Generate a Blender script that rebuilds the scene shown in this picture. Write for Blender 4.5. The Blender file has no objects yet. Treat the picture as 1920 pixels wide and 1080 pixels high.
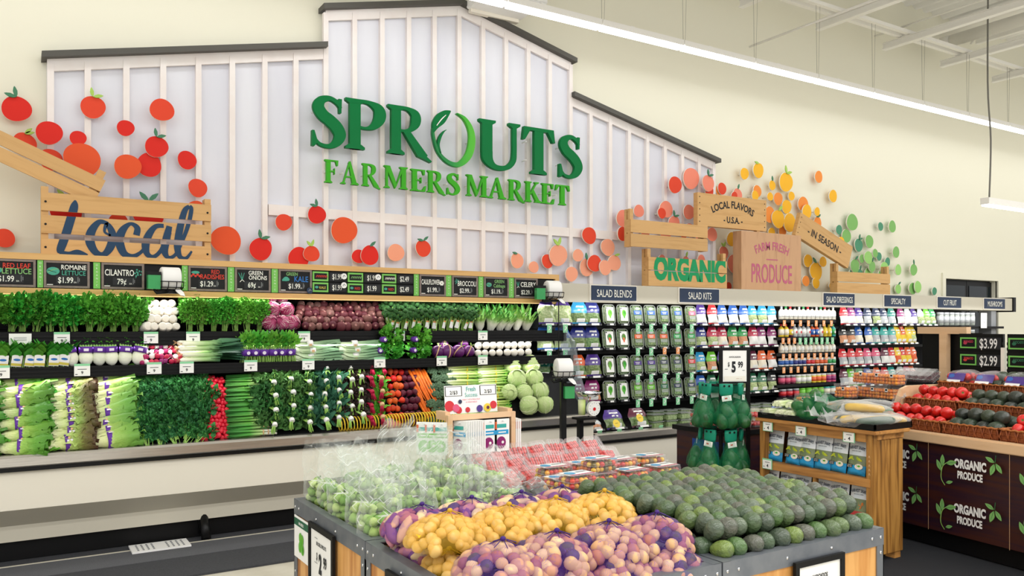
import bpy, bmesh, math, random
from mathutils import Vector, Matrix
from math import sin, cos, pi, radians, sqrt
rnd = random.Random(7)
SC = bpy.context.scene
COL = SC.collection
# ------------------------------------------------------------------ camera, world, lights, exposure
FPX, PCX, PCY, CAMH = 1516.0, 960.0, 612.0, 1.65
ANG = math.atan2(942, 1516)
FW = Vector((sin(ANG), cos(ANG), 0)); RT = Vector((cos(ANG), -sin(ANG), 0))
cd = bpy.data.cameras.new('camera'); cam = bpy.data.objects.new('camera', cd); COL.objects.link(cam)
cam.location = (0, 0, CAMH); cam.rotation_euler = (pi/2, 0, -ANG)
cd.sensor_fit = 'HORIZONTAL'; cd.sensor_width = 36; cd.lens = FPX*36/1920; cd.shift_y = (PCY-540)/1920
cd.clip_start = 0.05; cd.clip_end = 100
SC.camera = cam
w = bpy.data.worlds.new('world'); SC.world = w; w.use_nodes = True
w.node_tree.nodes['Background'].inputs[0].default_value = (1, 1, 1, 1)
w.node_tree.nodes['Background'].inputs[1].default_value = 0.85
def area(name, loc, sx, sy, power, rot=(0, 0, 0), col=(1, 1, 1)):
    l = bpy.data.lights.new(name, 'AREA'); l.shape = 'RECTANGLE'; l.size = sx; l.size_y = sy; l.energy = power; l.color = col
    o = bpy.data.objects.new(name, l); COL.objects.link(o); o.location = loc; o.rotation_euler = rot
    return o
for k, (yy, pw) in enumerate(((-3.4, 420), (-1.0, 400), (1.4, 280), (3.8, 60))):     # the store's rows of suspended linear lamps
    area('row_lamp', (7.0, yy, 5.2), 24, 0.25, pw)
area('wall_wash_lamp', (9.0, 6.86, 4.86), 24, 0.12, 70, (radians(24), 0, 0))          # inside the linear fixture along the wall
area('case_lamp', (2.0, 6.95, 1.88), 5.7, 0.05, 8, (radians(22), 0, 0))              # under-canopy strips of the two cases
area('case_lamp', (9.4, 6.80, 1.90), 8.8, 0.05, 13, (radians(24), 0, 0))
area('deck_fill_light', (2.0, 6.72, 1.268), 5.7, 0.03, 6, (radians(-10), 0, 0)); area('shelf_fill_light', (2.0, 6.83, 1.493), 5.7, 0.03, 5, (radians(10), 0, 0))  # fill lights added only to brighten the deck and the second shelf
SC.view_settings.view_transform = 'Standard'; SC.view_settings.look = 'None'
SC.view_settings.gamma = 1; SC.view_settings.use_curve_mapping = False
SC.view_settings.exposure = 0.15
SC.cycles.transparent_max_bounces = 20; SC.cycles.max_bounces = 8

# ------------------------------------------------------------------ from picture to place: where a sight line meets a known plane
def ray(px, py):
    return FW + RT*((px-PCX)/FPX) + Vector((0, 0, (PCY-py)/FPX))
def onY(px, py, Y): d = ray(px, py); return Vector((0, 0, CAMH)) + d*(Y/d.y)
def onX(px, py, X): d = ray(px, py); return Vector((0, 0, CAMH)) + d*(X/d.x)
def onZ(px, py, Z): d = ray(px, py); return Vector((0, 0, CAMH)) + d*((Z-CAMH)/d.z)
def xY(px, Y): return onY(px, PCY, Y).x
def dep(px, Y): return Y/ray(px, PCY).y
# ------------------------------------------------------------------ materials
def lin(h):
    h = h.lstrip('#'); c = [int(h[i:i+2], 16)/255 for i in (0, 2, 4)]
    return tuple(((x+0.055)/1.055)**2.4 if x > 0.04045 else x/12.92 for x in c)+(1,)
MATS = {}
def _new(name):
    m = bpy.data.materials.new(name); m.use_nodes = True; MATS[name] = m
    nt = m.node_tree; return m, nt, nt.nodes['Principled BSDF']
def N(nt, t, **kw):
    n = nt.nodes.new(t)
    for k, v in kw.items():
        if k in n.inputs.keys() if not k.startswith('_') else False: n.inputs[k].default_value = v
        else: setattr(n, k.lstrip('_'), v)
    return n
def ramp(nt, stops):
    r = nt.nodes.new('ShaderNodeValToRGB'); e = r.color_ramp.elements
    while len(e) < len(stops): e.new(0.5)
    for i, (p, c) in enumerate(stops): e[i].position = p; e[i].color = lin(c)
    return r
def objvar(nt, colout, amt, hue=0.0):
    oi = nt.nodes.new('ShaderNodeObjectInfo'); h = nt.nodes.new('ShaderNodeHueSaturation')
    mr = nt.nodes.new('ShaderNodeMapRange'); mr.inputs['To Min'].default_value = 1-amt; mr.inputs['To Max'].default_value = 1+amt
    nt.links.new(oi.outputs['Random'], mr.inputs['Value']); nt.links.new(mr.outputs[0], h.inputs['Value'])
    if hue:
        ml = nt.nodes.new('ShaderNodeMath'); ml.operation = 'MULTIPLY'; ml.inputs[1].default_value = 7.31
        fr = nt.nodes.new('ShaderNodeMath'); fr.operation = 'FRACT'
        m2 = nt.nodes.new('ShaderNodeMapRange'); m2.inputs['To Min'].default_value = 0.5-hue; m2.inputs['To Max'].default_value = 0.5+hue
        nt.links.new(oi.outputs['Random'], ml.inputs[0]); nt.links.new(ml.outputs[0], fr.inputs[0]); nt.links.new(fr.outputs[0], m2.inputs['Value'])
        nt.links.new(m2.outputs[0], h.inputs['Hue'])
    nt.links.new(colout, h.inputs['Color']); return h.outputs['Color']
def bumpy(nt, b, scale, strength, co=None, detail=3):
    n = nt.nodes.new('ShaderNodeTexNoise'); n.inputs['Scale'].default_value = scale; n.inputs['Detail'].default_value = detail
    if co is not None: nt.links.new(co, n.inputs['Vector'])
    bp = nt.nodes.new('ShaderNodeBump'); bp.inputs['Strength'].default_value = strength; bp.inputs['Distance'].default_value = 0.01
    nt.links.new(n.outputs['Fac'], bp.inputs['Height']); nt.links.new(bp.outputs['Normal'], b.inputs['Normal'])
def mk(name, c, r=0.5, metal=0, c2=None, sc=30, bump=0, bsc=None, ov=0, hue=0, coat=0, spec=None, emit=0, stretch=None, pal=None, sss=0):
    m, nt, b = _new(name)
    b.inputs['Roughness'].default_value = r; b.inputs['Metallic'].default_value = metal
    b.inputs['Specular IOR Level'].default_value = spec if spec is not None else (.22 if r >= .35 and not metal else .4)
    if coat: b.inputs['Coat Weight'].default_value = coat; b.inputs['Coat Roughness'].default_value = 0.08
    tc = nt.nodes.new('ShaderNodeTexCoord'); co = tc.outputs['Object']
    if stretch:
        mp = nt.nodes.new('ShaderNodeMapping'); mp.inputs['Scale'].default_value = stretch
        nt.links.new(co, mp.inputs['Vector']); co = mp.outputs[0]
    out = None
    if pal:
        oi = nt.nodes.new('ShaderNodeObjectInfo'); rp = ramp(nt, [(i/len(pal), x) for i, x in enumerate(pal)]); rp.color_ramp.interpolation = 'CONSTANT'
        nt.links.new(oi.outputs['Random'], rp.inputs[0]); out = rp.outputs[0]
        if c2:
            nz = nt.nodes.new('ShaderNodeTexNoise'); nz.inputs['Scale'].default_value = sc; nt.links.new(co, nz.inputs['Vector'])
            mx = nt.nodes.new('ShaderNodeMix'); mx.data_type = 'RGBA'; mx.inputs[7].default_value = lin(c2)
            mr = nt.nodes.new('ShaderNodeMapRange'); mr.inputs['From Min'].default_value = .5; mr.inputs['From Max'].default_value = .75; mr.inputs['To Max'].default_value = .6
            nt.links.new(nz.outputs['Fac'], mr.inputs['Value']); nt.links.new(mr.outputs[0], mx.inputs[0]); nt.links.new(out, mx.inputs[6]); out = mx.outputs[2]
    elif c2:
        nz = nt.nodes.new('ShaderNodeTexNoise'); nz.inputs['Scale'].default_value = sc; nz.inputs['Detail'].default_value = 4
        nt.links.new(co, nz.inputs['Vector'])
        rp = ramp(nt, [(0.36, c), (0.64, c2)]); nt.links.new(nz.outputs['Fac'], rp.inputs[0]); out = rp.outputs[0]
    if ov or hue:
        if out is None:
            rg = nt.nodes.new('ShaderNodeRGB'); rg.outputs[0].default_value = lin(c); out = rg.outputs[0]
        out = objvar(nt, out, ov, hue)
    if out is not None: nt.links.new(out, b.inputs['Base Color'])
    else: b.inputs['Base Color'].default_value = lin(c)
    if sss: b.inputs['Subsurface Weight'].default_value = sss; b.inputs['Subsurface Radius'].default_value = (.01, .01, .005); b.inputs['Subsurface Scale'].default_value = .5
    if emit: b.inputs['Emission Color'].default_value = lin(c); b.inputs['Emission Strength'].default_value = emit
    if bump: bumpy(nt, b, bsc or sc, bump, co)
    return m
def mkramp(name, ax, stops, r=0.5, noise=0.12, nsc=9, bump=0.3, bsc=60, ov=0.1, hue=0.012, streak=None):
    m, nt, b = _new(name); b.inputs['Roughness'].default_value = r; b.inputs['Specular IOR Level'].default_value = .3
    tc = nt.nodes.new('ShaderNodeTexCoord'); sp = nt.nodes.new('ShaderNodeSeparateXYZ'); nt.links.new(tc.outputs['Generated'], sp.inputs[0])
    nz = nt.nodes.new('ShaderNodeTexNoise'); nz.inputs['Scale'].default_value = nsc
    v = tc.outputs['Generated']
    if streak:
        mp = nt.nodes.new('ShaderNodeMapping'); mp.inputs['Scale'].default_value = streak; nt.links.new(v, mp.inputs['Vector']); v = mp.outputs[0]
    nt.links.new(v, nz.inputs['Vector'])
    ml = nt.nodes.new('ShaderNodeMath'); ml.operation = 'MULTIPLY_ADD'; ml.inputs[1].default_value = noise*2; ml.inputs[2].default_value = -noise
    nt.links.new(nz.outputs['Fac'], ml.inputs[0])
    ad = nt.nodes.new('ShaderNodeMath'); nt.links.new(sp.outputs[ax], ad.inputs[0]); nt.links.new(ml.outputs[0], ad.inputs[1])
    rp = ramp(nt, stops); nt.links.new(ad.outputs[0], rp.inputs[0])
    nt.links.new(objvar(nt, rp.outputs[0], ov, hue), b.inputs['Base Color'])
    if bump: bumpy(nt, b, bsc, bump, tc.outputs['Object'])
    return m
def mkfilm(name, c, base, edge, rough=0.12, tint='#ffffff', bsc=0):
    m, nt, b = _new(name); out = nt.nodes['Material Output']
    b.inputs['Base Color'].default_value = lin(c); b.inputs['Roughness'].default_value = rough
    b.inputs['Specular IOR Level'].default_value = 0.9
    tr = nt.nodes.new('ShaderNodeBsdfTransparent'); tr.inputs[0].default_value = lin(tint)
    lw = nt.nodes.new('ShaderNodeLayerWeight'); lw.inputs[0].default_value = 0.35
    mr = nt.nodes.new('ShaderNodeMapRange'); mr.inputs['To Min'].default_value = base; mr.inputs['To Max'].default_value = edge
    nt.links.new(lw.outputs['Facing'], mr.inputs['Value'])
    mx = nt.nodes.new('ShaderNodeMixShader'); nt.links.new(mr.outputs[0], mx.inputs[0])
    nt.links.new(tr.outputs[0], mx.inputs[1]); nt.links.new(b.outputs[0], mx.inputs[2]); nt.links.new(mx.outputs[0], out.inputs[0])
    if bsc: bumpy(nt, b, bsc, 0.5)
    return m
def mknet(name, c, scale, thin=0.3):
    m, nt, b = _new(name); out = nt.nodes['Material Output']
    b.inputs['Base Color'].default_value = lin(c); b.inputs['Roughness'].default_value = 0.35
    tc = nt.nodes.new('ShaderNodeTexCoord'); fs = []
    for rx in (0.7, -0.8):
        mp = nt.nodes.new('ShaderNodeMapping'); mp.inputs['Rotation'].default_value = (0.5, rx, rx); nt.links.new(tc.outputs['Object'], mp.inputs[0])
        wv = nt.nodes.new('ShaderNodeTexWave'); wv.inputs['Scale'].default_value = scale; wv.inputs['Distortion'].default_value = 1.2; nt.links.new(mp.outputs[0], wv.inputs['Vector'])
        g = nt.nodes.new('ShaderNodeMath'); g.operation = 'GREATER_THAN'; g.inputs[1].default_value = 1-thin; nt.links.new(wv.outputs['Fac'], g.inputs[0]); fs.append(g)
    mxm = nt.nodes.new('ShaderNodeMath'); mxm.operation = 'MAXIMUM'; nt.links.new(fs[0].outputs[0], mxm.inputs[0]); nt.links.new(fs[1].outputs[0], mxm.inputs[1])
    tr = nt.nodes.new('ShaderNodeBsdfTransparent'); mx = nt.nodes.new('ShaderNodeMixShader')
    nt.links.new(mxm.outputs[0], mx.inputs[0]); nt.links.new(tr.outputs[0], mx.inputs[1]); nt.links.new(b.outputs[0], mx.inputs[2]); nt.links.new(mx.outputs[0], out.inputs[0])
    return m
def mkwood(name, c1, c2, r=0.45, grain=(2, 2, 30), sc=2.0, ov=0.05, dark=None):
    m, nt, b = _new(name); b.inputs['Roughness'].default_value = r
    tc = nt.nodes.new('ShaderNodeTexCoord'); mp = nt.nodes.new('ShaderNodeMapping'); mp.inputs['Scale'].default_value = grain
    nt.links.new(tc.outputs['Object'], mp.inputs[0])
    nz = nt.nodes.new('ShaderNodeTexNoise'); nz.inputs['Scale'].default_value = sc; nz.inputs['Detail'].default_value = 6; nz.inputs['Distortion'].default_value = 0.6
    nt.links.new(mp.outputs[0], nz.inputs['Vector'])
    st = [(0.3, c2), (0.5, c1), (0.72, c1)] if not dark else [(0.26, dark), (0.42, c2), (0.58, c1), (0.75, c1)]
    rp = ramp(nt, st); nt.links.new(nz.outputs['Fac'], rp.inputs[0])
    nt.links.new(objvar(nt, rp.outputs[0], ov), b.inputs['Base Color'])
    return m
# ------------------------------------------------------------------ mesh builder
FYM = Matrix(((1, 0, 0, 0), (0, 0, -1, 0), (0, 1, 0, 0), (0, 0, 0, 1)))          # drawing plane that faces -Y
FXM = Matrix(((0, 0, -1, 0), (-1, 0, 0, 0), (0, 1, 0, 0), (0, 0, 0, 1)))         # drawing plane that faces -X
TR = Matrix.Translation
def FY(x, y, z): return TR((x, y, z)) @ FYM
def FX(x, y, z): return TR((x, y, z)) @ FXM
def RX(a): return Matrix.Rotation(a, 4, 'X')
def RY(a): return Matrix.Rotation(a, 4, 'Y')
def RZ(a): return Matrix.Rotation(a, 4, 'Z')
def SCL(x, y, z): return Matrix.Diagonal((x, y, z, 1))
_TX = {}
_txo = None
def text2d(s, bold):
    global _txo
    k = (s, bold)
    if k not in _TX:
        if _txo is None:
            cu = bpy.data.curves.new('lettering', 'FONT'); _txo = bpy.data.objects.new('lettering', cu); COL.objects.link(_txo)
            cu.resolution_u = 3
        cu = _txo.data; cu.body = s; cu.offset = bold; cu.size = 1
        dg = bpy.context.evaluated_depsgraph_get(); ev = _txo.evaluated_get(dg); me = ev.to_mesh()
        vs = [(v.co.x, v.co.y) for v in me.vertices]; fs = [tuple(p.vertices) for p in me.polygons]; ev.to_mesh_clear()
        if not vs: vs = [(0, 0)]
        x0 = min(v[0] for v in vs); x1 = max(v[0] for v in vs); y0 = min(v[1] for v in vs); y1 = max(v[1] for v in vs)
        _TX[k] = ([(x-x0, y) for x, y in vs], fs, x1-x0, y1)
    return _TX[k]
def clipy(poly, y0, y1):
    for lim, sg in ((y0, 1), (y1, -1)):
        o = []
        for i in range(len(poly)):
            a, b = poly[i-1], poly[i]; ia, ib = (a[1]-lim)*sg >= 0, (b[1]-lim)*sg >= 0
            if ia != ib:
                t = (lim-a[1])/(b[1]-a[1]); o.append((a[0]+(b[0]-a[0])*t, lim))
            if ib: o.append(b)
        poly = o
        if len(poly) < 3: return None
    return poly
def spline(pts, n=6):
    P = [Vector(p) for p in pts]; out = []
    for i in range(len(P)-1):
        p0, p1, p2, p3 = P[max(i-1, 0)], P[i], P[i+1], P[min(i+2, len(P)-1)]
        for k in range(n):
            t = k/n
            out.append(0.5*((2*p1)+(p2-p0)*t+(2*p0-5*p1+4*p2-p3)*t*t+(3*p1-p0-3*p2+p3)*t**3))
    out.append(P[-1]); return out
class MB:
    def __init__(s, mat=None):
        s.V = []; s.F = []; s.I = []; s.S = []; s.mats = []; s.cur = 0; s.M = Matrix.Identity(4); s.ly = 0; s.hl = 0
        if mat: s.m(mat)
    def m(s, name):
        if name not in s.mats: s.mats.append(name)
        s.cur = s.mats.index(name); return s
    def at(s, M=None): s.M = M if M is not None else Matrix.Identity(4); s.ly = 0; return s
    def lay(s, z): s.ly += 1; return z+s.ly*0.00025
    def v(s, p):
        s.V.append(s.M @ Vector(p)); return len(s.V)-1
    def f(s, ids, sm=False): s.F.append(ids); s.I.append(s.cur); s.S.append(sm)
    def poly(s, pts, sm=False): s.f([s.v(p) for p in pts], sm)
    def bx(s, x0, x1, y0, y1, z0, z1, bev=0.0):
        if not bev:
            i = [s.v(p) for p in ((x0, y0, z0), (x1, y0, z0), (x1, y1, z0), (x0, y1, z0), (x0, y0, z1), (x1, y0, z1), (x1, y1, z1), (x0, y1, z1))]
            for q in ((0, 3, 2, 1), (4, 5, 6, 7), (0, 1, 5, 4), (1, 2, 6, 5), (2, 3, 7, 6), (3, 0, 4, 7)): s.f([i[k] for k in q])
        else:
            bm = bmesh.new(); bmesh.ops.create_cube(bm, size=1)
            for vv in bm.verts: vv.co = Vector((x0+(vv.co.x+.5)*(x1-x0), y0+(vv.co.y+.5)*(y1-y0), z0+(vv.co.z+.5)*(z1-z0)))
            bmesh.ops.bevel(bm, geom=bm.edges[:], offset=bev, segments=2, affect='EDGES')
            base = [s.v(vv.co) for vv in bm.verts]; bm.verts.index_update()
            for ff in bm.faces: s.f([base[vv.index] for vv in ff.verts])
            bm.free()
        return s
    def tube(s, pts, r, n=6, cap=True, sm=True):
        P = [Vector(p) for p in pts]; R = r if isinstance(r, (list, tuple)) else [r]*len(P)
        up = Vector((0.13, 0.21, 0.97)); rings = []
        for i, p in enumerate(P):
            d = (P[min(i+1, len(P)-1)]-P[max(i-1, 0)]); d = d.normalized() if d.length > 1e-9 else Vector((0, 0, 1))
            if abs(d.dot(up)) > 0.95: up = Vector((1, 0.1, 0.05)) if abs(d.x) < .8 else Vector((0, 1, .1))
            a = d.cross(up).normalized(); b = a.cross(d).normalized(); up = b
            rings.append([s.v(p+(a*cos(2*pi*k/n)+b*sin(2*pi*k/n))*R[i]) for k in range(n)])
        for i in range(len(P)-1):
            for k in range(n):
                s.f((rings[i][k], rings[i+1][k], rings[i+1][(k+1) % n], rings[i][(k+1) % n]), sm)
        if cap: s.f(rings[0]); s.f(list(reversed(rings[-1])))
        return s
    def cyl(s, p0, p1, r0, r1=None, n=12): return s.tube([p0, p1], [r0, r0 if r1 is None else r1], n)
    def lathe(s, prof, n=16, sm=True, mats=None):
        rings = [[s.v((r*cos(2*pi*k/n), r*sin(2*pi*k/n), z)) for k in range(n)] for r, z in prof]
        for i in range(len(prof)-1):
            if mats: s.m(mats[i])
            for k in range(n): s.f((rings[i][k], rings[i][(k+1) % n], rings[i+1][(k+1) % n], rings[i+1][k]), sm)
        if prof[0][0] > 1e-5: s.f(list(reversed(rings[0])))
        if prof[-1][0] > 1e-5: s.f(rings[-1])
        return s
    def ell(s, c, rad, nu=10, nv=7, nz=0.0, seed=0, fn=None):
        c = Vector(c); rings = []
        for j in range(nv+1):
            th = pi*j/nv
            row = []
            for k in range(1 if j in (0, nv) else nu):
                ph = 2*pi*k/nu; d = Vector((sin(th)*cos(ph), sin(th)*sin(ph), -cos(th)))
                q = 1+nz*(sin(3.1*d.x+seed)*cos(2.7*d.y+seed*1.7)+sin(4.3*d.z+seed*2.3+d.x*2)*.7)
                if fn: q *= fn(d)
                row.append(s.v(c+Vector((d.x*rad[0]*q, d.y*rad[1]*q, d.z*rad[2]*q))))
            rings.append(row)
        for j in range(nv):
            a, b = rings[j], rings[j+1]
            for k in range(nu):
                k2 = (k+1) % nu
                if len(a) == 1: s.f((a[0], b[k2], b[k]), True)
                elif len(b) == 1: s.f((a[k], a[k2], b[0]), True)
                else: s.f((a[k], a[k2], b[k2], b[k]), True)
        return s
    def prism(s, poly, h, sm=False, side=None):
        s.hl += 1; h += .0007*(s.hl-1)
        n = len(poly); a = [s.v((x, y, h)) for x, y in poly]; s.f(a)
        b = [s.v((x, y, 0)) for x, y in poly]; s.f(list(reversed(b)))
        c = s.cur
        if side: s.m(side)
        for k in range(n): s.f((b[k], b[(k+1) % n], a[(k+1) % n], a[k]), sm)
        s.cur = c
        return s
    def sheet(s, base, d, nrm, L, W, cup=0.2, curl=0.2, ruf=0.0, nu=2, nt=4, seed=0, shape=0.8, tip=0.05, rf=9):
        base = Vector(base); d = Vector(d).normalized(); nrm = Vector(nrm); side = d.cross(nrm).normalized(); nrm = side.cross(d)
        g = []
        for i in range(nt+1):
            t = i/nt; wt = max(sin(pi*min(t**shape, 1)), 0.12 if i == 0 else tip); row = []
            for j in range(nu+1):
                u = -1+2*j/nu
                z = cup*W*u*u*wt + curl*L*t*t + ruf*W*abs(u)**1.3*sin(rf*t+seed+u*2.3)*(0.3+t)
                x = t*L+ruf*W*0.4*u*u*sin(rf*1.3*t+seed*2+u)
                row.append(s.v(base+d*x+side*(W*wt*u)+nrm*z))
            g.append(row)
        for i in range(nt):
            for j in range(nu): s.f((g[i][j], g[i][j+1], g[i+1][j+1], g[i+1][j]), True)
        return s
    def text(s, t, h, maxw=None, al='c', bold=0.0, z=0.002, x=0, y=0, clip=None, arc=None, xs=1.0):
        """flat lettering on the drawing plane: h = cap height, centred (or left) at x, baseline y"""
        z = s.lay(z); vs, fs, w, top = text2d(t, bold); k = h/0.73; kx = k*xs
        if maxw and w*kx > maxw: kx = maxw/w
        x0 = x-(w*kx/2 if al == 'c' else 0)
        pts = [(x0+a*kx, y+b*k) for a, b in vs]
        if arc:
            R = arc; q = []
            for a, b in pts:
                th = (a-x)/R; q.append((x+(R+b-y)*sin(th), y+(R+b-y)*cos(th)-R))
            pts = q
        if clip is None:
            b = [s.v((px, py, z)) for px, py in pts]
            for ff in fs: s.f([b[i] for i in ff])
        else:
            for ff in fs:
                for c0, c1 in clip:
                    p = clipy([pts[i] for i in ff], c0, c1)
                    if p: s.poly([(a, b, z) for a, b in p])
        return s
    def stroke(s, pts, z=0.002, n=6, clip=None, h=None, ang=None):
        """brush stroke through (x, y, width); ang = fixed pen angle for a broad-nib look"""
        z = s.lay(z); P = spline(pts, n); L = []; Rr = []
        if h: s.hl += 1; h += .0007*(s.hl-1)
        for i, p in enumerate(P):
            t = P[min(i+1, len(P)-1)]-P[max(i-1, 0)]; t = Vector((t.x, t.y)).normalized() if t.length > 0 else Vector((1, 0))
            q = Vector((-t.y, t.x)) if ang is None else Vector((cos(ang), sin(ang)))
            L.append((p.x+q.x*p.z/2, p.y+q.y*p.z/2)); Rr.append((p.x-q.x*p.z/2, p.y-q.y*p.z/2))
        if h:
            a = [[s.v((x, y, zz)) for x, y in S] for zz in (h, 0) for S in (L, Rr)]; lt, rt, lb, rb = a
            for i in range(len(P)-1):
                s.f((lt[i], rt[i], rt[i+1], lt[i+1])); s.f((lb[i], lb[i+1], rb[i+1], rb[i]))
                s.f((lt[i], lt[i+1], lb[i+1], lb[i]), True); s.f((rt[i+1], rt[i], rb[i], rb[i+1]), True)
            s.f((lt[0], lb[0], rb[0], rt[0])); s.f((lt[-1], rt[-1], rb[-1], lb[-1]))
            return s
        for i in range(len(P)-1):
            q = [L[i], Rr[i], Rr[i+1], L[i+1]]
            if clip is None: s.poly([(x, y, z) for x, y in q])
            else:
                for c0, c1 in clip:
                    p = clipy(q, c0, c1)
                    if p: s.poly([(x, y, z) for x, y in p])
        return s
    def rect(s, x0, x1, y0, y1, z=0.001): z = s.lay(z); s.poly([(x0, y0, z), (x1, y0, z), (x1, y1, z), (x0, y1, z)]); return s
    def disc(s, x, y, rx, ry=None, z=0.0015, n=14, a=0):
        ry = rx if ry is None else ry; z = s.lay(z)
        s.poly([(x+rx*cos(2*pi*k/n)*cos(a)-ry*sin(2*pi*k/n)*sin(a), y+rx*cos(2*pi*k/n)*sin(a)+ry*sin(2*pi*k/n)*cos(a), z) for k in range(n)]); return s
    def mesh(s, name='mesh'):
        me = bpy.data.meshes.new(name); me.from_pydata([tuple(v) for v in s.V], [], s.F)
        for n in s.mats: me.materials.append(MATS[n])
        me.polygons.foreach_set('material_index', s.I); me.polygons.foreach_set('use_smooth', s.S); me.update()
        return me
# ------------------------------------------------------------------ things and their parts
def tag(o, label, cat, group=None, kind=None):
    if label: o['label'] = label
    if cat: o['category'] = cat
    if group: o['group'] = group
    if kind: o['kind'] = kind
    return o
def link(name, me, parent=None):
    o = bpy.data.objects.new(name, me); COL.objects.link(o)
    if parent is not None: o.parent = parent
    return o
def one(name, mb, label, cat, loc=(0, 0, 0), group=None, kind=None):
    o = link(name, mb.mesh(name)); o.location = loc; return tag(o, label, cat, group, kind)
def empty(name, label, cat, loc=(0, 0, 0), group=None):
    o = link(name, None); o.location = loc; o.empty_display_size = 0.05; return tag(o, label, cat, group)
def part(name, mb, parent, label=None):
    o = link(name, mb.mesh(name), parent)
    if label: o['label'] = label
    return o
class Tpl:
    """one kind of thing: its parts (and their sub-parts) as meshes, placed again and again"""
    def __init__(s, name, cat, body=None): s.name = name; s.cat = cat; s.body = body.mesh(name) if body else None; s.parts = []
    def add(s, name, mb, M=None, label=None, parent=None):
        s.parts.append((name, mb if isinstance(mb, bpy.types.Mesh) else mb.mesh(name), M, label, parent)); return len(s.parts)-1
def place(t, M, label, group=None):
    r = link(t.name, t.body); tag(r, label, t.cat, group)
    if isinstance(M, (tuple, list, Vector)): M = TR(M)
    r.matrix_world = M
    if t.body is None: r.empty_display_size = 0.03
    os = []
    for n, me, L, lb, pa in t.parts:
        o = link(n, me, r if pa is None else os[pa])
        if L is not None: o.matrix_local = L
        if lb: o['label'] = lb
        os.append(o)
    return r
ORDW = 'first second third fourth fifth sixth seventh eighth ninth tenth eleventh twelfth thirteenth fourteenth fifteenth sixteenth seventeenth eighteenth nineteenth twentieth'.split()
def ordw(n):
    if n <= 20: return ORDW[n-1]
    t, u = divmod(n, 10)
    tens = {2: 'twenty', 3: 'thirty', 4: 'forty', 5: 'fifty', 6: 'sixty', 7: 'seventy', 8: 'eighty', 9: 'ninety', 10: 'hundred'}[t]
    return (tens+'-'+ORDW[u-1]) if u else (tens[:-1]+'ieth' if t < 10 else 'hundredth')
def jit(a): return rnd.uniform(-a, a)
# ------------------------------------------------------------------ material list
mk('wall', '#e8e5d3', .85, bump=.05, bsc=200)
mk('floor', '#d9d4c4', .22, c2='#cfc9b8', sc=6)
mk('ceil', '#f0efec', .7); mk('steelw', '#f0eee9', .5); mk('mat', '#3b3c3f', .9, c2='#46474b', sc=160); mk('matd', '#242528', .9, c2='#2d2e32', sc=160); mk('mat2', '#55565a', .9, c2='#606165', sc=160)
mk('black', '#0c0c0d', .45); mk('blackm', '#141415', .7); mk('rubber', '#101010', .35)
mk('cream', '#e6e0d0', .5); mk('cream2', '#c9c3b2', .55); mk('white', '#f2f1ee', .5); mk('offw', '#efe9dc', .6)
mk('steel', '#cbc7c0', .27, .8, c2='#bcb8b1', sc=3, stretch=(1, 1, 40)); mk('steel_d', '#7b7d80', .4, .85, c2='#6f7174', sc=8)
mk('chrome', '#d6d6d8', .12, 1); mk('mirror', '#4a4e4c', .06, 1); mk('galv', '#80848a', .42, .55, c2='#737880', sc=14)
mk('glass_d', '#0d1a20', .12, spec=.3); mk('grayend', '#6f7780', .3)
mk('barn', '#e3e4ec', .7, c2='#dbdce6', sc=3, stretch=(1, 1, .2)); mk('batten', '#ece3df', .7, c2='#f0eae7', sc=5); mk('cap', '#54524d', .5, .3)
mk('green1', '#04723a', .4, spec=.12); mk('green2', '#3fa826', .4, spec=.12); mkramp('green_o', 0, [(.0, '#067a3c'), (.45, '#0e8a3a'), (.75, '#3fae2c'), (1, '#55bb2f')], .35, .02, bump=0, ov=0, hue=0)
for n, c in (('f_red', '#d8291f'), ('f_org', '#e2562c'), ('f_vor', '#e0472c'), ('f_pch', '#f0a283'), ('f_sal', '#ee8a72'), ('f_yel', '#f3b62a'), ('f_ora', '#ee8f3e'), ('f_gr', '#7fb566'), ('f_dg', '#4f9070'), ('f_lg', '#98cc74'),
             ('l_dg', '#4a8163'), ('l_lg', '#a8cc62')): mk(n, c, .6)
mkwood('pine', '#dcb67c', '#cfa468', .55, (3, 3, 22), 1.6); mkwood('pineh', '#d6a968', '#c99957', .5, (1.2, 8, 24), 1.6); mkwood('crate', '#cfa367', '#c39659', .55, (1.5, 6, 20), 1.5)
mkwood('box_pink', '#c69a72', '#b98d66', .55, (12, 6, 1.5), 1.5); mkwood('rack', '#bb8741', '#95652a', .5, (11, 11, .8), 2.4, dark='#4a2f12'); mkwood('rackh', '#c28a48', '#a9743a', .5, (9, .9, 9), 2.2, dark='#7a4f22')
mkwood('ply', '#e0a862', '#c98a45', .42, (7, 7, .8), 1.9, dark='#a5652a'); mkwood('maple', '#e3bd94', '#d7ae82', .4, (6, 1, 6), 1.3); mkwood('bark', '#3c1812', '#2a1020', .45, (3, 1.2, 16), 1.4, dark='#1a0a18')
mk('navy', '#24415f', .5); mk('dnavy', '#2f3c54', .5); mk('sign_g', '#17935a', .5); mk('pinkt', '#c06580', .6); mk('ink', '#26282c', .6); mk('inkb', '#101010', .5)
mk('slate', '#161617', .55, c2='#1d1e1f', sc=8); mk('sframe', '#7d7069', .6, c2='#8a7c74', sc=40); mk('strip', '#7cc25e', .5); mk('chalk', '#f0efe6', .8); mk('chalkr', '#d6483a', .8); mk('chalkg', '#86b874', .8); mk('chalkt', '#4fa28c', .8); mk('chalkb', '#3b77bd', .8); mk('chalky', '#d9c95a', .8); mk('pricebg', '#2b2c2e', .5)
mk('paper', '#f3f2ee', .6); mk('tagg', '#8fd3a2', .6); mk('tago', '#f0a56e', .6); mk('lens', '#ffffff', .5, emit=6); mk('grayt', '#8a8c8e', .6); mk('cord', '#77756f', .6)
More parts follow.
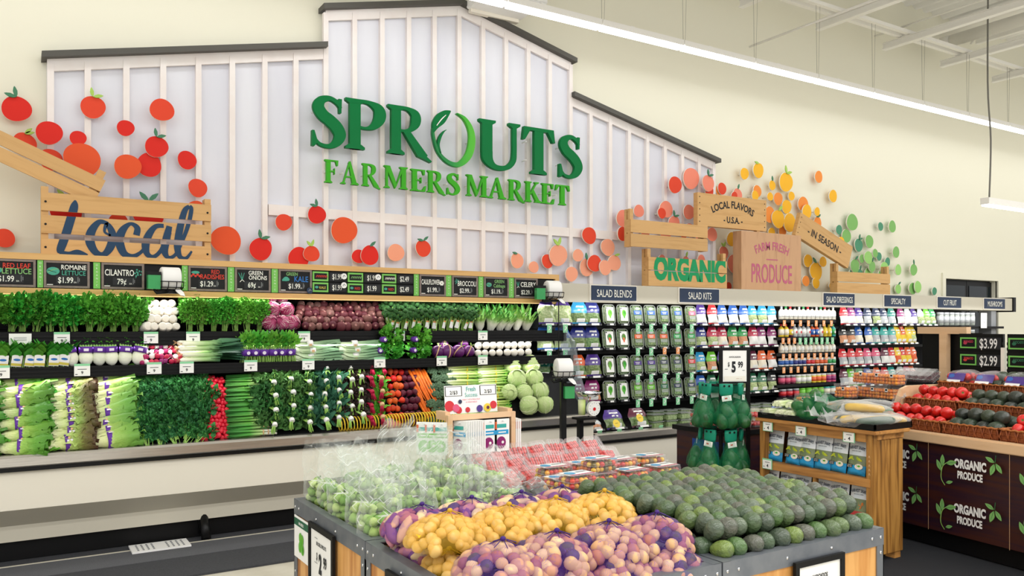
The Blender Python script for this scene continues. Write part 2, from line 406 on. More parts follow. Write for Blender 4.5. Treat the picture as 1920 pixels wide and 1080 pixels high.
# ------------------------------------------------------------------ the setting
mb = MB('floor'); mb.bx(-8, 26, -8, 7.7, -.1, 0); one('floor', mb, 'pale polished concrete shop floor', 'floor', kind='structure')
WY = 7.7; DX0, DX1, DZ = 13.33, 14.98, 2.456
mb = MB('wall')
mb.bx(-8, DX0, WY, WY+.25, 0, 6.85); mb.bx(DX1, 26, WY, WY+.25, 0, 6.85); mb.bx(DX0, DX1, WY, WY+.25, DZ, 6.85)
one('wall_back', mb, 'tall cream painted wall behind the produce cases', 'wall', kind='structure')
mb = MB('ceil'); p = []; x = -8.0
while x < 26: p += [(x, 0), (x+.06, .055), (x+.14, .055), (x+.2, 0)]; x += .26
for a, b in zip(p[:-1], p[1:]): mb.poly([(a[0], -8, 6.8+a[1]), (a[0], 7.7, 6.8+a[1]), (b[0], 7.7, 6.8+b[1]), (b[0], -8, 6.8+b[1])])
mb.bx(-8, 26, -8, 7.7, 6.86, 6.95); one('ceiling', mb, 'white fluted metal roof deck', 'ceiling', kind='structure')
mb = MB('wall')
for a, b, c, d in ((DX0-.09, DX0, 0, DZ), (DX1, DX1+.09, 0, DZ), (DX0-.09, DX1+.09, DZ, DZ+.09)): mb.bx(a, b, WY-.03, WY+.02, c, d)
tr = one('trim_1', mb, 'cream casing around the dark doorway in the back wall', 'door casing', kind='structure')
d = empty('door_1', 'dark double door in the back wall behind the case end', 'door'); d['kind'] = 'structure'
for a, b in ((DX0+.02, (DX0+DX1)/2-.006), ((DX0+DX1)/2+.006, DX1-.02)):
    mb = MB('black'); mb.bx(a, b, WY+.08, WY+.12, 0.01, DZ-.02); mb.m('glass_d').bx(a+.06, b-.06, WY+.072, WY+.08, .1, DZ-.1); part('door_leaf', mb, d)
mb = MB('black'); mb.bx(DX0, DX1, WY+.12, WY+.2, DZ-.1, DZ); part('closer_bar', mb, d)
mb = MB('mat'); mb.bx(-2.4, 13.9, 5.63, 6.7, .002, .016); mb.m('mat2').bx(-2.4, 13.9, 6.1, 6.45, .016, .018); mb.m('cream2').bx(-2.4, 13.9, 6.45, 6.47, .016, .021)
one('floor_mat', mb, 'long dark grey anti-slip mat along the front of the refrigerated cases', 'mat')
mb = MB('matd'); mb.bx(4.3, 8, .4, 5.2, .002, .012); one('floor_mat', mb, 'dark mat under the wooden snack rack and organic produce table', 'mat')
# ------------------------------------------------------------------ overhead: light strip, rails, ducts, joists
t = Tpl('linear_light', 'ceiling light'); LP = 1.19
mb = MB('steelw'); mb.bx(.0, LP-.012, -.05, .05, .02, .085); mb.bx(.4, .46, -.03, .03, .085, .1); t.add('housing', mb)
mb = MB('lens'); mb.bx(.01, LP-.022, -.046, .046, -.012, .02); t.add('diffuser', mb)
mb = MB('cord'); mb.tube([(.02, 0, .085), (.0, 0, 1.0)], .0022, 4); mb.tube([(.05, 0, .085), (.08, 0, 1.0)], .0018, 4); t.add('hanger_wire', mb)
x0 = 4.22-LP*2
for k in range(14):
    w_ = 'first' if k == 0 else ordw(k+1)
    place(t, (x0+k*LP, 6.9, 4.86), f'white linear light along the wall, {w_} segment from the left end of the strip', 'linear lights in the strip along the back wall')
o = empty('pendant_light', 'short white linear pendant hanging on a long cable right of the strip', 'ceiling light'); q = onY(1846, 383, 6.0)
mb = MB('steelw'); mb.bx(q.x, q.x+1.4, 5.94, 6.06, q.z, q.z+.09); part('housing', mb, o); mb = MB('lens'); mb.bx(q.x+.02, q.x+1.38, 5.95, 6.05, q.z-.02, q.z); part('diffuser', mb, o)
mb = MB('cord'); mb.tube(spline([(q.x+.12, 6, q.z+.09), (q.x+.16, 6, q.z+.9), (q.x+.08, 6, q.z+1.7), (q.x+.1, 6, 6.8)], 5), .012, 6); part('cable', mb, o)
t = Tpl('ceiling_rail', 'rail'); mb = MB('steelw'); mb.bx(-.02, .02, -5.4, 0, 0, .075); mb.bx(-.045, .045, -5.4, 0, -.02, .0); mb.bx(-.045, .045, -5.4, 0, .075, .083); t.body = mb.mesh('ceiling_rail')
for k, x in enumerate((8.12, 9.66, 11.2, 12.72, 14.26, 15.8)):
    place(t, (x, 7.4, 5.83), f'white steel rail pointing at the wall below the roof, {ordw(k+1)} from the left', 'parallel rails under the roof deck')
for k, (y, l) in enumerate(((7.12, 'nearer the wall'), (6.98, 'farther from the wall'))):
    mb = MB('steelw'); mb.bx(6, 19, y-.03, y+.03, 5.92, 5.97); one('cross_channel', mb, f'white channel crossing the ceiling rails, {l} of the pair', 'channel')
for a, b, l in (((1405, 88), 4.9, 'lower'), ((1640, 68), 4.6, 'upper')):
    q = onY(*a, 7.45); mb = MB('steelw'); mb.tube([(q.x, 7.45, q.z), (q.x, 2.0, q.z)], .014, 6); one('conduit', mb, f'thin grey conduit rod under the ceiling, {l} one ending short of the wall', 'conduit')
for k, (x, l) in enumerate(((12.2, 'left'), (12.75, 'right'))):
    mb = MB('steelw'); mb.tube([(x, 7.4, 6.2), (x, 1, 6.2)], .095, 14); mb.tube([(x, 7.4, 6.2), (x, 7.25, 6.2)], .105, 14); one('duct_pipe', mb, f'round white pipe running under the roof, {l} of two', 'pipe')
for k, x in enumerate((10.6, 13.4, 16.2)):
    mb = MB('steelw'); mb.bx(x-.04, x+.04, -2, 7.6, 6.7, 6.78); mb.bx(x-.04, x+.04, -2, 7.2, 6.25, 6.31); y = -1.8
    while y < 7: mb.tube([(x, y, 6.28), (x, y+.35, 6.74), (x, y+.7, 6.28)], .016, 5); y += .7
    one('roof_joist', mb, f'white open web joist under the roof deck, {ordw(k+1)} from the left', 'joist')
o = empty('ceiling_box', 'white rectangular housing hung at the top above the barn peak', 'fixture')
mb = MB('white'); mb.bx(4.12, 4.78, 6.98, 7.55, 5.02, 5.3, .01); part('casing', mb, o); mb = MB('offw'); mb.bx(4.15, 4.75, 7.5, 7.56, 4.985, 5.02); part('lip', mb, o)
mb = MB('cord'); mb.tube([(4.4, 7.5, 5.3), (4.4, 7.69, 5.3)], .02, 6); part('bracket', mb, o)
# ------------------------------------------------------------------ barn facade on the wall
BY = 7.62
o = empty('barn_facade', 'white board and batten barn front mounted on the wall', 'wall decoration', (4.07, WY, 1.9))
def rel(mb): mb.M = TR((-4.07, -WY, -1.9)) @ mb.M; return mb
OUT = [(.26, 1.9), (7.86, 1.9), (7.86, 3.80), (5.53, 4.31), (5.53, 4.71), (4.07, 5.06), (2.60, 4.71), (2.60, 4.34), (.26, 3.83)]
def topz(x):
    if x < 2.6: return 3.83+(x-.26)/2.34*.51
    if x < 4.07: return 4.71+(x-2.6)/1.47*.35
    if x < 5.53: return 5.06-(x-4.07)/1.46*.35
    return 4.31-(x-5.53)/2.33*.51
mb = rel(MB('barn')); mb.M = mb.M @ FY(0, WY-.002, 0); mb.prism(OUT, .06); part('siding', mb, o)
for k in range(27):
    x = .26+k*.2923+.002; x = min(max(x, .285), 7.835); zt = min(topz(x-.03), topz(x+.03)) if abs(x-2.6) > .05 and abs(x-5.53) > .05 else topz(4.07-1.45)
    mb = rel(MB('batten')); mb.bx(x-.024, x+.024, BY-.028, BY+.02, 1.9, zt-.03); part('batten', mb, o)
mb = rel(MB('batten')); mb.bx(2.05, 6.3, BY-.024, BY+.02, 2.69, 2.79); part('cross_rail', mb, o)
for x0, z0, x1, z1 in ((.26, 3.83, 2.6, 4.34), (2.6, 4.71, 4.07, 5.06), (4.07, 5.06, 5.53, 4.71), (5.53, 4.31, 7.86, 3.80)):
    mb = rel(MB('batten')); mb.M = mb.M @ FY(0, BY+.01, 0); mb.prism([(x0, z0-.10), (x1, z1-.10), (x1, z1), (x0, z0)], .03); part('fascia', mb, o)
    e0 = -.04 if x0 in (.26, 2.6) else 0; e1 = .04 if x1 in (5.53, 7.86) else 0; s_ = (z1-z0)/(x1-x0)
    mb = rel(MB('cap')); mb.M = mb.M @ FY(0, WY, 0); mb.prism([(x0+e0, z0+e0*s_), (x1+e1, z1+e1*s_), (x1+e1, z1+e1*s_+.05), (x0+e0, z0+e0*s_+.05)], .17); part('roof_cap', mb, o)
# ------------------------------------------------------------------ the big sign: every letter stands off the boards on its own
LY = BY-.09
def serif(mb, x, y, w, up=1, t=.045, e=.075):
    a = .05
    mb.prism([(x-w/2-e, y), (x+w/2+e, y), (x+w/2+e, y+t*up), (x+w/2+.01, y+(t+a)*up), (x-w/2-.01, y+(t+a)*up), (x-w/2-e, y+t*up)][::up], DEPTH)
def stem(mb, x, w, y0=0, y1=1, s0=True, s1=True, e=.075):
    mb.prism([(x-w/2, y0), (x+w/2, y0), (x+w/2, y1), (x-w/2, y1)], DEPTH)
    if s0: serif(mb, x, y0, w, 1, e=e)
    if s1: serif(mb, x, y1, w, -1, e=e)
DEPTH = .05
def glyph(mb, ch):
    P = mb.prism; H = DEPTH
    def St(p, ang=None): mb.stroke(p, h=H, n=7, ang=ang)
    if ch == 'F' or ch == 'E':
        stem(mb, .17, .195); P([(.2, .94), (.60, .94), (.60, 1), (.2, 1)], H); P([(.55, .76), (.60, .76), (.62, 1), (.48, .97)], H)
        P([(.2, .48), (.46, .48), (.46, .54), (.2, .54)], H); P([(.42, .38), (.46, .38), (.46, .64), (.42, .64)], H)
        if ch == 'E': P([(.2, 0), (.6, 0), (.6, .06), (.2, .06)], H); P([(.48, .03), (.62, 0), (.66, .26), (.61, .26)], H)
    elif ch == 'A':
        P([(.08, 0), (.15, 0), (.42, .9), (.40, 1.02)], H); P([(.55, 0), (.77, 0), (.45, 1.03), (.36, .96)], H); P([(.2, .30), (.62, .30), (.6, .36), (.22, .36)], H); serif(mb, .11, 0, .07); serif(mb, .67, 0, .19)
    elif ch in 'RP':
        stem(mb, .17, .195)
        if ch == 'R':
            St([(.22, .965, .07), (.42, .955, .08), (.57, .86, .18), (.58, .70, .19), (.5, .56, .11), (.36, .5, .055), (.24, .495, .05)])
            P([(.30, .5), (.44, .52), (.83, .04), (.8, 0), (.62, .0)], H); P([(.62, 0), (.70, .1), (.92, -.07), (.90, -.10)], H)
        else: St([(.22, .965, .07), (.42, .96, .08), (.60, .86, .19), (.62, .68, .205), (.52, .51, .14), (.37, .44, .055), (.24, .45, .05)])
    elif ch == 'M':
        stem(mb, .14, .075); P([(.06, 1), (.26, 1), (.54, .18), (.47, 0)], H); P([(.47, 0), (.53, .12), (.84, 1), (.76, 1)], H); stem(mb, .83, .18); P([(.02, .955), (.2, .955), (.2, 1), (.02, 1)], H)
    elif ch == 'K':
        stem(mb, .17, .195); P([(.26, .42), (.30, .36), (.66, .97), (.58, .97)], H); P([(.34, .5), (.44, .62), (.8, .03), (.6, .03)], H); serif(mb, .62, 1, .08, -1); serif(mb, .70, 0, .2)
    elif ch == 'T':
        stem(mb, .38, .2, s1=False); P([(.06, .93), (.7, .93), (.7, 1), (.06, 1)], H); P([(.02, .72), (.07, .72), (.2, .96), (.05, 1)], H); P([(.69, .72), (.74, .72), (.71, 1), (.56, .96)], H)
    elif ch == 'U':
        mb.prism([(.08, .3), (.28, .3), (.28, 1), (.08, 1)], H); serif(mb, .185, 1, .17, -1); serif(mb, .72, 1, .08, -1)
        St([(.18, .34, .2), (.195, .17, .19), (.30, .04, .12), (.45, .01, .1), (.6, .06, .1), (.7, .2, .09), (.72, .4, .08), (.72, .7, .08), (.72, .98, .08)])
    elif ch == 'S':
        St([(.56, .80, .05), (.5, .90, .08), (.36, .965, .09), (.21, .90, .16), (.165, .77, .20), (.24, .63, .215), (.37, .53, .225), (.49, .41, .225), (.55, .26, .205), (.48, .10, .15), (.34, .02, .085), (.18, .05, .06), (.09, .17, .04)])
        P([(.52, .98), (.58, .98), (.57, .70), (.53, .70)], H); P([(.05, .3), (.09, .3), (.15, .08), (.09, -.01), (.045, .0)], H)
def letter(ch, px, ytop, ybot, mat, label, xs=1.0, wref=None):
    q0 = onY(px, ybot, LY); q1 = onY(px, ytop, LY); h = q1.z-q0.z
    mb = MB(mat); mb.M = SCL(h*xs, 1, h) @ FY(0, 0, 0) if False else FY(0, 0, 0) @ SCL(h*xs, h, 1)
    glyph(mb, ch); mb.M = Matrix.Identity(4)
    for zz in (.25*h, .75*h): mb.m('white').cyl((.17*h*xs, 0, zz), (.17*h*xs, .085, zz), .008, n=6)
    q = one('sign_letter', mb, label, 'sign letter', q0, 'letters of the big wall sign'); return q0, h
# glyph boxes measured on the picture: left edge px, top, bottom
for ch, px, xr, yt, yb, lb in (('S', 577, 640, 182, 277, 'dark green serif letter S that starts the top line of the wall sign'), ('P', 645, 717, 190, 283, 'dark green serif letter P in the top line of the wall sign'),
        ('R', 724, 804, 203, 293, 'dark green serif letter R in the top line of the wall sign'), ('U', 892, 968, 229, 317, 'dark green serif letter U in the top line of the wall sign'),
        ('T', 974, 1036, 242, 328, 'dark green serif letter T in the top line of the wall sign'), ('S', 1041, 1084, 255, 334, 'dark green serif letter S that ends the top line of the wall sign')):
    wid = xY(xr, LY)-xY(px, LY); h = onY((px+xr)/2, yt, LY).z-onY((px+xr)/2, yb, LY).z
    gw = {'S': .60, 'P': .70, 'R': .90, 'U': .80, 'T': .74}[ch]
    q0 = onY((px+xr)/2, yb, LY); h0 = h
    mb = MB('green1'); mb.M = FY(0, 0, 0) @ SCL(wid/gw, h, 1); glyph(mb, ch); mb.M = Matrix.Identity(4)
    for zz in (.3*h, .7*h): mb.m('white').cyl((.2*wid, 0, zz), (.2*wid, .085, zz), .008, n=6)
    one('sign_letter', mb, lb, 'sign letter', (xY(px, LY), LY, q0.z), 'letters of the big wall sign')
word = 'FARMERS MARKET'; cx = [(607, 633), (637, 671), (677, 711), (717, 762), (768, 797), (799, 833), (834, 858), None, (871, 912), (913, 947), (951, 981), (982, 1012), (1013, 1037), (1038, 1066)]
nl = {}
for i, ch in enumerate(word):
    if ch == ' ': continue
    px, xr = cx[i]; t_ = (px-607)/459; yt = 301+50*t_; yb = 344+44*t_; wd = 'first' if i < 7 else 'second'; nl[(ch, wd)] = nl.get((ch, wd), 0)+1
    nth = {('R', 1): ('earlier ', 'first'), ('R', 2): ('later ', 'first')}.get((ch, nl[(ch, wd)]), ('', ''))[0] if wd == 'first' and ch == 'R' else ''
    wid = xY(xr, LY)-xY(px, LY); gw = {'F': .64, 'A': .86, 'R': .92, 'M': 1.0, 'E': .68, 'S': .60, 'K': .88, 'T': .76}[ch]
    zb = onY((px+xr)/2, yb, LY).z; h = onY((px+xr)/2, yt, LY).z-zb
    mb = MB('green2'); DEPTH = .035; mb.M = FY(0, 0, 0) @ SCL(wid/gw, h, 1); glyph(mb, ch); mb.M = Matrix.Identity(4); mb.m('white').cyl((.17*wid, 0, h*.5), (.17*wid, .085, h*.5), .006, n=6)
    one('sign_letter', mb, f'light green serif letter {ch} in {wd} word of the sign\'s lower line'+(f', {nth}one' if nth else ''), 'sign letter', (xY(px, LY), LY, zb), 'letters of the big wall sign')
# leafy ring between R and U
q = onY(846, 262, LY); zr = onY(846, 212, LY).z-q.z; xr = (xY(888, LY)-xY(807, LY))/2
o = empty('sign_emblem', 'green leaf ring emblem standing in for the O of the wall sign', 'sign emblem', (xY(848, LY), LY, q.z), 'letters of the big wall sign')
S2 = lambda m_: FY(0, 0, 0) @ SCL(xr, zr, 1)
mb = MB('green_o'); mb.M = S2(0); mb.stroke([(.12, .98, .03), (.5, .82, .13), (.78, .45, .22), (.84, 0, .28), (.7, -.5, .28), (.35, -.86, .22), (0, -.95, .16), (-.4, -.82, .13), (-.75, -.5, .10), (-.93, 0, .09), (-.95, .3, .07)], h=.05, n=8); mb.M = Matrix.Identity(4)
mb.m('white').cyl((.8*xr, 0, 0), (.8*xr, .085, 0), .008, n=6); part('ring', mb, o)
mb = MB('green1'); mb.M = S2(0) @ TR((0, 0, .004)); mb.stroke([(-.95, .15, .06), (-.86, .42, .30), (-.62, .68, .42), (-.38, .9, .28), (-.18, 1.02, .04)], h=.05, n=8, ang=radians(-45)); mb.m('white').stroke([(-.82, .4, .03), (-.6, .66, .04), (-.4, .84, .02)], z=.052, n=5); part('leaf', mb, o)
mb = MB('green1'); mb.M = S2(0); mb.stroke([(-.62, -.6, .06), (-.72, -.3, .10), (-.64, 0, .10), (-.48, .22, .05), (-.36, .3, .02)], h=.05, n=6); part('sprout_curl', mb, o)
# ------------------------------------------------------------------ fruit cutouts
def fruit(px, py, r, mat, label, leaves='', off=.06, sq=1.0, lm='l_dg', ang=None):
    Y = BY-off if .26 < xY(px, BY) < 7.86 else WY-off
    q = onY(px, py, Y); R = r*dep(px, Y)/FPX; sd = rnd.uniform(0, 6)
    mb = MB(mat); mb.M = FYM; mb.prism([(R*sq*(1+.03*sin(2*a+sd)+.025*sin(3*a+sd*2))*cos(a), R*(1+.03*sin(2*a+sd)+.025*sin(3*a+sd*2))*sin(a)) for a in [2*pi*k/36 for k in range(36)]], .02, True, 'offw')
    mb.M = Matrix.Identity(4); mb.m('offw').cyl((0, 0, 0), (0, off+.02, 0), .012, n=6)
    o = link('fruit_cutout', None) if leaves else link('fruit_cutout', mb.mesh('fruit_cutout')); o.location = q; tag(o, label, 'wall cutout', 'round fruit cutouts on the wall')
    if leaves:
        part('fruit_disc', mb, o)
        for c in leaves:
            a = {'l': 2.35, 'r': .75, 'u': 1.75, 'L': 2.9, 'R': .25, 'U': 1.3}[c]
            l = MB(lm); l.M = FY(0, -.022, R*.9) @ RZ(a); L = max(R*.85, .07)
            l.prism([(0, 0), (.25*L, .16*L), (.55*L, .2*L), (.85*L, .1*L), (L, 0), (.85*L, -.08*L), (.55*L, -.17*L), (.25*L, -.13*L)], .012); part('leaf', l, o)
FR = [  # px, py, radius px, material, leaves
 (31, 205, 24, 'f_red', 'uL'), (92, 250, 22, 'f_red', ''), (146, 260, 14, 'f_red', ''), (174, 202, 21, 'f_vor', 'uR+'), (303, 207, 21, 'f_vor', ''), (235, 241, 15, 'f_red', ''), (293, 276, 20, 'f_red', 'uR'), (279, 310, 22, 'f_red', ''),
 (239, 313, 23, 'f_org', ''), (350, 301, 17, 'f_red', ''), (370, 353, 17, 'f_vor', ''), (366, 395, 18, 'f_org', ''), (154, 300, 31, 'f_org', ''), (46, 270, 20, 'f_vor', 'rR+'), (95, 300, 20, 'f_vor', ''), (124, 396, 26, 'f_red', 'lr+'), (278, 402, 27, 'f_red', 'lr'),
 (222, 416, 16, 'f_vor', ''), (7, 447, 18, 'f_vor', ''), (423, 451, 27, 'f_org', ''), (488, 467, 21, 'f_red', 'uR'), (559, 484, 20, 'f_red', ''), (583, 476, 15, 'f_vor', 'lU+'), (644, 432, 25, 'f_org', ''), (671, 481, 13, 'f_red', ''), (692, 479, 18, 'f_red', 'r'),
 (741, 474, 16.5, 'f_pch', ''), (792, 466, 15.5, 'f_vor', 'Lr'), (593, 403, 17, 'f_red', 'uL'), (531, 417, 15.5, 'f_vor', ''), (968, 489, 14, 'f_pch', 'L'), (999, 501, 11, 'f_pch', ''), (1025, 490, 13, 'f_vor', ''), (1045, 479, 20, 'f_pch', 'lU+'), (1082, 479, 12, 'f_pch', ''), (1070, 514, 14, 'f_pch', ''),
 (1103, 442, 16, 'f_vor', ''), (1138, 464, 16, 'f_pch', ''), (1166, 410, 15.5, 'f_sal', ''), (1166, 439, 13, 'f_vor', ''), (1113, 494, 16, 'f_vor', ''), (1098, 502, 16, 'f_pch', 'u'), (1133, 502, 14, 'f_pch', ''), (1150, 493, 15, 'f_pch', 'R+'), (1196, 396, 12, 'f_sal', ''), (1264, 347, 16, 'f_vor', ''),
 (1294, 335, 20, 'f_sal', ''), (1326, 344, 15, 'f_sal', 'uR'), (1352, 354, 11, 'f_vor', ''), (1328, 358, 11, 'f_vor', ''), (1346, 357, 9, 'f_ora', ''), (1247, 393, 16, 'f_sal', ''), (1239, 400, 10, 'f_vor', ''), (1290, 398, 14, 'f_sal', ''), (1262, 419, 14, 'f_sal', 'uR'), (1291, 432, 13, 'f_sal', ''),
 (1246, 436, 14, 'f_sal', ''), (1208, 435, 11, 'f_sal', ''), (1309, 443, 10, 'f_sal', ''), (1280, 440, 8, 'f_vor', ''), (1333, 440, 13, 'f_sal', ''), (1355, 474, 12, 'f_sal', 'lU+'), (1375, 495, 18, 'f_sal', ''), (1370, 449, 13, 'f_yel', ''), (1239, 487, 9, 'f_sal', ''), (1284, 490, 9, 'f_sal', 'U+'), (1313, 488, 10, 'f_sal', ''),
 (1394, 326, 11, 'f_yel', ''), (1420, 320, 14, 'f_yel', 'L+'), (1446, 348, 9, 'f_yel', 'u'), (1472, 342, 18, 'f_yel', 'uR+'), (1533, 332, 11, 'f_ora', ''), (1560, 368, 11.5, 'f_yel', ''), (1418, 359, 11, 'f_ora', ''), (1414, 367, 9, 'f_yel', ''), (1442, 369, 8, 'f_yel', ''), (1457, 373, 12, 'f_ora', ''), (1482, 368, 8.5, 'f_yel', ''),
 (1473, 388, 13, 'f_yel', ''), (1504, 383, 14, 'f_ora', ''), (1511, 397, 13, 'f_yel', ''), (1530, 397, 8, 'f_yel', ''), (1531, 418, 11, 'f_ora', 'lr'), (1457, 411, 17, 'f_yel', 'r+'), (1479, 418, 17, 'f_yel', ''), (1441, 403, 15, 'f_ora', ''), (1465, 434, 10, 'f_ora', ''), (1445, 436, 9, 'f_yel', ''), (1381, 366, 12, 'f_sal', 'U'), (1375, 368, 8, 'f_vor', ''),
 (1513, 489, 12, 'f_yel', ''), (1528, 509, 17, 'f_yel', 'l'), (1528, 531, 10, 'f_yel', ''), (1541, 491, 10, 'f_yel', ''), (1509, 527, 10, 'f_ora', ''), (1558, 536, 8, 'f_yel', 'U'), (1364, 537, 8, 'f_vor', ''), (1575, 453, 9, 'f_yel', ''), (1548, 440, 8, 'f_yel', ''),
 (1596, 417, 16, 'f_gr', ''), (1585, 443, 13, 'f_gr', ''), (1571, 431, 9, 'f_dg', ''), (1608, 460, 12, 'f_dg', 'UR'), (1628, 453, 12, 'f_gr', ''), (1649, 425, 8, 'f_dg', ''), (1671, 425, 11, 'f_gr', ''), (1678, 473, 10.5, 'f_gr', ''), (1639, 475, 8, 'f_gr', ''), (1646, 481, 8, 'f_dg', ''), (1626, 483, 12, 'f_lg', ''), (1614, 485, 8, 'f_gr', ''),
 (1662, 491, 8, 'f_dg', ''), (1633, 500, 10, 'f_gr', 'U'), (1656, 503, 12, 'f_lg', ''), (1601, 499, 13, 'f_gr', 'r'), (1627, 514, 12, 'f_lg', ''), (1596, 513, 9, 'f_dg', ''), (1610, 514, 9, 'f_dg', 'U'), (1650, 516, 9, 'f_gr', ''), (1682, 506, 10, 'f_lg', ''), (1711, 506, 11, 'f_gr', 'u'), (1682, 542, 9, 'f_lg', 'r'), (1709, 541, 11, 'f_gr', ''), (1719, 538, 11, 'f_lg', ''), (1750, 546, 7.5, 'f_dg', '')]
CN = {'f_red': 'red', 'f_org': 'light orange-red', 'f_vor': 'orange-red', 'f_pch': 'peach', 'f_sal': 'salmon pink', 'f_yel': 'yellow', 'f_ora': 'orange', 'f_gr': 'mid green', 'f_dg': 'dark teal green', 'f_lg': 'light green'}
def region(px):
    return 'around the large script crate' if px < 460 else 'below the big green lettering' if px < 850 else 'by the green-lettered crate' if px < 1385 else 'by the pink-lettered box' if px < 1582 else 'around the rightmost crate'
cnt = {}
for k, (px, py, r, m_, lv) in enumerate(sorted(FR)):
    key = (m_, region(px), lv != ''); cnt[key] = cnt.get(key, 0)+1
    lm = 'l_lg' if '+' in lv else 'l_dg'; lv2 = lv.replace('+', '')
    lab = f'{CN[m_]} fruit cutout '+('with leaf ' if len(lv2) == 1 else 'with two leaves ' if lv2 else 'without leaves ')+f'{region(px)}, {ordw(cnt[key])} such from left'
    big = r*.0009
    fruit(px, py, r, m_, lab, lv2, .045+.022*((k*5) % 4), 1.0 if px > 500 else 1.0, lm)
# ------------------------------------------------------------------ crates standing on the case tops
def slatbox(o, mb_mat, x0, x1, slats, y, depth=.12, postw=.05, ztop=None, screws=True, art=None, zb=None, right=True, lettermat=None):
    """slatted crate front: slats at (z0,z1), posts behind; art(mb) paints the slat fronts"""
    zb = slats[0][0] if zb is None else zb; zt = slats[-1][1]+.05 if ztop is None else ztop
    for x in (x0+postw/2, x1-postw/2):
        for yy in (y+.02, y+depth-.04):
            mb = MB(mb_mat); mb.bx(x-postw/2, x+postw/2, yy, yy+.04, zb, zt); part('post', mb, o)
    for z0, z1 in slats:
        mb = MB(mb_mat); mb.bx(x0, x1, y, y+.018, z0, z1)
        if screws:
            for x in (x0+.03, x1-.03): mb.m('inkb').cyl((x, y-.003, (z0+z1)/2), (x, y, (z0+z1)/2), .009, n=8); mb.m(mb_mat)
        if art: mb.at(FY(0, y, 0)); art(mb, (z0, z1)); mb.at()
        part('slat', mb, o)
        for x in (x0, x1-.018): mb = MB(mb_mat); mb.bx(x, x+.018, y+.06, y+depth-.04, z0, z1); part('end_slat', mb, o)
CY = 7.24
x0, x1 = xY(77, CY), xY(396, CY); zb = 2.196
def zt_(py, px): return onY(px, py, CY).z
zs = [(2.20, 2.332), (2.375, 2.515), (2.55, 2.69)]
Lx = lambda px: xY(px, CY)
W_ = x1-x0
def art_local(mb, cl):
    mb.m('navy')
    def Q(pts): return [(x0+W_*u, 2.196+.5*v, .56*wd) for u, v, wd in pts]
    c = [cl]
    mb.stroke(Q([(.185, .90, .02), (.18, .8, .10), (.155, .55, .11), (.13, .32, .11), (.105, .12, .10), (.10, .05, .05)]), clip=c)
    mb.stroke(Q([(.10, .07, .06), (.15, .05, .06), (.2, .07, .09), (.255, .045, .02)]), clip=c)
    mb.stroke(Q([(.37, .56, .05), (.32, .58, .07), (.275, .42, .11), (.268, .25, .12), (.30, .09, .09), (.345, .06, .08), (.385, .2, .11), (.395, .40, .10), (.365, .55, .06), (.35, .43, .035), (.385, .37, .03)]), clip=c)
    mb.stroke(Q([(.535, .40, .09), (.54, .52, .08), (.50, .58, .05), (.455, .47, .10), (.435, .3, .12), (.46, .1, .10), (.51, .05, .07), (.56, .12, .05), (.60, .25, .05)]), clip=c)
    mb.stroke(Q([(.70, .58, .06), (.65, .56, .07), (.61, .42, .10), (.59, .25, .11), (.60, .1, .08), (.64, .06, .06), (.69, .2, .06), (.73, .48, .09)]), clip=c)
    mb.stroke(Q([(.735, .58, .08), (.715, .35, .11), (.705, .17, .10), (.725, .06, .06), (.765, .09, .05), (.80, .25, .05), (.85, .6, .06), (.872, .88, .06), (.86, .94, .05)]), clip=c)
    mb.stroke(Q([(.86, .94, .05), (.83, .85, .08), (.80, .55, .10), (.785, .25, .10), (.80, .08, .07), (.84, .06, .05), (.875, .18, .03)]), clip=c)
o = empty('slatted_crate', 'large slatted wooden crate with dark blue script lettering on the case top', 'crate'); slatbox(o, 'crate', x0, x1, zs, CY, art=art_local)
# tilted crate at the left, resting on the script crate
o = empty('slatted_crate', 'empty slatted wooden crate tipped on its end above the script crate', 'crate')
q = onY(170, 382, 7.3); o.location = q; o.rotation_euler = (0, radians(23.5), 0)
for z0, z1 in ((.0, .105), (.118, .22)):
    mb = MB('crate'); mb.bx(-1.15, 0.02, -.02, 0, z0, z1); part('slat', mb, o); mb = MB('crate'); mb.bx(.0, .02, 0, .14, z0, z1); part('end_slat', mb, o)
for y in (.0, .10): mb = MB('crate'); mb.bx(-.06, -.001, y+.001, y+.04, .0, .285); part('post', mb, o); mb = MB('crate'); mb.bx(-1.14, -1.08, y+.001, y+.04, .0, .285); part('post', mb, o)
# crates over the second case
CT = 2.11
def zc(px, py): return onY(px, py, CY).z
def arto(mb, cl):
    mb.m('sign_g'); X0, X1 = xY(1224, CY), xY(1362, CY); mb.text('ORGANIC', .27, X1-X0-.03, x=(X0+X1)/2, y=CT+.11, bold=.06, clip=[cl], xs=.8)
o = empty('slatted_crate', 'slatted wooden crate with bold green capital lettering', 'crate'); X0, X1 = xY(1216, CY), xY(1363, CY)
slatbox(o, 'crate', X0, X1, [(CT+.02, CT+.20), (CT+.21, CT+.36)], CY, screws=False, art=arto, ztop=CT+.46, zb=CT)
o = empty('slatted_crate', 'plain two-slat wooden crate stacked on the green-lettered crate', 'crate'); X0, X1 = xY(1183, CY), xY(1327, CY); zb = CT+.47
slatbox(o, 'crate', X0, X1, [(zb, zb+.15), (zb+.165, zb+.315)], CY, screws=False, ztop=zb+.44)
o = empty('plank_box', 'wooden plank box with black arched lettering hung highest over the case', 'crate'); X0, X1 = xY(1308, CY), xY(1437, CY); z0, z1 = zc(1372, 428)+.0, zc(1372, 368)
mb = MB('crate'); mb.bx(X0, X1, CY, CY+.07, z0, z1); mb.at(FY((X0+X1)/2, CY, 0)); mb.m('ink').text('LOCAL FLAVORS', .09, (X1-X0)*.76, y=z1-.15, bold=.025, arc=.8, xs=.8); mb.text('- U.S.A. -', .08, y=z0+.065, bold=.025, xs=.85)
mb.at()
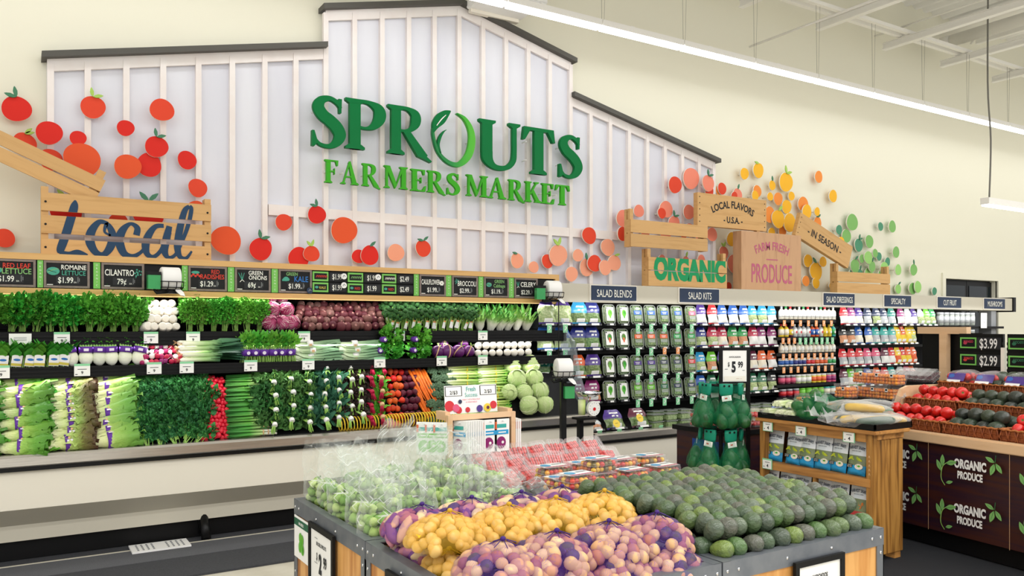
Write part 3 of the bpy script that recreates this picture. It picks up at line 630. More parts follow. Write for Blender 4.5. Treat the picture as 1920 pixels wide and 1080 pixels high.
for x in (X0+.035, X1-.035):
    for k in range(5): z = z0+.05+k*(z1-z0-.1)/4; mb.m('inkb').cyl((x, CY-.003, z), (x, CY, z), .007, n=8)
part('box', mb, o)
for x in (X0+.09, X1-.14): mb = MB('crate'); mb.bx(x-.03, x+.03, CY+.01, CY+.06, z0-.12, z0); part('leg', mb, o)
o = empty('plank_box', 'deep wooden box with pink arched lettering and line on its front', 'crate'); X0, X1 = xY(1390, CY-.06), xY(1502, CY-.06); z1 = zc(1440, 438)
mb = MB('box_pink'); mb.bx(X0, X1, CY-.06, CY+.08, CT, z1); mb.at(FY((X0+X1)/2, CY-.06, 0)); mb.m('pinkt').text('FARM FRESH', .11, (X1-X0)*.6, y=z1-.22, bold=.02, arc=.75, xs=.75); mb.rect(-.11, .11, z1-.355, z1-.34); mb.text('PRODUCE', .25, (X1-X0)*.78, y=CT+.11, bold=.012, xs=.5); mb.at(); part('box', mb, o)
o = empty('plank_box', 'long wooden plank box tilted down to the right with dark lettering', 'crate'); q = onY(1491, 440, CY); q1 = onY(1590, 503, CY); L = sqrt((q1.x-q.x)**2+(q1.z-q.z)**2); a = math.atan2(q.z-q1.z, q1.x-q.x)
o.location = q; o.rotation_euler = (0, a, 0); mb = MB('crate'); mb.bx(0, L, 0, .06, 0, .33); mb.at(FY(L/2, 0, 0)); mb.m('ink').text('- IN SEASON -', .10, L*.86, y=.115, bold=.018, xs=.9); mb.at()
for k in range(4): mb.m('inkb').cyl((.04, -.003, .05+k*.075), (.04, 0, .05+k*.075), .006, n=8)
part('box', mb, o)
o = empty('slatted_crate', 'small slatted wooden crate farthest right, under green fruit cutouts', 'crate'); X0, X1 = xY(1570, CY), xY(1669, CY)
slatbox(o, 'crate', X0, X1, [(CT+.01, CT+.16), (CT+.175, CT+.315)], CY, screws=False, ztop=CT+.43, zb=CT)
# ------------------------------------------------------------------ refrigerated cases
mk('leafg', '#55a838', .5, c2='#3a8a2a', sc=40, ov=.22, hue=.02); mk('leafd', '#43894a', .5, c2='#2c6337', sc=40, ov=.2, hue=.015); mk('leafy', '#72bf42', .5, c2='#52a335', sc=40, ov=.2, hue=.02); mk('leafk', '#558a47', .6, c2='#386634', sc=25, ov=.2, hue=.02, bump=.4, bsc=90)
mk('leafbl', '#467f62', .55, c2='#2f5f49', sc=25, ov=.15, bump=.4, bsc=60); mk('leafr', '#47423a', .6, c2='#472a2c', sc=25, ov=.2); mk('stemg', '#a9cf72', .5, c2='#8fbf56', sc=20); mk('stemw', '#e6ead0', .5); mk('stemr', '#c02048', .45, c2='#8f1030', sc=20)
mk('radw', '#f3efe6', .4, c2='#e6dfd0', sc=8, ov=.06); mk('radpal', '#d02', .35, pal=['#c2274b', '#f3ece4', '#a8285e', '#d33a55', '#f2e9e4', '#8d2f6b'], ov=.1); mk('rad', '#d41c34', .3, c2='#c0142c', sc=30, ov=.12); mk('beet', '#7b4a4a', .55, pal=['#6f4842', '#612c32', '#7d5a52', '#55202a', '#6c3d3b'], c2='#451d26', sc=25, bump=.3)
mk('cut', '#b0847a', .6, c2='#7d3f45', sc=60); mk('beetp', '#5e1f30', .4, c2='#4a1426', sc=25, ov=.15, bump=.2); mk('beeto', '#d9562a', .4, c2='#c2411f', sc=25, ov=.15, hue=.015); mk('carrot', '#e8772a', .45, c2='#d9631c', sc=20, ov=.12, bump=.15, bsc=50)
mk('broc', '#647f60', .75, c2='#4d6a4e', sc=50, ov=.12, bump=.9, bsc=260); mk('brocd', '#3d6b34', .7, c2='#2c5528', sc=50, ov=.12, bump=.9, bsc=260); mk('purple', '#6a2a6d', .3, c2='#571f5c', sc=6, ov=.15); mk('turnip', '#f0ebdf', .35, c2='#e4dccb', sc=7, ov=.05); mk('band', '#5b2f91', .45, c2='#6b3ba1', sc=20); mk('bandlab', '#e9dff0', .5); mk('tan', '#d9b184', .5)
mkramp('lett', 0, [(0, '#e9eac6'), (.22, '#cfdc96'), (.42, '#94bd54'), (.65, '#5f9733'), (1, '#437c28')], .42, .12, 6, .35, 60, streak=(1, 6, 6)); mkramp('lettr', 0, [(0, '#ebecca'), (.3, '#cfdc94'), (.55, '#97b45a'), (.72, '#6a6a35'), (1, '#4f2f28')], .42, .14, 6, .35, 60, streak=(1, 6, 6)); mkramp('rom', 0, [(0, '#eceac8'), (.3, '#d0dc98'), (.45, '#9ac25e'), (.7, '#6fa545'), (1, '#4f8b36')], .42, .1, 6, .3, 40, streak=(1, 9, 9))
mkramp('onion', 0, [(0, '#2f6f2d'), (.45, '#58a03c'), (.68, '#b9d88a'), (.8, '#f3f2e4'), (1, '#efe9da')], .35, .05, 6, 0); mkramp('leek', 0, [(0, '#f4f2e2'), (.15, '#e9edca'), (.35, '#a9c983'), (.6, '#4f7f55'), (1, '#35604a')], .4, .06, 5, .2, 40, streak=(1, 9, 9)); mkramp('chardg', 2, [(0, '#8fbf56'), (.3, '#4f9a35'), (1, '#2f7a2a')], .5)
mkramp('bok', 2, [(0, '#f6f5ea'), (.38, '#eef0d8'), (.55, '#8fbe5c'), (.8, '#4f9438'), (1, '#3a7f30')], .4, .08); mkramp('fennel', 2, [(0, '#f3f2e4'), (.55, '#e8edcf'), (.8, '#a9cf7a'), (1, '#6ea84a')], .4, .06); mkramp('celery', 0, [(0, '#e9efc4'), (.4, '#cfe08c'), (1, '#9fc858')], .38, .08, 5, .2, 30, streak=(1, 14, 14)); mkramp('coll', 0, [(0, '#dfe9c9'), (.3, '#b9d2a5'), (.65, '#86ad83'), (1, '#7aa37c')], .5, .1, 6, .3, 30, streak=(1, 9, 9))
mk('cabb', '#cfe0a0', .4, c2='#b9d488', sc=6, ov=.06, bump=.35, bsc=14); mk('cabv', '#e6edc4', .4); mk('radic', '#8a1d48', .4, c2='#b4577c', sc=7, ov=.1, stretch=(3, 3, .6)); mk('daikon', '#f3efe4', .4, c2='#e6dccb', sc=9, ov=.05); mk('hose', '#ecc93a', .35); mk('romt', '#86b84f', .45, c2='#629a3a', sc=25, ov=.12); mk('leafrd', '#5a4a34', .5, c2='#6b3f35', sc=30, ov=.2, hue=.02); mkfilm('clearend', '#c8ced4', .12, .5, .1, '#e8edf0')
PX0, PX1 = -1.0, 4.93
o = empty('refrigerated_case', 'long refrigerated produce case with steel bumper and cream front under the big sign', 'produce case', (0, 6.7, 0))
def cp(name, mb, lab=None): mb.M = Matrix.Identity(4); ob = part(name, mb, o, lab); ob.location = -Vector(o.location); return ob
YZ = lambda X: Matrix(((0, 0, 1, X), (1, 0, 0, 0), (0, 1, 0, 0), (0, 0, 0, 1)))
def prof(mat, poly, x0, x1):
    mb = MB(mat); mb.M = YZ(x0); mb.prism(poly, x1-x0); return mb
cp('front_panel', prof('cream', [(6.40, .41), (6.46, .41), (6.46, .69), (6.40, .69)], PX0, PX1)); cp('lower_skirt', prof('cream2', [(6.40, .408), (6.57, .27), (6.57, .16), (6.70, .16), (6.70, .408)], PX0, PX1)); cp('kick_recess', prof('black', [(6.62, .02), (6.72, .02), (6.72, .159), (6.62, .159)], PX0, PX1))  # skirt's darker cream paints in the shade below the front panel
mb = MB('rubber'); mb.cyl((1.28, 6.5, .02), (1.28, 6.6, .18), .035); mb.cyl((1.28, 6.6, .05), (1.28, 6.6, .17), .04); cp('drain_pipe', mb)
cp('bumper', prof('steel', [(6.37, .70), (6.36, .71), (6.36, .765), (6.375, .782), (6.46, .782), (6.46, .70)], PX0, PX1)); cp('rubber_strip', prof('rubber', [(6.37, .672), (6.46, .672), (6.46, .699), (6.37, .699)], PX0, PX1))
cp('sloped_deck', prof('blackm', [(6.46, .70), (6.46, .74), (6.98, 1.24), (6.98, .70)], PX0, PX1)); cp('back_panel', prof('blackm', [(7.5, .70), (7.56, .70), (7.56, 2.1), (7.5, 2.1)], PX0, PX1))
cp('mirror', prof('mirror', [(7.44, 1.72), (7.445, 1.72), (7.36, 2.02), (7.355, 2.02)], PX0, PX1), 'dark mirror at the back of the upper shelf')
for y0, z0, z1 in ((6.86, 1.50, 1.607), (6.74, 1.275, 1.35)):
    mb = prof('blackm', [(y0, z0), (7.5, z0), (7.5, z1+.02), (y0, z1)], PX0, PX1); mb.M = Matrix.Identity(4); mb.m('black')
    for k in range(3): mb.bx(PX0, PX1, y0-.006, y0, z0+.012+k*.028, z0+.026+k*.028)
    cp('shelf', mb)
cp('canopy', prof('black', [(7.02, 1.895), (7.56, 1.895), (7.56, 2.17), (7.02, 2.17)], PX0, PX1-.03))
mb = MB('pineh'); mb.bx(PX0, PX1, 6.99, 7.1, 2.148, 2.196); mb.bx(PX0, PX1, 6.99, 7.1, 1.886, 1.936); mb.bx(PX1-.05, PX1, 6.989, 7.1, 1.936, 2.148); mb.bx(PX0, PX1, 7.1, 7.56, 2.171, 2.195); cp('wood_trim', mb)
mb = MB('cream'); mb.bx(PX1-.04, PX1, 6.41, 7.56, .16, .70); cp('end_panel', mb); mb = MB('clearend'); mb.M = YZ(PX1-.035); mb.prism([(6.42, .70), (6.44, .84), (6.6, 1.15), (6.7, 1.5), (6.86, 1.62), (6.98, 1.885), (7.5, 1.885), (7.5, .70)], .03); cp('end_window', mb, 'clear curved end window')
PX0, PX1 = 4.94, 14.1
o = empty('refrigerated_case', 'long refrigerated salad case with beige canopy and blue section signs', 'produce case', (9.5, 6.7, 0))
cp('front_panel', prof('cream', [(6.40, .17), (6.46, .17), (6.46, .50), (6.40, .50)], PX0, PX1)); cp('kick_recess', prof('black', [(6.50, .02), (6.7, .02), (6.7, .169), (6.50, .169)], PX0, PX1)); cp('bumper', prof('steel', [(6.37, .505), (6.36, .515), (6.36, .565), (6.375, .58), (6.46, .58), (6.46, .505)], PX0, PX1))
cp('rubber_strip', prof('rubber', [(6.37, .478), (6.46, .478), (6.46, .504), (6.37, .504)], PX0, PX1)); cp('well', prof('blackm', [(6.46, .46), (6.46, .53), (6.98, .58), (7.5, .58), (7.5, .46)], PX0, PX1)); cp('back_panel', prof('blackm', [(7.3, .58), (7.56, .58), (7.56, 1.9), (7.3, 1.9)], PX0, DX0-.2))
cp('canopy', prof('wallb' if 'wallb' in MATS else 'cream2', [(7.0, 1.91), (7.56, 1.91), (7.56, 2.11), (7.0, 2.11)], PX0+.02, PX1)); cp('canopy_end', prof('black', [(6.98, 1.89), (7.56, 1.89), (7.56, 2.13), (6.98, 2.13)], PX1, PX1+.08))
ROWZ = [1.66, 1.395, 1.10, .825]
for z in ROWZ:
    cp('shelf', prof('blackm', [(6.98, z-.045), (7.3, z-.045), (7.3, z-.01), (6.98, z-.01)], PX0, PX1-.3))
mb = MB('grayt'); mb.bx(13.55, 13.7, 7.05, 7.25, .58, 1.9); cp('end_post', mb)
# section signs on the canopy
for a, b, s_ in ((1110, 1194, 'SALAD BLENDS'), (1276, 1349, 'SALAD KITS'), (1546, 1603, 'SALAD DRESSINGS'), (1660, 1709, 'SPECIALTY'), (1760, 1803, 'CUT FRUIT'), (1847, 1885, 'MUSHROOMS')):
    x0, x1 = xY(a, 6.97), xY(b, 6.97); mb = MB('offw'); mb.bx(x0-.015, x1+.015, 6.985, 6.999, 1.925, 2.105); mb.m('dnavy').bx(x0, x1, 6.975, 6.986, 1.935, 2.095); mb.at(FY((x0+x1)/2, 6.975, 0)); mb.m('chalk').text(s_, .085, (x1-x0)*.86, y=1.972, bold=.004, xs=.62); mb.at()
    one('section_sign', mb, f'navy sign reading {s_.lower()} on the beige canopy', 'sign', group='navy section signs')
# chalk signs on the wooden header
def sign_root(label, x0, x1, strip=None):
    o = empty('chalk_sign', label, 'price sign', (x0, 7.0, 1.942), 'chalk price signs on the header'); x = x0
    mb = MB('sframe'); wd = x1-x0; z0, z1 = 0, .203
    mb.bx(0, wd, -.012, .012, z0, .016); mb.bx(0, wd, -.012, .012, z1-.016, z1); mb.bx(0, .016, -.012, .012, .016, z1-.016); mb.bx(wd-.016, wd, -.012, .012, .016, z1-.016); part('frame', mb, o)
    if strip:
        mb = MB('strip'); s0 = strip[0]-x0; s1 = strip[1]-x0; mb.bx(s0, s1, -.004, .012, 0, .203); mb.at(FY((s0+s1)/2, -.004, 0)); mb.m('chalk')
        for i, ch in enumerate('ORGANIC'): mb.text(ch, .014, y=.175-i*.026)
        mb.at(); part('green_strip', mb, o)
    return o, wd
def board(o, wd, lines, price, pic=None, unit=True):
    mb = MB('slate'); mb.bx(.016, wd-.016, -.004, .01, .016, .187); mb.at(FY(0, -.004, 0))
    for tx, mat, h, x, y, mw in lines: mb.m(mat).text(tx, h, mw*wd, x=x*wd, y=y, bold=.012, xs=.8)
    if pic:
        kind, x, y, r = pic; x *= wd
        if kind == 'head': mb.m('chalkt').disc(x, y, r*1.2, r*.85); mb.m('chalkg').stroke([(x-r, y-r*.3, .006), (x, y+r*.3, .005), (x+r, y+r*.5, .004)]); mb.m('slate').stroke([(x-r, y+.2*r, .004), (x+r*.6, y-.3*r, .003)])
        if kind == 'sprig':
            mb.m('chalkt')
            for k in range(9): mb.disc(x+r*cos(k*2.4)*sqrt(k/9), y+r*sin(k*2.4)*sqrt(k/9), r*.2)
            mb.stroke([(x-r*.5, y-r*1.3, .004), (x, y, .004)])
        if kind == 'onion': 
            for a in (-.5, -.1, .3): mb.m('chalkt').stroke([(x, y-r, .005), (x+a*r*2, y+r, .004)])
            mb.m('chalk').stroke([(x-r*.6, y-r*1.6, .004), (x, y-r, .005), (x+r*.6, y-r*1.5, .003)])
        if kind == 'rad':
            mb.m('chalkr')
            for k in range(5): mb.disc(x+(k-2)*r*.55, y-.3*r+(k % 2)*r*.4, r*.32)
            mb.m('chalkt').disc(x, y+r*.7, r*1.1, r*.4)
        if kind == 'leafy': mb.m('chalkt').stroke([(x-r*1.4, y-r*.4, .01), (x, y+.2*r, .04), (x+r*1.2, y-.2*r, .015)])
        if kind == 'caul': mb.m('chalk'); [mb.disc(x+r*.6*cos(k*1.05), y+r*.6*sin(k*1.05), r*.42) for k in range(6)]
    mb.m('pricebg').rect(wd*.26, wd*.78, .03, .092); mb.m('chalk').text(price, .045, wd*.36, x=wd*.47, y=.038, bold=.01, xs=.75)
    if unit: mb.text('EA', .012, x=wd*.68, y=.038); mb.m('grayt').stroke([(wd*.74, .04, .004), (wd*.74, .085, .004)]); mb.stroke([(wd*.77, .05, .004), (wd*.77, .075, .004)])
    mb.m('chalk').rect(.02, .06, .02, .026); mb.at(); part('board', mb, o)
X7 = lambda px: xY(px, 7.0)
o, wd = sign_root('chalk sign for red leaf lettuce at the far left of the header', X7(-40), X7(67)); board(o, wd, [('RED LEAF', 'chalkr', .038, .66, .138, .55), ('LETTUCE', 'chalkg', .042, .66, .096, .62)], '$1.99', ('head', .3, .12, .03))
o, wd = sign_root('chalk sign for romaine lettuce with a teal lettuce drawing', X7(82), X7(168), (X7(70), X7(81))); board(o, wd, [('ROMAINE', 'chalk', .036, .65, .14, .55), ('LETTUCE', 'chalkt', .036, .65, .097, .6)], '$1.99', ('head', .2, .125, .036))
o, wd = sign_root('chalk sign reading cilantro beside the bag dispenser', X7(190), X7(270), (X7(175), X7(188))); board(o, wd, [('CILANTRO', 'chalk', .05, .42, .105, .68)], '79¢', ('sprig', .85, .13, .032))
o, wd = sign_root('chalk sign for red radishes lettered in red', X7(353), X7(425), (X7(341), X7(352))); board(o, wd, [('RED', 'chalkr', .034, .7, .145, .3), ('RADISHES', 'chalkr', .04, .62, .1, .62)], '$1.29', ('rad', .18, .13, .03))
o, wd = sign_root('chalk sign for green onions with an onion drawing', X7(440), X7(507), (X7(427), X7(439))); board(o, wd, [('GREEN', 'chalk', .036, .58, .145, .5), ('ONIONS', 'chalk', .036, .64, .105, .6)], '69¢', ('onion', .2, .13, .03))
o, wd = sign_root('chalk sign for green kale with blue lettering', X7(522), X7(584), (X7(509), X7(521))); board(o, wd, [('GREEN', 'chalkg', .03, .4, .15, .42), ('KALE', 'chalkb', .05, .68, .098, .55)], '$1.99', ('leafy', .22, .115, .024))
o, wd = sign_root('chalk sign for cauliflower, lettered in white', X7(786), X7(835), (X7(776), X7(785))); board(o, wd, [('CAULIFLOWER', 'chalk', .05, .43, .11, .7)], '$1.99', ('caul', .85, .125, .024))
o, wd = sign_root('chalk sign for broccoli with slanted white lettering', X7(847), X7(895), (X7(836), X7(846))); board(o, wd, [('BROCCOLI', 'chalk', .05, .58, .105, .72)], '$2.99', ('sprig', .18, .15, .024))
o, wd = sign_root('chalk sign for green cabbage, lettered in green', X7(907), X7(953), (X7(897), X7(906))); board(o, wd, [('GREEN', 'chalkg', .034, .62, .145, .5), ('Cabbage', 'chalkg', .036, .62, .1, .6)], '$1.19', ('head', .2, .125, .026))
o, wd = sign_root('chalk sign reading celery, last on the wooden header', X7(964), X7(1007), (X7(954), X7(963))); board(o, wd, [('CELERY', 'chalk', .05, .6, .115, .66)], '$2.29', ('onion', .16, .14, .024))
k = 0
for row, (z0, wh) in enumerate(((1.955, 'lower'), (2.052, 'upper'))):
    for a, b, c, wc in ((586, 617, 650, 'left'), (652, 682, 715, 'middle'), (716, 744, 775, 'right')):
        x0, x1, x2 = X7(a), X7(b), X7(c); o = empty('small_price_sign', f'small green framed price sign in the {wh} row, {wc} of three', 'price sign', (x0, 7.0, z0), 'small chalk price signs in the middle of the header'); k += 1
        mb = MB('strip'); wd = x1-x0-.008; mb.bx(0, wd, -.006, .02, 0, .085); mb.at(FY(0, -.006, 0)); mb.m('slate').rect(.014, wd-.014, .016, .07)
        tx = {('lower', 'left'): ('KALE', 'chalky'), ('lower', 'middle'): ('RED', 'chalkr'), ('lower', 'right'): ('RED', 'chalkr'), ('upper', 'left'): ('', 'chalkr'), ('upper', 'middle'): ('', 'chalkg'), ('upper', 'right'): ('', 'chalk')}[(wh, wc)]
        if tx[0]: mb.m(tx[1]).text(tx[0], .022, wd*.4, x=wd*.62, y=.03, bold=.01); mb.m('chalkt').disc(wd*.25, .043, .016, .012)
        else:
            mb.m(tx[1])
            for j in range(6): mb.stroke([(.03+j*wd*.12, .032, .005), (.04+j*wd*.12, .052, .004), (.05+j*wd*.12, .032, .004)])
        mb.at(); part('label_frame', mb, o)
        mb = MB('slate'); mb.bx(x1-x0, x2-x0, -.002, .02, 0, .085); mb.at(FY(x1-x0, -.002, 0)); mb.m('pricebg').rect(.01, x2-x1-.01, .015, .075); mb.m('chalk').text('$1.99' if wc != 'right' else '$2.49', .05, (x2-x1)*.62, x=(x2-x1)*.45, y=.02, bold=.008, xs=.6); mb.at(); part('price_strip', mb, o)
for px, z, nm, c in ((643, 2.10, 'white round sticker above the upper left small price', 'white'), (707, 2.103, 'white round sticker above the upper middle small price', 'white'), (643, 2.02, 'white round sticker above the lower left small price', 'white'), (579, 1.965, 'small dark blue round sticker on the kale sign corner', 'dnavy')):
    mb = MB(c); mb.at(FY(X7(px), 6.975, z)); mb.disc(0, 0, .027, n=20, z=.0); mb.disc(0, 0, .027, n=20, z=.004); mb.m('grayt').stroke([(-.01, -.008, .006), (0, .01, .006), (.012, -.004, .006)], z=.005); mb.at(); one('round_sticker', mb, nm, 'sticker')
# ------------------------------------------------------------------ vegetables: one of each kind
def rv(r): return Vector((rnd.gauss(0, 1), rnd.gauss(0, 1), rnd.gauss(0, 1))).normalized()*r
def leafball(mb, c, rad, n, L, W, up=.35, seed=0, cup=.3, ruf=.15, out=1.0):
    for _ in range(n):
        d = rv(1); d.z += up*.4; p = Vector(c)+Vector((d.x*rad[0], d.y*rad[1], d.z*rad[2]))*rnd.uniform(.55, 1); dd = (d*out+rv(.6)+Vector((0, 0, up))).normalized()
        mb.sheet(p, dd, rv(1), L*rnd.uniform(.7, 1.2), W*rnd.uniform(.7, 1.2), cup, rnd.uniform(-.2, .3), ruf, 2, 2, rnd.uniform(0, 6), .75, .25)
def herb(lm, n, L, W, sw=.05, ruf=.2):
    t = Tpl('herb_bunch', 'herb'); mb = MB('stemg')
    for k in range(26):
        a = rnd.uniform(0, 2*pi); r = rnd.uniform(0, .022); b = rnd.uniform(.03, .075); mb.tube(spline([(r*cos(a), r*sin(a), 0), (r*cos(a)*1.2, r*sin(a)*1.2, .06), (b*cos(a), b*sin(a), .15)], 2), .0022, 3, False)
    t.add('stems', mb); mb = MB(lm); leafball(mb, (0, 0, .152), (.09, .07, .105), int(n*1.25), L, W, .3, ruf=ruf); t.add('foliage', mb); return t
T_pars = herb('leafg', 330, .035, .017); T_curl = herb('leafy', 420, .022, .013, ruf=.5)
def place_row(t, pts, lab, group): 
    for k, M in enumerate(pts): place(t, M, lab(k), group)
def P3(x, y, z, rx=0, ry=0, rz=0, s=1.0): return TR((x, y, z)) @ RZ(rz) @ RY(ry) @ RX(rx) @ SCL(s, s, s)
S1Y, S1Z, S2Z = 6.97, 1.612, 1.352
def rowx(a, b, n, Y): x0, x1 = xY(a, Y), xY(b, Y); return [x0+(x1-x0)*(k+.5)/n for k in range(n)]
for nm, T_, a, b, n, txt in (('flat', T_pars, -20, 268, 12, 'flat parsley bunch'), ('curly', T_curl, 345, 493, 7, 'curly parsley bunch')):
    for r, (y, z, s) in enumerate(((6.98, S1Z, 1.0), (7.13, S1Z+.07, 1.05))):
        rw = ('front', 'back')[r]
        for k, x in enumerate(rowx(a, b, n, y)): place(T_, P3(x+jit(.01), y, z, radians(14)+jit(.08), jit(.1), rnd.uniform(-.5, .5), s*rnd.uniform(.95, 1.08)), f'green {txt} with pale stems, {rw} row on top shelf, {ordw(k+1)} from left', f'{nm} parsley bunches on the top shelf')
# daikon, seen end on
mb = MB('daikon'); mb.tube([(0, 0, 0), (0, .02, 0), (0, .12, 0), (0, .24, 0), (0, .33, 0)], [.026, .036, .037, .03, .012], 12); T_dai = Tpl('daikon_radish', 'daikon', mb)
xa, xb = xY(268, 6.92), xY(340, 6.92); k = 0
for r in range(4):
    for c in range(5-(r % 2)):
        k += 1; x = xa+.04+(c+.5*(r % 2))*(xb-xa-.06)/4.4
        place(T_dai, P3(x+jit(.008), 6.9+.04*r+jit(.02), S1Z+.04+r*.062, radians(-8)+jit(.12), 0, jit(.25), rnd.uniform(.85, 1.1)), f'white daikon seen end on, {ordw(c+1)} from left in row {ordw(r+1)} from below' if 0 else f'white daikon end in the top shelf pile, {ordw(r+1)} layer up, {ordw(c+1)} from left', 'daikon radishes on the top shelf')
# radicchio
def ball(mat, vein, r, n=6, cup=.6):
    mb = MB(mat); mb.ell((0, 0, 0), (r*.92,)*3, 14, 9, .03)
    for k in range(n):
        a = 2*pi*k/n+jit(.3); b = Vector((cos(a)*r*.25, sin(a)*r*.25, -r*.9)); 
        g = []
        for i in range(7):
            th = -1.4+2.5*i/6; row = []
            for j in range(7):
                u = (-1+j/3)*.85*max(.15, cos(th*.8)); rr = r*(1.0+.03*sin(k*2+i)+.05*abs(u)**2*sin(i*1.9+k)+.012*(k % 3)); row.append(mb.v((rr*cos(th)*cos(a+u), rr*cos(th)*sin(a+u), rr*sin(th))))
            g.append(row)
        for i in range(6):
            for j in range(6): mb.f((g[i][j], g[i][j+1], g[i+1][j+1], g[i+1][j]), True)
        if vein:
            mb.m(vein); mb.tube([mb.V[g[i][3]] for i in range(7)], [r*.05*(1-i/9) for i in range(7)], 4, False)
            for i in (1, 2, 3, 4):
                for e in (0, 6): mb.tube([mb.V[g[i][3]], mb.V[g[min(i+1, 6)][(3+e)//2]], mb.V[g[min(i+2, 6)][e]]], [r*.028, r*.02, r*.008], 3, False)
            mb.m(mat)
    return mb
mb = ball('radic', 'radw', .068); T_rdc = Tpl('radicchio_head', 'radicchio', mb)
for k, (px, z, y) in enumerate(((506, .07, 6.93), (528, .07, 6.93), (548, .07, 6.94), (512, .185, 7.0), (537, .185, 7.0), (505, .30, 7.1), (528, .31, 7.1))):
    place(T_rdc, P3(xY(px, y), y, S1Z+z, rnd.uniform(0, 3), rnd.uniform(0, 3), 0), f'purple and white radicchio head, {ordw(k+1)} counting left to right from the bottom row', 'radicchio heads on the top shelf')
# storage beets
def beetm(mat, r, root=True):
    mb = MB(mat); mb.lathe([(.001, -r*1.05), (r*.35, -r*.95), (r*.75, -r*.6), (r, 0), (r*.93, r*.45), (r*.6, r*.82), (r*.28, r*.95)], 10)
    mb.m('cut').cyl((0, 0, r*.9), (0, 0, r*1.05), r*.3, r*.26, 8); return mb
T_bt = Tpl('beet', 'beet', beetm('beet', .042)); k = 0
for r, (y, z, n) in enumerate(((6.93, .04, 13), (6.99, .095, 13), (7.06, .145, 12), (7.13, .19, 12), (7.22, .23, 11))):
    for c, x in enumerate(rowx(550+r*2, 722-r*3, n, y)):
        place(T_bt, P3(x+jit(.012), y+jit(.012), S1Z+z+jit(.01), rnd.uniform(.6, 1.9), jit(.5), jit(.6), rnd.uniform(.82, 1.12)), f'loose dark red beet on the top shelf, {ordw(r+1)} row from front, {ordw(c+1)} from left', 'loose beets on the top shelf')
# baby broccoli with tags
t = Tpl('broccolini_bunch', 'broccoli'); mb = MB('stemg')
for k in range(12):
    a = k*2.4; r = .006*sqrt(k)*1.4; mb.tube(spline([(r*cos(a), r*sin(a), 0), (r*cos(a)*1.3, r*sin(a)*1.3, .08), (r*cos(a)*3.2, r*sin(a)*2.4, .16)], 2), .005, 5, False)
t.add('stems', mb); mb = MB('brocd')
for k in range(24): a = k*2.4; r = .016*sqrt(k); mb.ell((r*cos(a), r*sin(a)*.8, .18+jit(.02)-.4*r*r/.08), (.021, .021, .02), 7, 5, .15, k)
t.add('florets', mb); mb = MB('white'); mb.M = FY(0, -.028, .07) @ RZ(jit(.3)); mb.prism([(-.02, -.045), (.02, -.045), (.02, .03), (-.02, .03)], .004); mb.m('tago').rect(-.019, .019, .015, .03, .0045); mb.M = Matrix.Identity(4); t.add('tag', mb)
for r, (y, z) in enumerate(((6.94, 0), (7.1, .07), (7.23, .12))):
    for c, x in enumerate(rowx(722, 888, (12, 11, 10)[r], y)): place(t, P3(x+jit(.01), y, S1Z+z, radians(12)+jit(.1), jit(.12), jit(.4), rnd.uniform(.9, 1.05)), f'baby broccoli bunch with white tag, {("front", "middle", "back")[r]} row of top shelf, {ordw(c+1)} from left', 'baby broccoli bunches on the top shelf')
# bok choy
t = Tpl('bok_choy', 'bok choy'); mb = MB('bok')
for k in range(11):
    a = k*2.4; r = .012+.0022*k; d = Vector((cos(a)*.32, sin(a)*.32, 1)); mb.sheet((cos(a)*r, sin(a)*r, 0), d, (cos(a), sin(a), -.3), .24+jit(.03), .042, -.5, .12, .12, 4, 6, k, .45, .25)
mb.ell((0, 0, .05), (.036, .036, .065), 10, 6); t.add('leaves', mb)
for r, (y, z) in enumerate(((6.96, 0), (7.12, .06))):
    for c, x in enumerate(rowx(892, 992, 6, y)): place(t, P3(x+jit(.01), y, S1Z+z, radians(16)+jit(.1), jit(.12), jit(3), rnd.uniform(.84, .96)), f'bok choy with white base, {("front", "back")[r]} row on the top shelf, {ordw(c+1)} from left', 'bok choy on the top shelf')
# ---- second shelf
t = Tpl('spinach_bunch', 'spinach'); mb = MB('leafg')
for k in range(30): a = rnd.uniform(0, 2*pi); r = rnd.uniform(0, .05); mb.sheet((r*cos(a), r*sin(a)*.8, .05+rnd.uniform(0, .06)), (cos(a)*.5, sin(a)*.4-.1, 1), (cos(a), sin(a)-.4, .1), .10, .035, .25, .2, .08, 4, 4, k, .8)
t.add('leaves', mb); mb = MB('stemg')
for k in range(16): a = k*2.4; r = .008*sqrt(k); mb.tube([(r*cos(a)*1.6, r*sin(a)-.02, 0), (r*cos(a), r*sin(a), .09)], .003, 4, False)
t.add('stems', mb); mb = MB('white'); mb.M = FY(0, -.048, .055) @ RZ(jit(.2)); mb.prism([(-.03, -.04), (.03, -.04), (.03, .035), (-.03, .035)], .003); mb.m('chalkb').disc(0, .005, .02, .008, .0035); mb.m('chalky').rect(-.03, .03, -.035, -.018, .0035); mb.M = Matrix.Identity(4); t.add('label_card', mb)
for c, x in enumerate(rowx(-32, 132, 7, 6.84)): place(t, P3(x, 6.85+jit(.01), S2Z, radians(8), jit(.1), jit(.3), 1.12), f'spinach bunch with white and yellow label on second shelf, {ordw(c+1)} from left', 'labelled spinach bunches')
t = Tpl('fennel_bulb', 'fennel'); mb = MB('fennel'); mb.ell((0, 0, .055), (.045, .035, .058), 12, 8, .04)
for k in range(5): x = -.024+k*.012; mb.tube([(x, 0, .09), (x*1.3, .01, .13), (x*1.6, .03, .15)], [.011, .008, .006], 6)
t.add('bulb', mb); mb = MB('band'); mb.lathe([(.0445, .085), (.043, .125)], 12); mb.m('bandlab').at(FY(0, -.0445, .1)); mb.rect(-.015, .015, -.006, .012); mb.at(); t.add('wrapper', mb)
t.add('fronds', (lambda m: (leafball(m, (0, .06, .17), (.05, .05, .03), 60, .03, .005, .2), m)[1])(MB('leafg')))
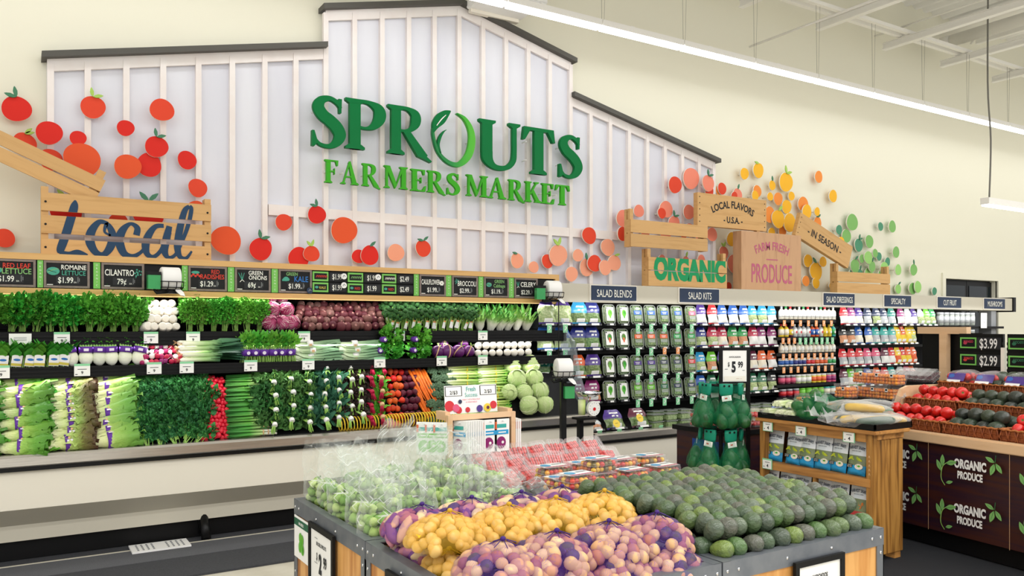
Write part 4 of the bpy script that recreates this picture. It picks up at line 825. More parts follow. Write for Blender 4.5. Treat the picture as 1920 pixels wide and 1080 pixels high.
for c, x in enumerate(rowx(124, 268, 6, 6.83)): place(t, P3(x, 6.83, S2Z+.005, radians(-4), radians((-12, 0, 2, -3, 6, 12)[c]), jit(.2), 1.12), f'white fennel bulb with purple wrapper on second shelf, {ordw(c+1)} from left', 'wrapped fennel bulbs')
def radish(mat, r, root): 
    mb = MB(mat); mb.lathe([(.0008, -r*1.9), (r*.08, -r*1.3), (r*.45, -r*.85), (r*.9, -r*.35), (r, .1*r), (r*.85, r*.6), (r*.4, r*.9), (.001, r*.95)], 9); mb.m(root).tube([(0, 0, -r*1.2), (r*.2, 0, -r*2.2), (0, r*.2, -r*3)], [r*.1, r*.05, .0004], 4, False); return mb
T_rr = Tpl('rainbow_radish', 'radish', radish('radpal', .022, 'radw')); k = 0
for r, (y, z) in enumerate(((6.80, .022), (6.83, .06), (6.87, .098), (6.92, .135), (6.98, .165))):
    for c, x in enumerate(rowx(262, 342, 9, y)): place(T_rr, P3(x+jit(.008), y+jit(.008), S2Z+z+jit(.006), rnd.uniform(.4, 2.6), jit(.8), rnd.uniform(0, 6), rnd.uniform(.85, 1.15)), f'rainbow radish on second shelf, {ordw(r+1)} row from front, {ordw(c+1)} from left', 'rainbow radishes in a pile')
t = Tpl('leek', 'leek'); mb = MB('leek'); mb.tube([(0, 0, 0), (.02, 0, 0), (.1, 0, 0), (.2, 0, 0), (.3, 0, 0)], [.012, .02, .018, .02, .026], 10)
for k in range(7): mb.sheet((.18+.02*k, jit(.006), jit(.008)+.004*k), (1, jit(.15), jit(.12)), (0, -.3, 1), .32-.02*k, .03, .35, jit(.06), .05, 4, 5, k, .5)
t.add('shaft', mb); mb = MB('tan')
for k in range(9): mb.tube([(0, .006*cos(k), .006*sin(k)), (-.03, .018*cos(k*1.7), .018*sin(k*1.7))], .0012, 3, False)
t.add('roots', mb)
for r, z in enumerate((.03, .075, .12, .16)):
    for c in range(3): place(t, P3(xY(338, 6.8)+jit(.015), 6.79+.055*c, S2Z+z+.008*c, jit(.4), jit(.04), radians(2)+jit(.04), 1.0), f'leek with white shaft and dark leaves, {ordw(r+1)} layer up, {ordw(c+1)} from the shelf edge', 'leeks stacked on the second shelf')
t = Tpl('greens_bunch', 'greens'); mb = MB('stemg')
for k in range(20): a = k*2.4; r = .008*sqrt(k); mb.tube([(r*cos(a)*1.5, r*sin(a)-.01, 0), (r*cos(a), r*sin(a), .07), (r*cos(a)*1.4, r*sin(a)*1.2, .13)], .003, 4, False)
t.add('stems', mb); mb = MB('leafy'); leafball(mb, (0, 0, .16), (.055, .04, .04), 60, .05, .018, .6, ruf=.3); t.add('leaves', mb); mb = MB('band'); mb.lathe([(.041, .055), (.043, .105)], 12); mb.m('bandlab').at(FY(0, -.043, .08)); mb.disc(0, 0, .014); mb.at(); t.add('purple_wrapper', mb)
for c, x in enumerate(rowx(452, 553, 6, 6.82)): place(t, P3(x, 6.82+jit(.01), S2Z, radians(6), jit(.08), jit(.3), 1.05), f'leafy greens bunch with purple wrapper on second shelf, {ordw(c+1)} from left', 'purple wrapped greens on the second shelf')
t = Tpl('collard_bundle', 'collard greens'); mb = MB('coll')
for k in range(8): mb.sheet((0, -.012+.004*k, -.02+.006*k), (1, jit(.05), jit(.04)), (0, -.5+jit(.3), 1), .42, .052, -.35+.05*k, jit(.02), .06, 6, 7, k, .55, .35)
mb.tube([(-.02, 0, 0), (.12, 0, 0)], [.022, .02], 9); t.add('leaves', mb); mb = MB('white'); mb.M = RY(pi/2); mb.lathe([(.036, .12), (.038, .17)], 12); mb.at(FY(.145, -.038, 0)); mb.m('tan').rect(-.012, .012, -.012, .012); mb.at(); t.add('paper_band', mb)
for r, z in enumerate((.03, .085, .14)):
    for c, (a, lb) in enumerate(((552, 'left'), (638, 'right'))): place(t, P3(xY(a, 6.8)+.02*(r % 2), 6.83+.01*r, S2Z+z, jit(.3), jit(.03), jit(.03), 1.0), f'pale green collard bundle with white band, {lb} stack, {ordw(r+1)} from below', 'collard bundles on the second shelf')
t = Tpl('leaf_lettuce', 'lettuce'); mb = MB('leafy')
for k in range(70): d = rv(1); mb.sheet((d.x*.06, d.y*.04, .08+d.z*.055), (d.x+jit(.4), d.y-.3, d.z*.6+.3), rv(1), .06, .03, .2, .2, .5, 4, 3, k, .7, .4)
t.add('leaves', mb); mb = MB('band'); mb.M = TR((-.085, -.04, .07)) @ RX(pi/2); mb.lathe([(.001, .03), (.022, .03), (.024, -.02)], 10); mb.m('bandlab').disc(0, 0, .012, z=.0305); mb.at(); t.add('purple_wrapper', mb)
for k, (px, z, lb) in enumerate(((733, .0, 'lower left'), (733, .1, 'upper left'), (787, .0, 'lower right'), (787, .1, 'upper right'))): place(t, P3(xY(px, 6.82), 6.84, S2Z+z, 0, 0, jit(.3), 1.15), f'curly green leaf lettuce with purple wrapper, {lb} on second shelf', 'curly green lettuces on the second shelf')
t = Tpl('purple_kohlrabi', 'kohlrabi'); mb = MB('purple'); mb.ell((0, 0, 0), (.062, .062, .058), 14, 9, .02); t.add('bulb', mb); mb = MB('tan'); mb.M = RY(pi/2) @ RX(.3); mb.lathe([(.0625, -.005), (.0635, 0), (.0625, .005)], 20); mb.M = Matrix.Identity(4); t.add('rubber_band', mb); mb = MB('stemg')
for k in range(4): mb.tube([(0, 0, .05), (jit(.03), jit(.03), .085)], .003, 4)
t.add('stub', mb)
for k, (px, z, y) in enumerate(((820, .06, 6.82), (838, .06, 6.82), (859, .06, 6.82), (879, .06, 6.82), (830, .13, 6.9), (868, .13, 6.9))): place(t, P3(xY(px, y), y, S2Z+z, jit(.4), .3+jit(.3), jit(.5), (1, 1.15, 1.05, .95, .9, .9)[k]), f'purple kohlrabi globe with tan band, {ordw(k+1) if k < 4 else ordw(k-3)} from left in the {"front" if k < 4 else "back"} row', 'purple kohlrabi on the second shelf')
T_tu = Tpl('turnip', 'turnip', radish('turnip', .038, 'turnip'))
for r, (y, z) in enumerate(((6.81, .04), (6.86, .11), (6.93, .16))):
    for c, x in enumerate(rowx(888+r*2, 996, 8, y)): place(T_tu, P3(x+jit(.006), y, S2Z+z, rnd.uniform(1.2, 1.9), jit(.4), jit(.4), rnd.uniform(.9, 1.12)), f'white turnip on second shelf, {("front", "middle", "back")[r]} row, {ordw(c+1)} from left', 'white turnips on the second shelf')
# ---- sloped deck
SA = Vector((0, 6.48, .775)); SB = Vector((0, 6.90, 1.225)); SD = (SB-SA); SDN = SD.normalized(); SN = Vector((0, -SDN.z, SDN.y))
SROT = Matrix(((1, 0, 0, 0), (0, SDN.y, SN.y, 0), (0, SDN.z, SN.z, 0), (0, 0, 0, 1)))           # local x along the case, y up the slope, z off the slope
def DK(x, t, h=0.05, rz=0, s=1.0, rx=0, ry=0):
    p = SA+SD*t; return TR((x, p.y, p.z)) @ SROT @ TR((0, 0, h)) @ RZ(rz) @ RY(ry) @ RX(rx) @ SCL(s, s, s)
def XD(px, t): return xY(px, (SA+SD*t).y-.04)
def headlett(mat, ruf, L=.36, W=.075, n=11, cupv=-.5, frill=None):
    t = Tpl('lettuce_head', 'lettuce'); mb = MB(mat)
    for k in range(n):
        a = k*2.4; rr = .02+.002*k; d = Vector((1, cos(a)*.16, sin(a)*.16)); mb.sheet((-.02, cos(a)*rr, sin(a)*rr), d, (-.1, cos(a), sin(a)), L*rnd.uniform(.85, 1.05), W*rnd.uniform(.9, 1.2), cupv, .10, ruf*1.5, 8, 10, k*1.3, 1.45, .5, 18)
    mb.ell((.06, 0, 0), (.10, .042, .042), 10, 8, .05); t.add('leaves', mb)
    mb = MB('band'); mb.M = RY(pi/2); mb.lathe([(.064, .098), (.067, .105), (.069, .155), (.066, .162)], 16); mb.at(TR((.13, 0, .0685))); mb.m('bandlab').rect(-.02, .02, -.022, -.006); mb.m('tan').disc(0, .008, .01, .013); mb.at(); t.add('purple_wrapper', mb)
    if frill: mb = MB(frill); leafball(mb, (L*.74, 0, 0), (.07, .058, .05), 46, .055, .032, 0, ruf=.6, out=.7); t.add('frilly_tips', mb)
    return t
T_gl = headlett('lett', .16, frill='leafy'); T_rl = headlett('lettr', .2, .33, frill='leafrd'); T_ro = headlett('rom', .10, .38, .066, 12, frill='romt')
for T_, a, n, txt, g in ((T_gl, 4, 7, 'green leaf lettuce', 'green leaf lettuces'), (T_rl, 98, 8, 'dark-tipped red leaf lettuce', 'red leaf lettuces'), (T_ro, 172, 8, 'romaine lettuce', 'romaine lettuces')):
    for k in range(n):
        tt = .03+.93*k/(n-1); place(T_, DK(XD(a, tt)+jit(.012), tt, .052+jit(.008), jit(.12)+.03, rnd.uniform(.82, .95), rnd.uniform(-.5, .5)), f'{txt} with purple wrapper on the lower deck, {ordw(k+1)} from the bumper up', f'{g} on the lower deck')
for k in range(4): tt = .1+.85*k/3; place(T_gl, DK(XD(-92, tt), tt, .05, jit(.1), .9, 0), f'green leaf lettuce at the very left edge of the deck, {ordw(k+1)} from the bumper up', 'lettuces cut by the left edge')
def bunch(lm, n, L, W, ruf, stem='stemg', tie='white', name='kale_bunch', cat='kale', shp=(.06, .07, .035), bare=.05):
    """bunch lying on the slope: leaves up the slope, stems towards the bumper, tied in the middle"""
    t = Tpl(name, cat); mb = MB(lm)
    for _ in range(n):
        p = Vector((rnd.uniform(-1, 1)*shp[0], rnd.uniform(-.6, 1)*shp[1]+.05, rnd.uniform(.1, 1)*shp[2])); mb.sheet(p, (p.x*9+jit(.5), rnd.uniform(-.2, 1), rnd.uniform(.1, .9)), rv(1), L*rnd.uniform(.7, 1.2), W*rnd.uniform(.7, 1.2), .25, .25, ruf, 4, 4, rnd.uniform(0, 6), .75, .3, 14)
    t.add('leaves', mb)
    if tie:
        mb = MB(stem)
        for k in range(9): x = jit(.012); mb.tube([(x*2.2, -.065-rnd.uniform(0, .03), .09+jit(.01)), (x, -.02, .125+jit(.006)), (x*2, .04, .09)], .0045, 5)
        t.add('stems', mb); mb = MB(tie); mb.M = TR((0, -.022, .125)) @ RX(-pi/2); mb.lathe([(.02, -.013), (.022, 0), (.019, .016)], 9); mb.M = Matrix.Identity(4); t.add('tie', mb)
    return t
T_cil = bunch('leafd', 170, .042, .02, .2, tie=None, name='cilantro_bunch', cat='herb', shp=(.075, .065, .05)); T_cil.add('stems', (lambda m: ([m.tube([(jit(.02), -.09, .02), (jit(.05), .04, .05)], .002, 3, False) for _ in range(12)], m)[1])(MB('stemg')))
for c in range(5):
    for r in range(7):
        tt = .0+r*.15; place(T_cil, DK(XD(272+c*26, tt)+jit(.01), tt, .02+jit(.01), rnd.uniform(-.6, .6), rnd.uniform(.95, 1.1)), f'dark green cilantro bunch on the deck, {ordw(r+1)} row from bumper, {ordw(c+1)} from left', 'cilantro bunches on the lower deck')
T_rd = Tpl('red_radish', 'radish', radish('rad', .021, 'radw'))
for r in range(17):
    tt = r/17+.01
    for c in range(7): place(T_rd, DK(XD(379+r*-.6+(c+.5*(r % 2))*7.6, tt)+jit(.006), tt, .03+jit(.008)+.02*(c in (2, 3, 4)), rnd.uniform(0, 6), rnd.uniform(.85, 1.15), jit(1.2), jit(1.2)), f'bright red radish on the deck, {ordw(r+1)} row from the bumper, {ordw(c+1)} from left', 'bunched red radishes on the lower deck')
t = Tpl('green_onion_bunch', 'green onions'); mb = MB('onion')
for k in range(10): y = jit(.016); z = jit(.014); mb.tube([(0, y*2+jit(.01), z), (.15, y*1.4, z), (.3, y, z), (.37, y, z), (.40, y, z)], [.003, .0055, .006, .0075, .009], 6)
t.add('stalks', mb); mb = MB('tan')
for x in (.29, .33): mb.M = TR((x, 0, 0)) @ RY(pi/2); mb.lathe([(.022, -.004), (.024, 0), (.022, .004)], 10)
mb.M = Matrix.Identity(4); t.add('rubber_band', mb)
for k in range(12):
    tt = .02+k*.083
    for lay in range(2): place(t, DK(XD(424, tt)+jit(.01), tt, .02+.034*lay, jit(.04), .96, jit(.5)), f'green onion bunch with white ends, {"upper" if lay else "under"} layer, {ordw(k+1)} from the bumper up', 'green onion bunches on the lower deck')
T_ka = bunch('leafk', 85, .09, .042, .5, shp=(.075, .075, .05)); MATS['leafk'].name = 'leafk'; T_la = bunch('leafbl', 40, .13, .036, .12, name='lacinato_kale_bunch', shp=(.05, .07, .045)); T_re = bunch('leafr', 60, .08, .036, .5, name='dark_kale_bunch')
T_ch = bunch('leafr', 16, .08, .034, .25, 'stemr', 'stemr', 'chard_bunch', 'chard', (.03, .06, .03)); T_bg = bunch('leafy', 22, .08, .03, .2, 'stemr', 'tan', 'beet_greens_bunch', 'beet greens', (.035, .06, .03))
for T_, pxs, n, txt in ((T_ka, (511, 543, 575), 5, 'curly green kale bunch with white tie'), (T_la, (604, 628), 5, 'flat dark lacinato kale bunch with white tie'), (T_re, (652, 671), 5, 'very dark kale bunch with white tie'), (T_ch, (690,), 5, 'chard bunch with red stems'), (T_bg, (711,), 5, 'beet greens bunch with red stems')):
    for c, px in enumerate(pxs):
        for r in range(n):
            tt = .05+r*.9/(n-1)+.05*(c % 2); place(T_, DK(XD(px, tt)+jit(.01), min(tt, 1), .02+jit(.008), jit(.3), rnd.uniform(.95, 1.1)), f'{txt}, {ordw(c+1)+" column, " if len(pxs) > 1 else ""}{ordw(r+1)} from the bumper up', f'{txt}es on the lower deck')
T_bo = Tpl('golden_beet', 'beet', radish('beeto', .033, 'tan')); T_bp = Tpl('red_beet', 'beet', radish('beetp', .034, 'beetp'))
for T_, a, txt, g in ((T_bo, 727, 'orange beet', 'orange beets'), (T_bp, 758, 'dark purple beet', 'dark purple beets')):
    for r in range(8):
        for c in range(3):
            tt = .02+r*.135; place(T_, DK(XD(a+(c+.5*(r % 2))*10.5, min(tt, .98))+jit(.008), min(tt, .98), .035+jit(.01), rnd.uniform(0, 6), rnd.uniform(.85, 1.1), rnd.uniform(.8, 1.6)), f'{txt} on the deck, {ordw(r+1)} row from the bumper, {ordw(c+1)} from left', f'{g} on the lower deck')
mb = MB('carrot'); mb.tube([(0, 0, 0), (0, .015, 0), (0, .12, 0), (.004, .28, 0), (0, .40, 0)], [.008, .016, .014, .009, .003], 8); T_ca = Tpl('carrot', 'carrot', mb)
for k in range(18):
    lay, c = divmod(k, 6); place(T_ca, DK(XD(786+c*4.2, .5)-.015+.008*c+jit(.006), .97-.28*lay, .02+.02*(2-lay)+jit(.008), pi+.12+jit(.08), rnd.uniform(.85, 1.05)), f'slim orange carrot on the deck, {("top", "middle", "bottom")[lay]} tier, {ordw(c+1)} from left', 'carrots on the lower deck')
t = Tpl('broccoli_crown', 'broccoli'); mb = MB('stemg'); mb.tube([(0, 0, -.03), (0, 0, .03)], [.02, .03], 8); t.add('stalk', mb); mb = MB('broc')
for k in range(19): a = k*2.4; r = .0145*sqrt(k); mb.ell((r*cos(a), r*sin(a), .066-7*r*r), (.019, .019, .021), 8, 6, .16, k)
t.add('florets', mb)
for r in range(7):
    for c in range(3):
        tt = r*.155; place(t, DK(XD(811+(c+.5*(r % 2))*14.5, min(tt, .98))+jit(.006), min(tt, .98), .02+jit(.006), rnd.uniform(0, 6), rnd.uniform(.70, .80), jit(.2)), f'broccoli crown on the deck, {ordw(r+1)} row from the bumper, {ordw(c+1)} from left', 'broccoli crowns on the lower deck')
t = Tpl('celery_bunch', 'celery'); mb = MB('celery')
for k in range(12):
    a = k*2.4; r = .011*sqrt(k)*1.05; y, z = r*cos(a), r*sin(a); mb.tube([(0, y*.8, z*.8), (.05, y, z), (.25, y*1.05, z*1.05), (.34, y*1.2, z*1.2)], [.012, .0115, .008, .005], 6)
t.add('stalks', mb); mb = MB('leafy'); leafball(mb, (.33, 0, 0), (.03, .03, .03), 14, .03, .015, 0, out=.4); t.add('leaf_tips', mb); mb = MB('hose'); mb.M = TR((.2, 0, 0)) @ RY(pi/2); mb.lathe([(.042, -.003), (.044, 0), (.042, .003)], 12); mb.M = Matrix.Identity(4); t.add('twist_tie', mb)
for r in range(7):
    for c, (a, lb) in enumerate(((838, 'left'), (893, 'right'))): tt = .1+r*.14; place(t, DK(XD(a, min(tt, 1))+.03*(c == 1)*(7-r)*.2, min(tt, 1), .05+jit(.006), jit(.04), rnd.uniform(.92, 1.02), jit(.5)), f'pale green celery bunch, {lb} column, {ordw(r+1)} from the bumper up', 'celery bunches on the lower deck')
mb = ball('cabb', 'cabv', .105, 7); T_cb = Tpl('green_cabbage', 'cabbage', mb)
for k, (px, tt, lb) in enumerate(((958, .93, 'top row, left'), (991, .95, 'top row, right'), (966, .66, 'second row, left'), (998, .66, 'second row, right'), (980, .4, 'third row, left'), (1009, .4, 'third row, right'), (989, .13, 'bottom row, left'), (1018, .13, 'bottom row, right'), (952, .40, 'third row, far left'))):
    place(T_cb, DK(XD(px, tt), tt, .095, rnd.uniform(0, 6), (.85, .96, .9, .88, .8, .86, .88, .82, .75)[k], jit(.8), jit(.8)), f'round pale green cabbage in the {lb} of the heap', 'green cabbages on the lower deck')
# coiled yellow hose on the bumper
xa, xb = xY(636, 6.42), xY(855, 6.42); mb = MB('hose'); mb.tube([(xa+(xb-xa)*k/560, 6.45+.055*cos(k*2*pi/14), .838+.055*sin(k*2*pi/14)) for k in range(561)], .0055, 5); one('coiled_hose', mb, 'coiled yellow hose lying along the steel bumper', 'hose')
# shelf tags
t = Tpl('shelf_tag', 'price tag'); mb = MB('paper'); mb.bx(-.052, .052, -.004, 0, -.07, .02); mb.at(FY(0, -.004, 0)); mb.m('tagg').rect(-.052, .052, .004, .02); mb.m('ink'); mb.rect(-.03, .03, -.022, -.018); mb.text('9', .022, x=0, y=-.055, bold=.02); mb.rect(-.045, -.03, -.06, -.055); mb.at(); t.body = mb.mesh('shelf_tag')
for k, px in enumerate((116, 283, 362, 506, 570, 749, 905)): place(t, (xY(px, 6.845), 6.845, 1.588), f'white and green price tag on the top shelf edge, {ordw(k+1)} from left', 'green topped shelf tags')
for k, px in enumerate((2, 154, 289, 350, 470, 578, 712, 828, 905)): place(t, (xY(px, 6.725), 6.725, 1.355), f'white and green price tag on the second shelf edge, {ordw(k+1)} from left', 'green topped shelf tags')
mb = MB('paper'); mb.bx(-.07, .07, -.004, 0, -.075, .01); mb.at(FY(0, -.004, 0)); mb.m('grayt'); [mb.rect(-.04, .04, -.02-.01*k, -.017-.01*k) for k in range(3)]; mb.at(); one('shelf_tag', mb, 'plain white notice card on the top shelf edge at far left', 'price tag', (xY(38, 6.845), 6.845, 1.588))
# white drain cover on the mat
mb = MB('white'); q = onZ(300, 1025, .02); mb.bx(-.2, .2, -.11, .11, 0, .012); mb.m('grayt')
for sx in (-1, 1):
    for i in range(4):
        for j in range(4): mb.bx(sx*(.05+.035*i)-.006, sx*(.05+.035*i)+.006, -.085+.045*j, -.055+.045*j, .012, .014)
one('drain_cover', mb, 'white slotted plate lying on the dark mat under the case', 'floor plate', (q.x, q.y, .019))
# ------------------------------------------------------------------ packs in the salad case
mk('greens', '#8aa06a', .35, c2='#4c6b3a', sc=55, coat=.4, ov=.15, hue=.02); mk('greens2', '#c3cd9a', .35, c2='#8fa86a', sc=60, coat=.4, ov=.12); mk('carroty', '#dba27e', .4, c2='#c98a62', sc=70, coat=.3); mk('rimc', '#8d938c', .2, coat=.5); mk('tray_d', '#2b2d2e', .3, coat=.3)
PC = {'blue': '#2a5fb0', 'sky': '#2f9bcf', 'dkblue': '#26307f', 'navy': '#22304f', 'violet': '#4a2e86', 'magenta': '#8a2468', 'crimson': '#b82748', 'red': '#cf2a33', 'pink': '#d9557a', 'orange': '#dd5f2a', 'teal': '#1c7a6d', 'lime': '#6fbf35', 'dkgreen': '#2c6b4c', 'green': '#2f9a52', 'maroon': '#5c1f38', 'slate': '#3f4656', 'black': '#1c1e20', 'yellow': '#e8c93a', 'silver': '#b9bdc0', 'aqua': '#3aa9a0'}
for n, c in PC.items(): mk('k_'+n, c, .28, coat=.35, c2=None, bump=.25, bsc=22)
mk('k_white', '#eeeeea', .35, coat=.2); mk('k_cream', '#efe6d2', .4)
_bag = {}
def bag_t(top, low='greens', w=.18, h=.238, cut=.54):
    if top == 'violet' and low == 'greens2': cut = .86
    k = (top, low, w)
    if k in _bag: return _bag[k]
    t = Tpl('salad_bag', 'salad bag'); mb = MB(); nu, nv = 8, 12; g = {}
    for side in (0, 1):
        for i in range(nv+1):
            for j in range(nu+1):
                u = -1+2*j/nu; v = i/nv; b = (1-abs(u)**3)*max(0, sin(pi*min(max((v-.04)/.9, 0), 1)))**.6
                cr = .008*sin(7*u+9*v+side*2)*b+.006*sin(17*u-11*v)*b
                pn = 1-.28*max(0, v-.62)/.38-.10*max(0, .15-v)/.15; g[side, i, j] = mb.v((u*w/2*.96*pn*(1-.05*b)+.008*sin(9*v+u), (-1 if side == 0 else .8)*(.042*b*(1.15-.4*v)+.001)+cr, h*v))
    for side in (0, 1):
        for i in range(nv):
            for j in range(nu):
                v = (i+.5)/nv; u = abs(-1+2*(j+.5)/nu)
                m_ = 'k_'+top if v > cut or v < .06 else low
                if side == 0 and cut < .6 and .72 < v < .84 and u < .4: m_ = 'k_white'
                if side == 0 and cut < .6 and .58 < v < .66 and u < .62 and j % 2: m_ = 'k_white'
                if side == 0 and .10 < v < .22 and u < .55: m_ = 'k_white'
                mb.m(m_); q = (g[side, i, j], g[side, i, j+1], g[side, i+1, j+1], g[side, i+1, j]); mb.f(q if side == 0 else tuple(reversed(q)), True)
    t.add('pouch', mb); mb = MB('tray_d'); mb.bx(-w*.42, w*.42, -.05, .03, -.02, .0); mb.m('k_white').bx(-w*.2, w*.25, -.052, -.05, -.018, .004); t.add('shelf_clip', mb)
    _bag[k] = t; return t
_cl = {}
def clam_t(lab, pic=None, w=.15, h=.215):
    k = (lab, pic)
    if k in _cl: return _cl[k]
    t = Tpl('salad_clamshell', 'salad clamshell'); mb = MB('greens'); mb.bx(-w/2+.006, w/2-.006, -.035, .04, .006, h-.006, .022); t.add('leaves', mb)
    mb = MB('rimc'); pts = []
    for cx_, cz, a0 in ((w/2-.03, h-.03, 0), (-w/2+.03, h-.03, pi/2), (-w/2+.03, .03, pi), (w/2-.03, .03, 1.5*pi)): pts += [(cx_+.03*cos(a0+i*pi/8), -.012, cz+.03*sin(a0+i*pi/8)) for i in range(5)]
    mb.tube(pts+[pts[0]], .006, 5, False)
    mb.tube([(p[0]*.88, -.036, .5*h+(p[2]-.5*h)*.9) for p in pts+[pts[0]]], .003, 4, False); t.add('rim', mb)
    mb = MB('k_white'); mb.M = FY(0, -.0362, 0)
    if pic: mb.rect(-w*.33, w*.33, h*.16, h*.86); mb.m('k_lime' if pic == 'g' else 'greens').disc(0, h*.56, .03, .04); mb.m('leafg').disc(.004, h*.57, .018, .026); mb.m('k_orange' if pic == 'c' else 'leafy'); mb.disc(0, h*.42, .012, .03); mb.m('k_black').disc(-w*.26, h*.81, .009)
    else:
        mb.m('k_silver').disc(0, h*.80, .028, .014); mb.m('k_'+lab).rect(-w*.34, w*.34, h*.48, h*.70); mb.m('k_white'); mb.rect(-w*.2, w*.2, h*.60, h*.63); mb.rect(-w*.15, w*.15, h*.53, h*.555); mb.m('k_silver'); [mb.rect(-w*.3, w*.3, h*(.28+.055*i), h*(.305+.055*i)) for i in range(3)]
    mb.M = Matrix.Identity(4); t.add('label', mb)
    mb = MB('tray_d'); mb.bx(-w*.4, w*.4, -.045, .03, -.02, .004); mb.m('k_white').bx(-w*.12, w*.2, -.047, -.045, -.016, .002); t.add('shelf_clip', mb); _cl[k] = t; return t
tgt = Tpl('hanging_tag', 'price tag'); mb = MB('tagg'); mb.bx(-.028, .028, -.003, 0, -.085, 0); mb.at(FY(0, -.003, 0)); mb.m('k_white').stroke([(-.012, -.06, .008), (.01, -.035, .01), (-.008, -.02, .008)]); mb.at(); tgt.body = mb.mesh('hanging_tag')
tgo = Tpl('hanging_tag', 'price tag'); mb = MB('tago'); mb.bx(-.026, .026, -.003, 0, -.075, 0); mb.at(FY(0, -.003, 0)); mb.m('k_white').stroke([(-.01, -.05, .007), (.01, -.03, .008), (-.006, -.015, .007)]); mb.at(); tgo.body = mb.mesh('hanging_tag')
RN = ('top', 'second', 'third', 'fourth')
AREA = {'l': 'left end of', 'm': 'middle of', 'k': 'kit section of', 'r': 'right of the dressings in'}
def rowp(r, pxs, kinds, where, y=6.93, ww=None, zz=None):
    cc = {}
    for i, (px, kd) in enumerate(zip(pxs, kinds)):
        if kd is None: continue
        z = (zz or ROWZ)[r]+.012; x = xY(px, y)
        if kd[0] == '#':
            t = clam_t(kd[1:] if kd[1:] not in 'gco' else 'white', kd[1:] if kd[1:] in 'gco' else None); nm = 'salad clamshell with '+({'g': 'green vegetable on white label', 'c': 'carrot picture on white label', 'o': 'round salad picture on white label'}.get(kd[1:]) or kd[1:]+' label band')
        else:
            top, low = (kd.split('/')+['greens'])[:2]; t = bag_t(top, low, (ww or .18)); nm = f'salad bag with {top} top'
        cc[nm] = cc.get(nm, 0)+1
        place(t, P3(x+jit(.006), y+jit(.008), z, radians(-9)+jit(.03), 0, jit(.06)+radians(-4)), f'{nm}, {RN[r]} row {where}, {ordw(i+1)} from left', f'packs in the {RN[r]} row of the salad case')
rowp(0, (1025, 1057, 1086, 1112), ('violet/greens2', 'violet/greens2', 'sky', 'dkblue'), 'at the case\'s left end', ww=.21); rowp(1, (1022, 1055, 1086, 1112), ('blue/greens2', 'blue/greens2', 'dkblue', 'dkblue'), 'at the case\'s left end', ww=.21)
rowp(2, (1018, 1052, 1084, 1112), ('teal', 'teal', 'orange', 'violet'), 'at the case\'s left end', ww=.21); rowp(3, (1022, 1052, 1084, 1113), ('dkgreen/carroty', 'dkgreen/carroty', 'magenta/carroty', 'magenta/carroty'), 'at the case\'s left end', ww=.21)
CPX = (1141, 1168, 1194, 1219, 1244, 1269, 1295)
for r, ks in enumerate((('#g', '#g', '#blue', '#blue', '#blue', '#blue', '#pink'), ('#c', '#c', '#orange', '#orange', '#orange', '#green', '#green'), ('#o', '#o', '#violet', '#violet', '#slate', '#slate', '#red'), ('#g', '#g', '#lime', '#lime', '#dkgreen', '#navy', '#navy'))):
    rowp(r, CPX, ks, 'of clamshells')
    for i, px in enumerate(CPX[2:]): place(tgo if (r == 1 and i in (2, 3)) else tgt, (xY(px+2, 6.86), 6.86, ROWZ[r]+.015), f'{"orange" if (r == 1 and i in (2, 3)) else "pale green"} hanging tag below the {RN[r]} clamshell row, {ordw(i+1)} from left', 'hanging tags in the salad case')
for r in (0, 1):
    for i, px in enumerate((1030, 1060)): place(tgt, (xY(px, 6.84), 6.84, ROWZ[r]+.01), f'pale green hanging tag under the {RN[r]} row at the case\'s left end, {ordw(i+1)} of two', 'hanging tags in the salad case')
KPX = (1316, 1337, 1357, 1376, 1395, 1413, 1430, 1449)
for r, ks in enumerate((('violet/k_white', 'red/k_white', 'blue/k_white', 'blue/k_white', 'blue/k_white', 'sky/greens2', 'sky/greens2', 'sky/k_white'), ('dkblue/greens2', 'crimson/greens2', 'crimson/k_cream', 'green/carroty', 'green/carroty', 'crimson/k_white', 'magenta/k_white', 'magenta/k_white'), ('sky/greens2', 'lime/carroty', 'violet', 'teal', 'crimson', 'maroon/k_cream', 'orange/k_cream', 'orange/k_white'), ('blue', 'dkgreen', 'green', 'green', 'dkgreen', 'dkgreen/greens2', 'dkgreen/greens2', 'black/greens2'))):
    rowp(r, KPX, ks, 'of salad kits', ww=.165)
QPX = (1583, 1598, 1613, 1629, 1645, 1660, 1674)
for r, ks in enumerate((('red/k_white', 'magenta/k_white', 'violet/k_cream', 'navy/k_silver', 'navy/greens2', 'navy/k_silver', 'teal/k_silver'), ('black/carroty', 'black/carroty', 'blue/k_cream', 'blue/k_cream', 'aqua/k_silver', 'aqua/k_silver', 'aqua/k_silver'), ('red/k_silver', 'red/k_silver', 'red/k_silver', 'pink/k_silver', 'pink/k_silver', 'maroon/k_white', 'red/k_white'), ('maroon/k_silver', 'lime/k_white', 'green/k_white', 'blue/k_silver', 'orange/carroty', 'red/k_silver', 'aqua/k_white'))):
    rowp(r, QPX, ks, 'right of the dressings', ww=.165)
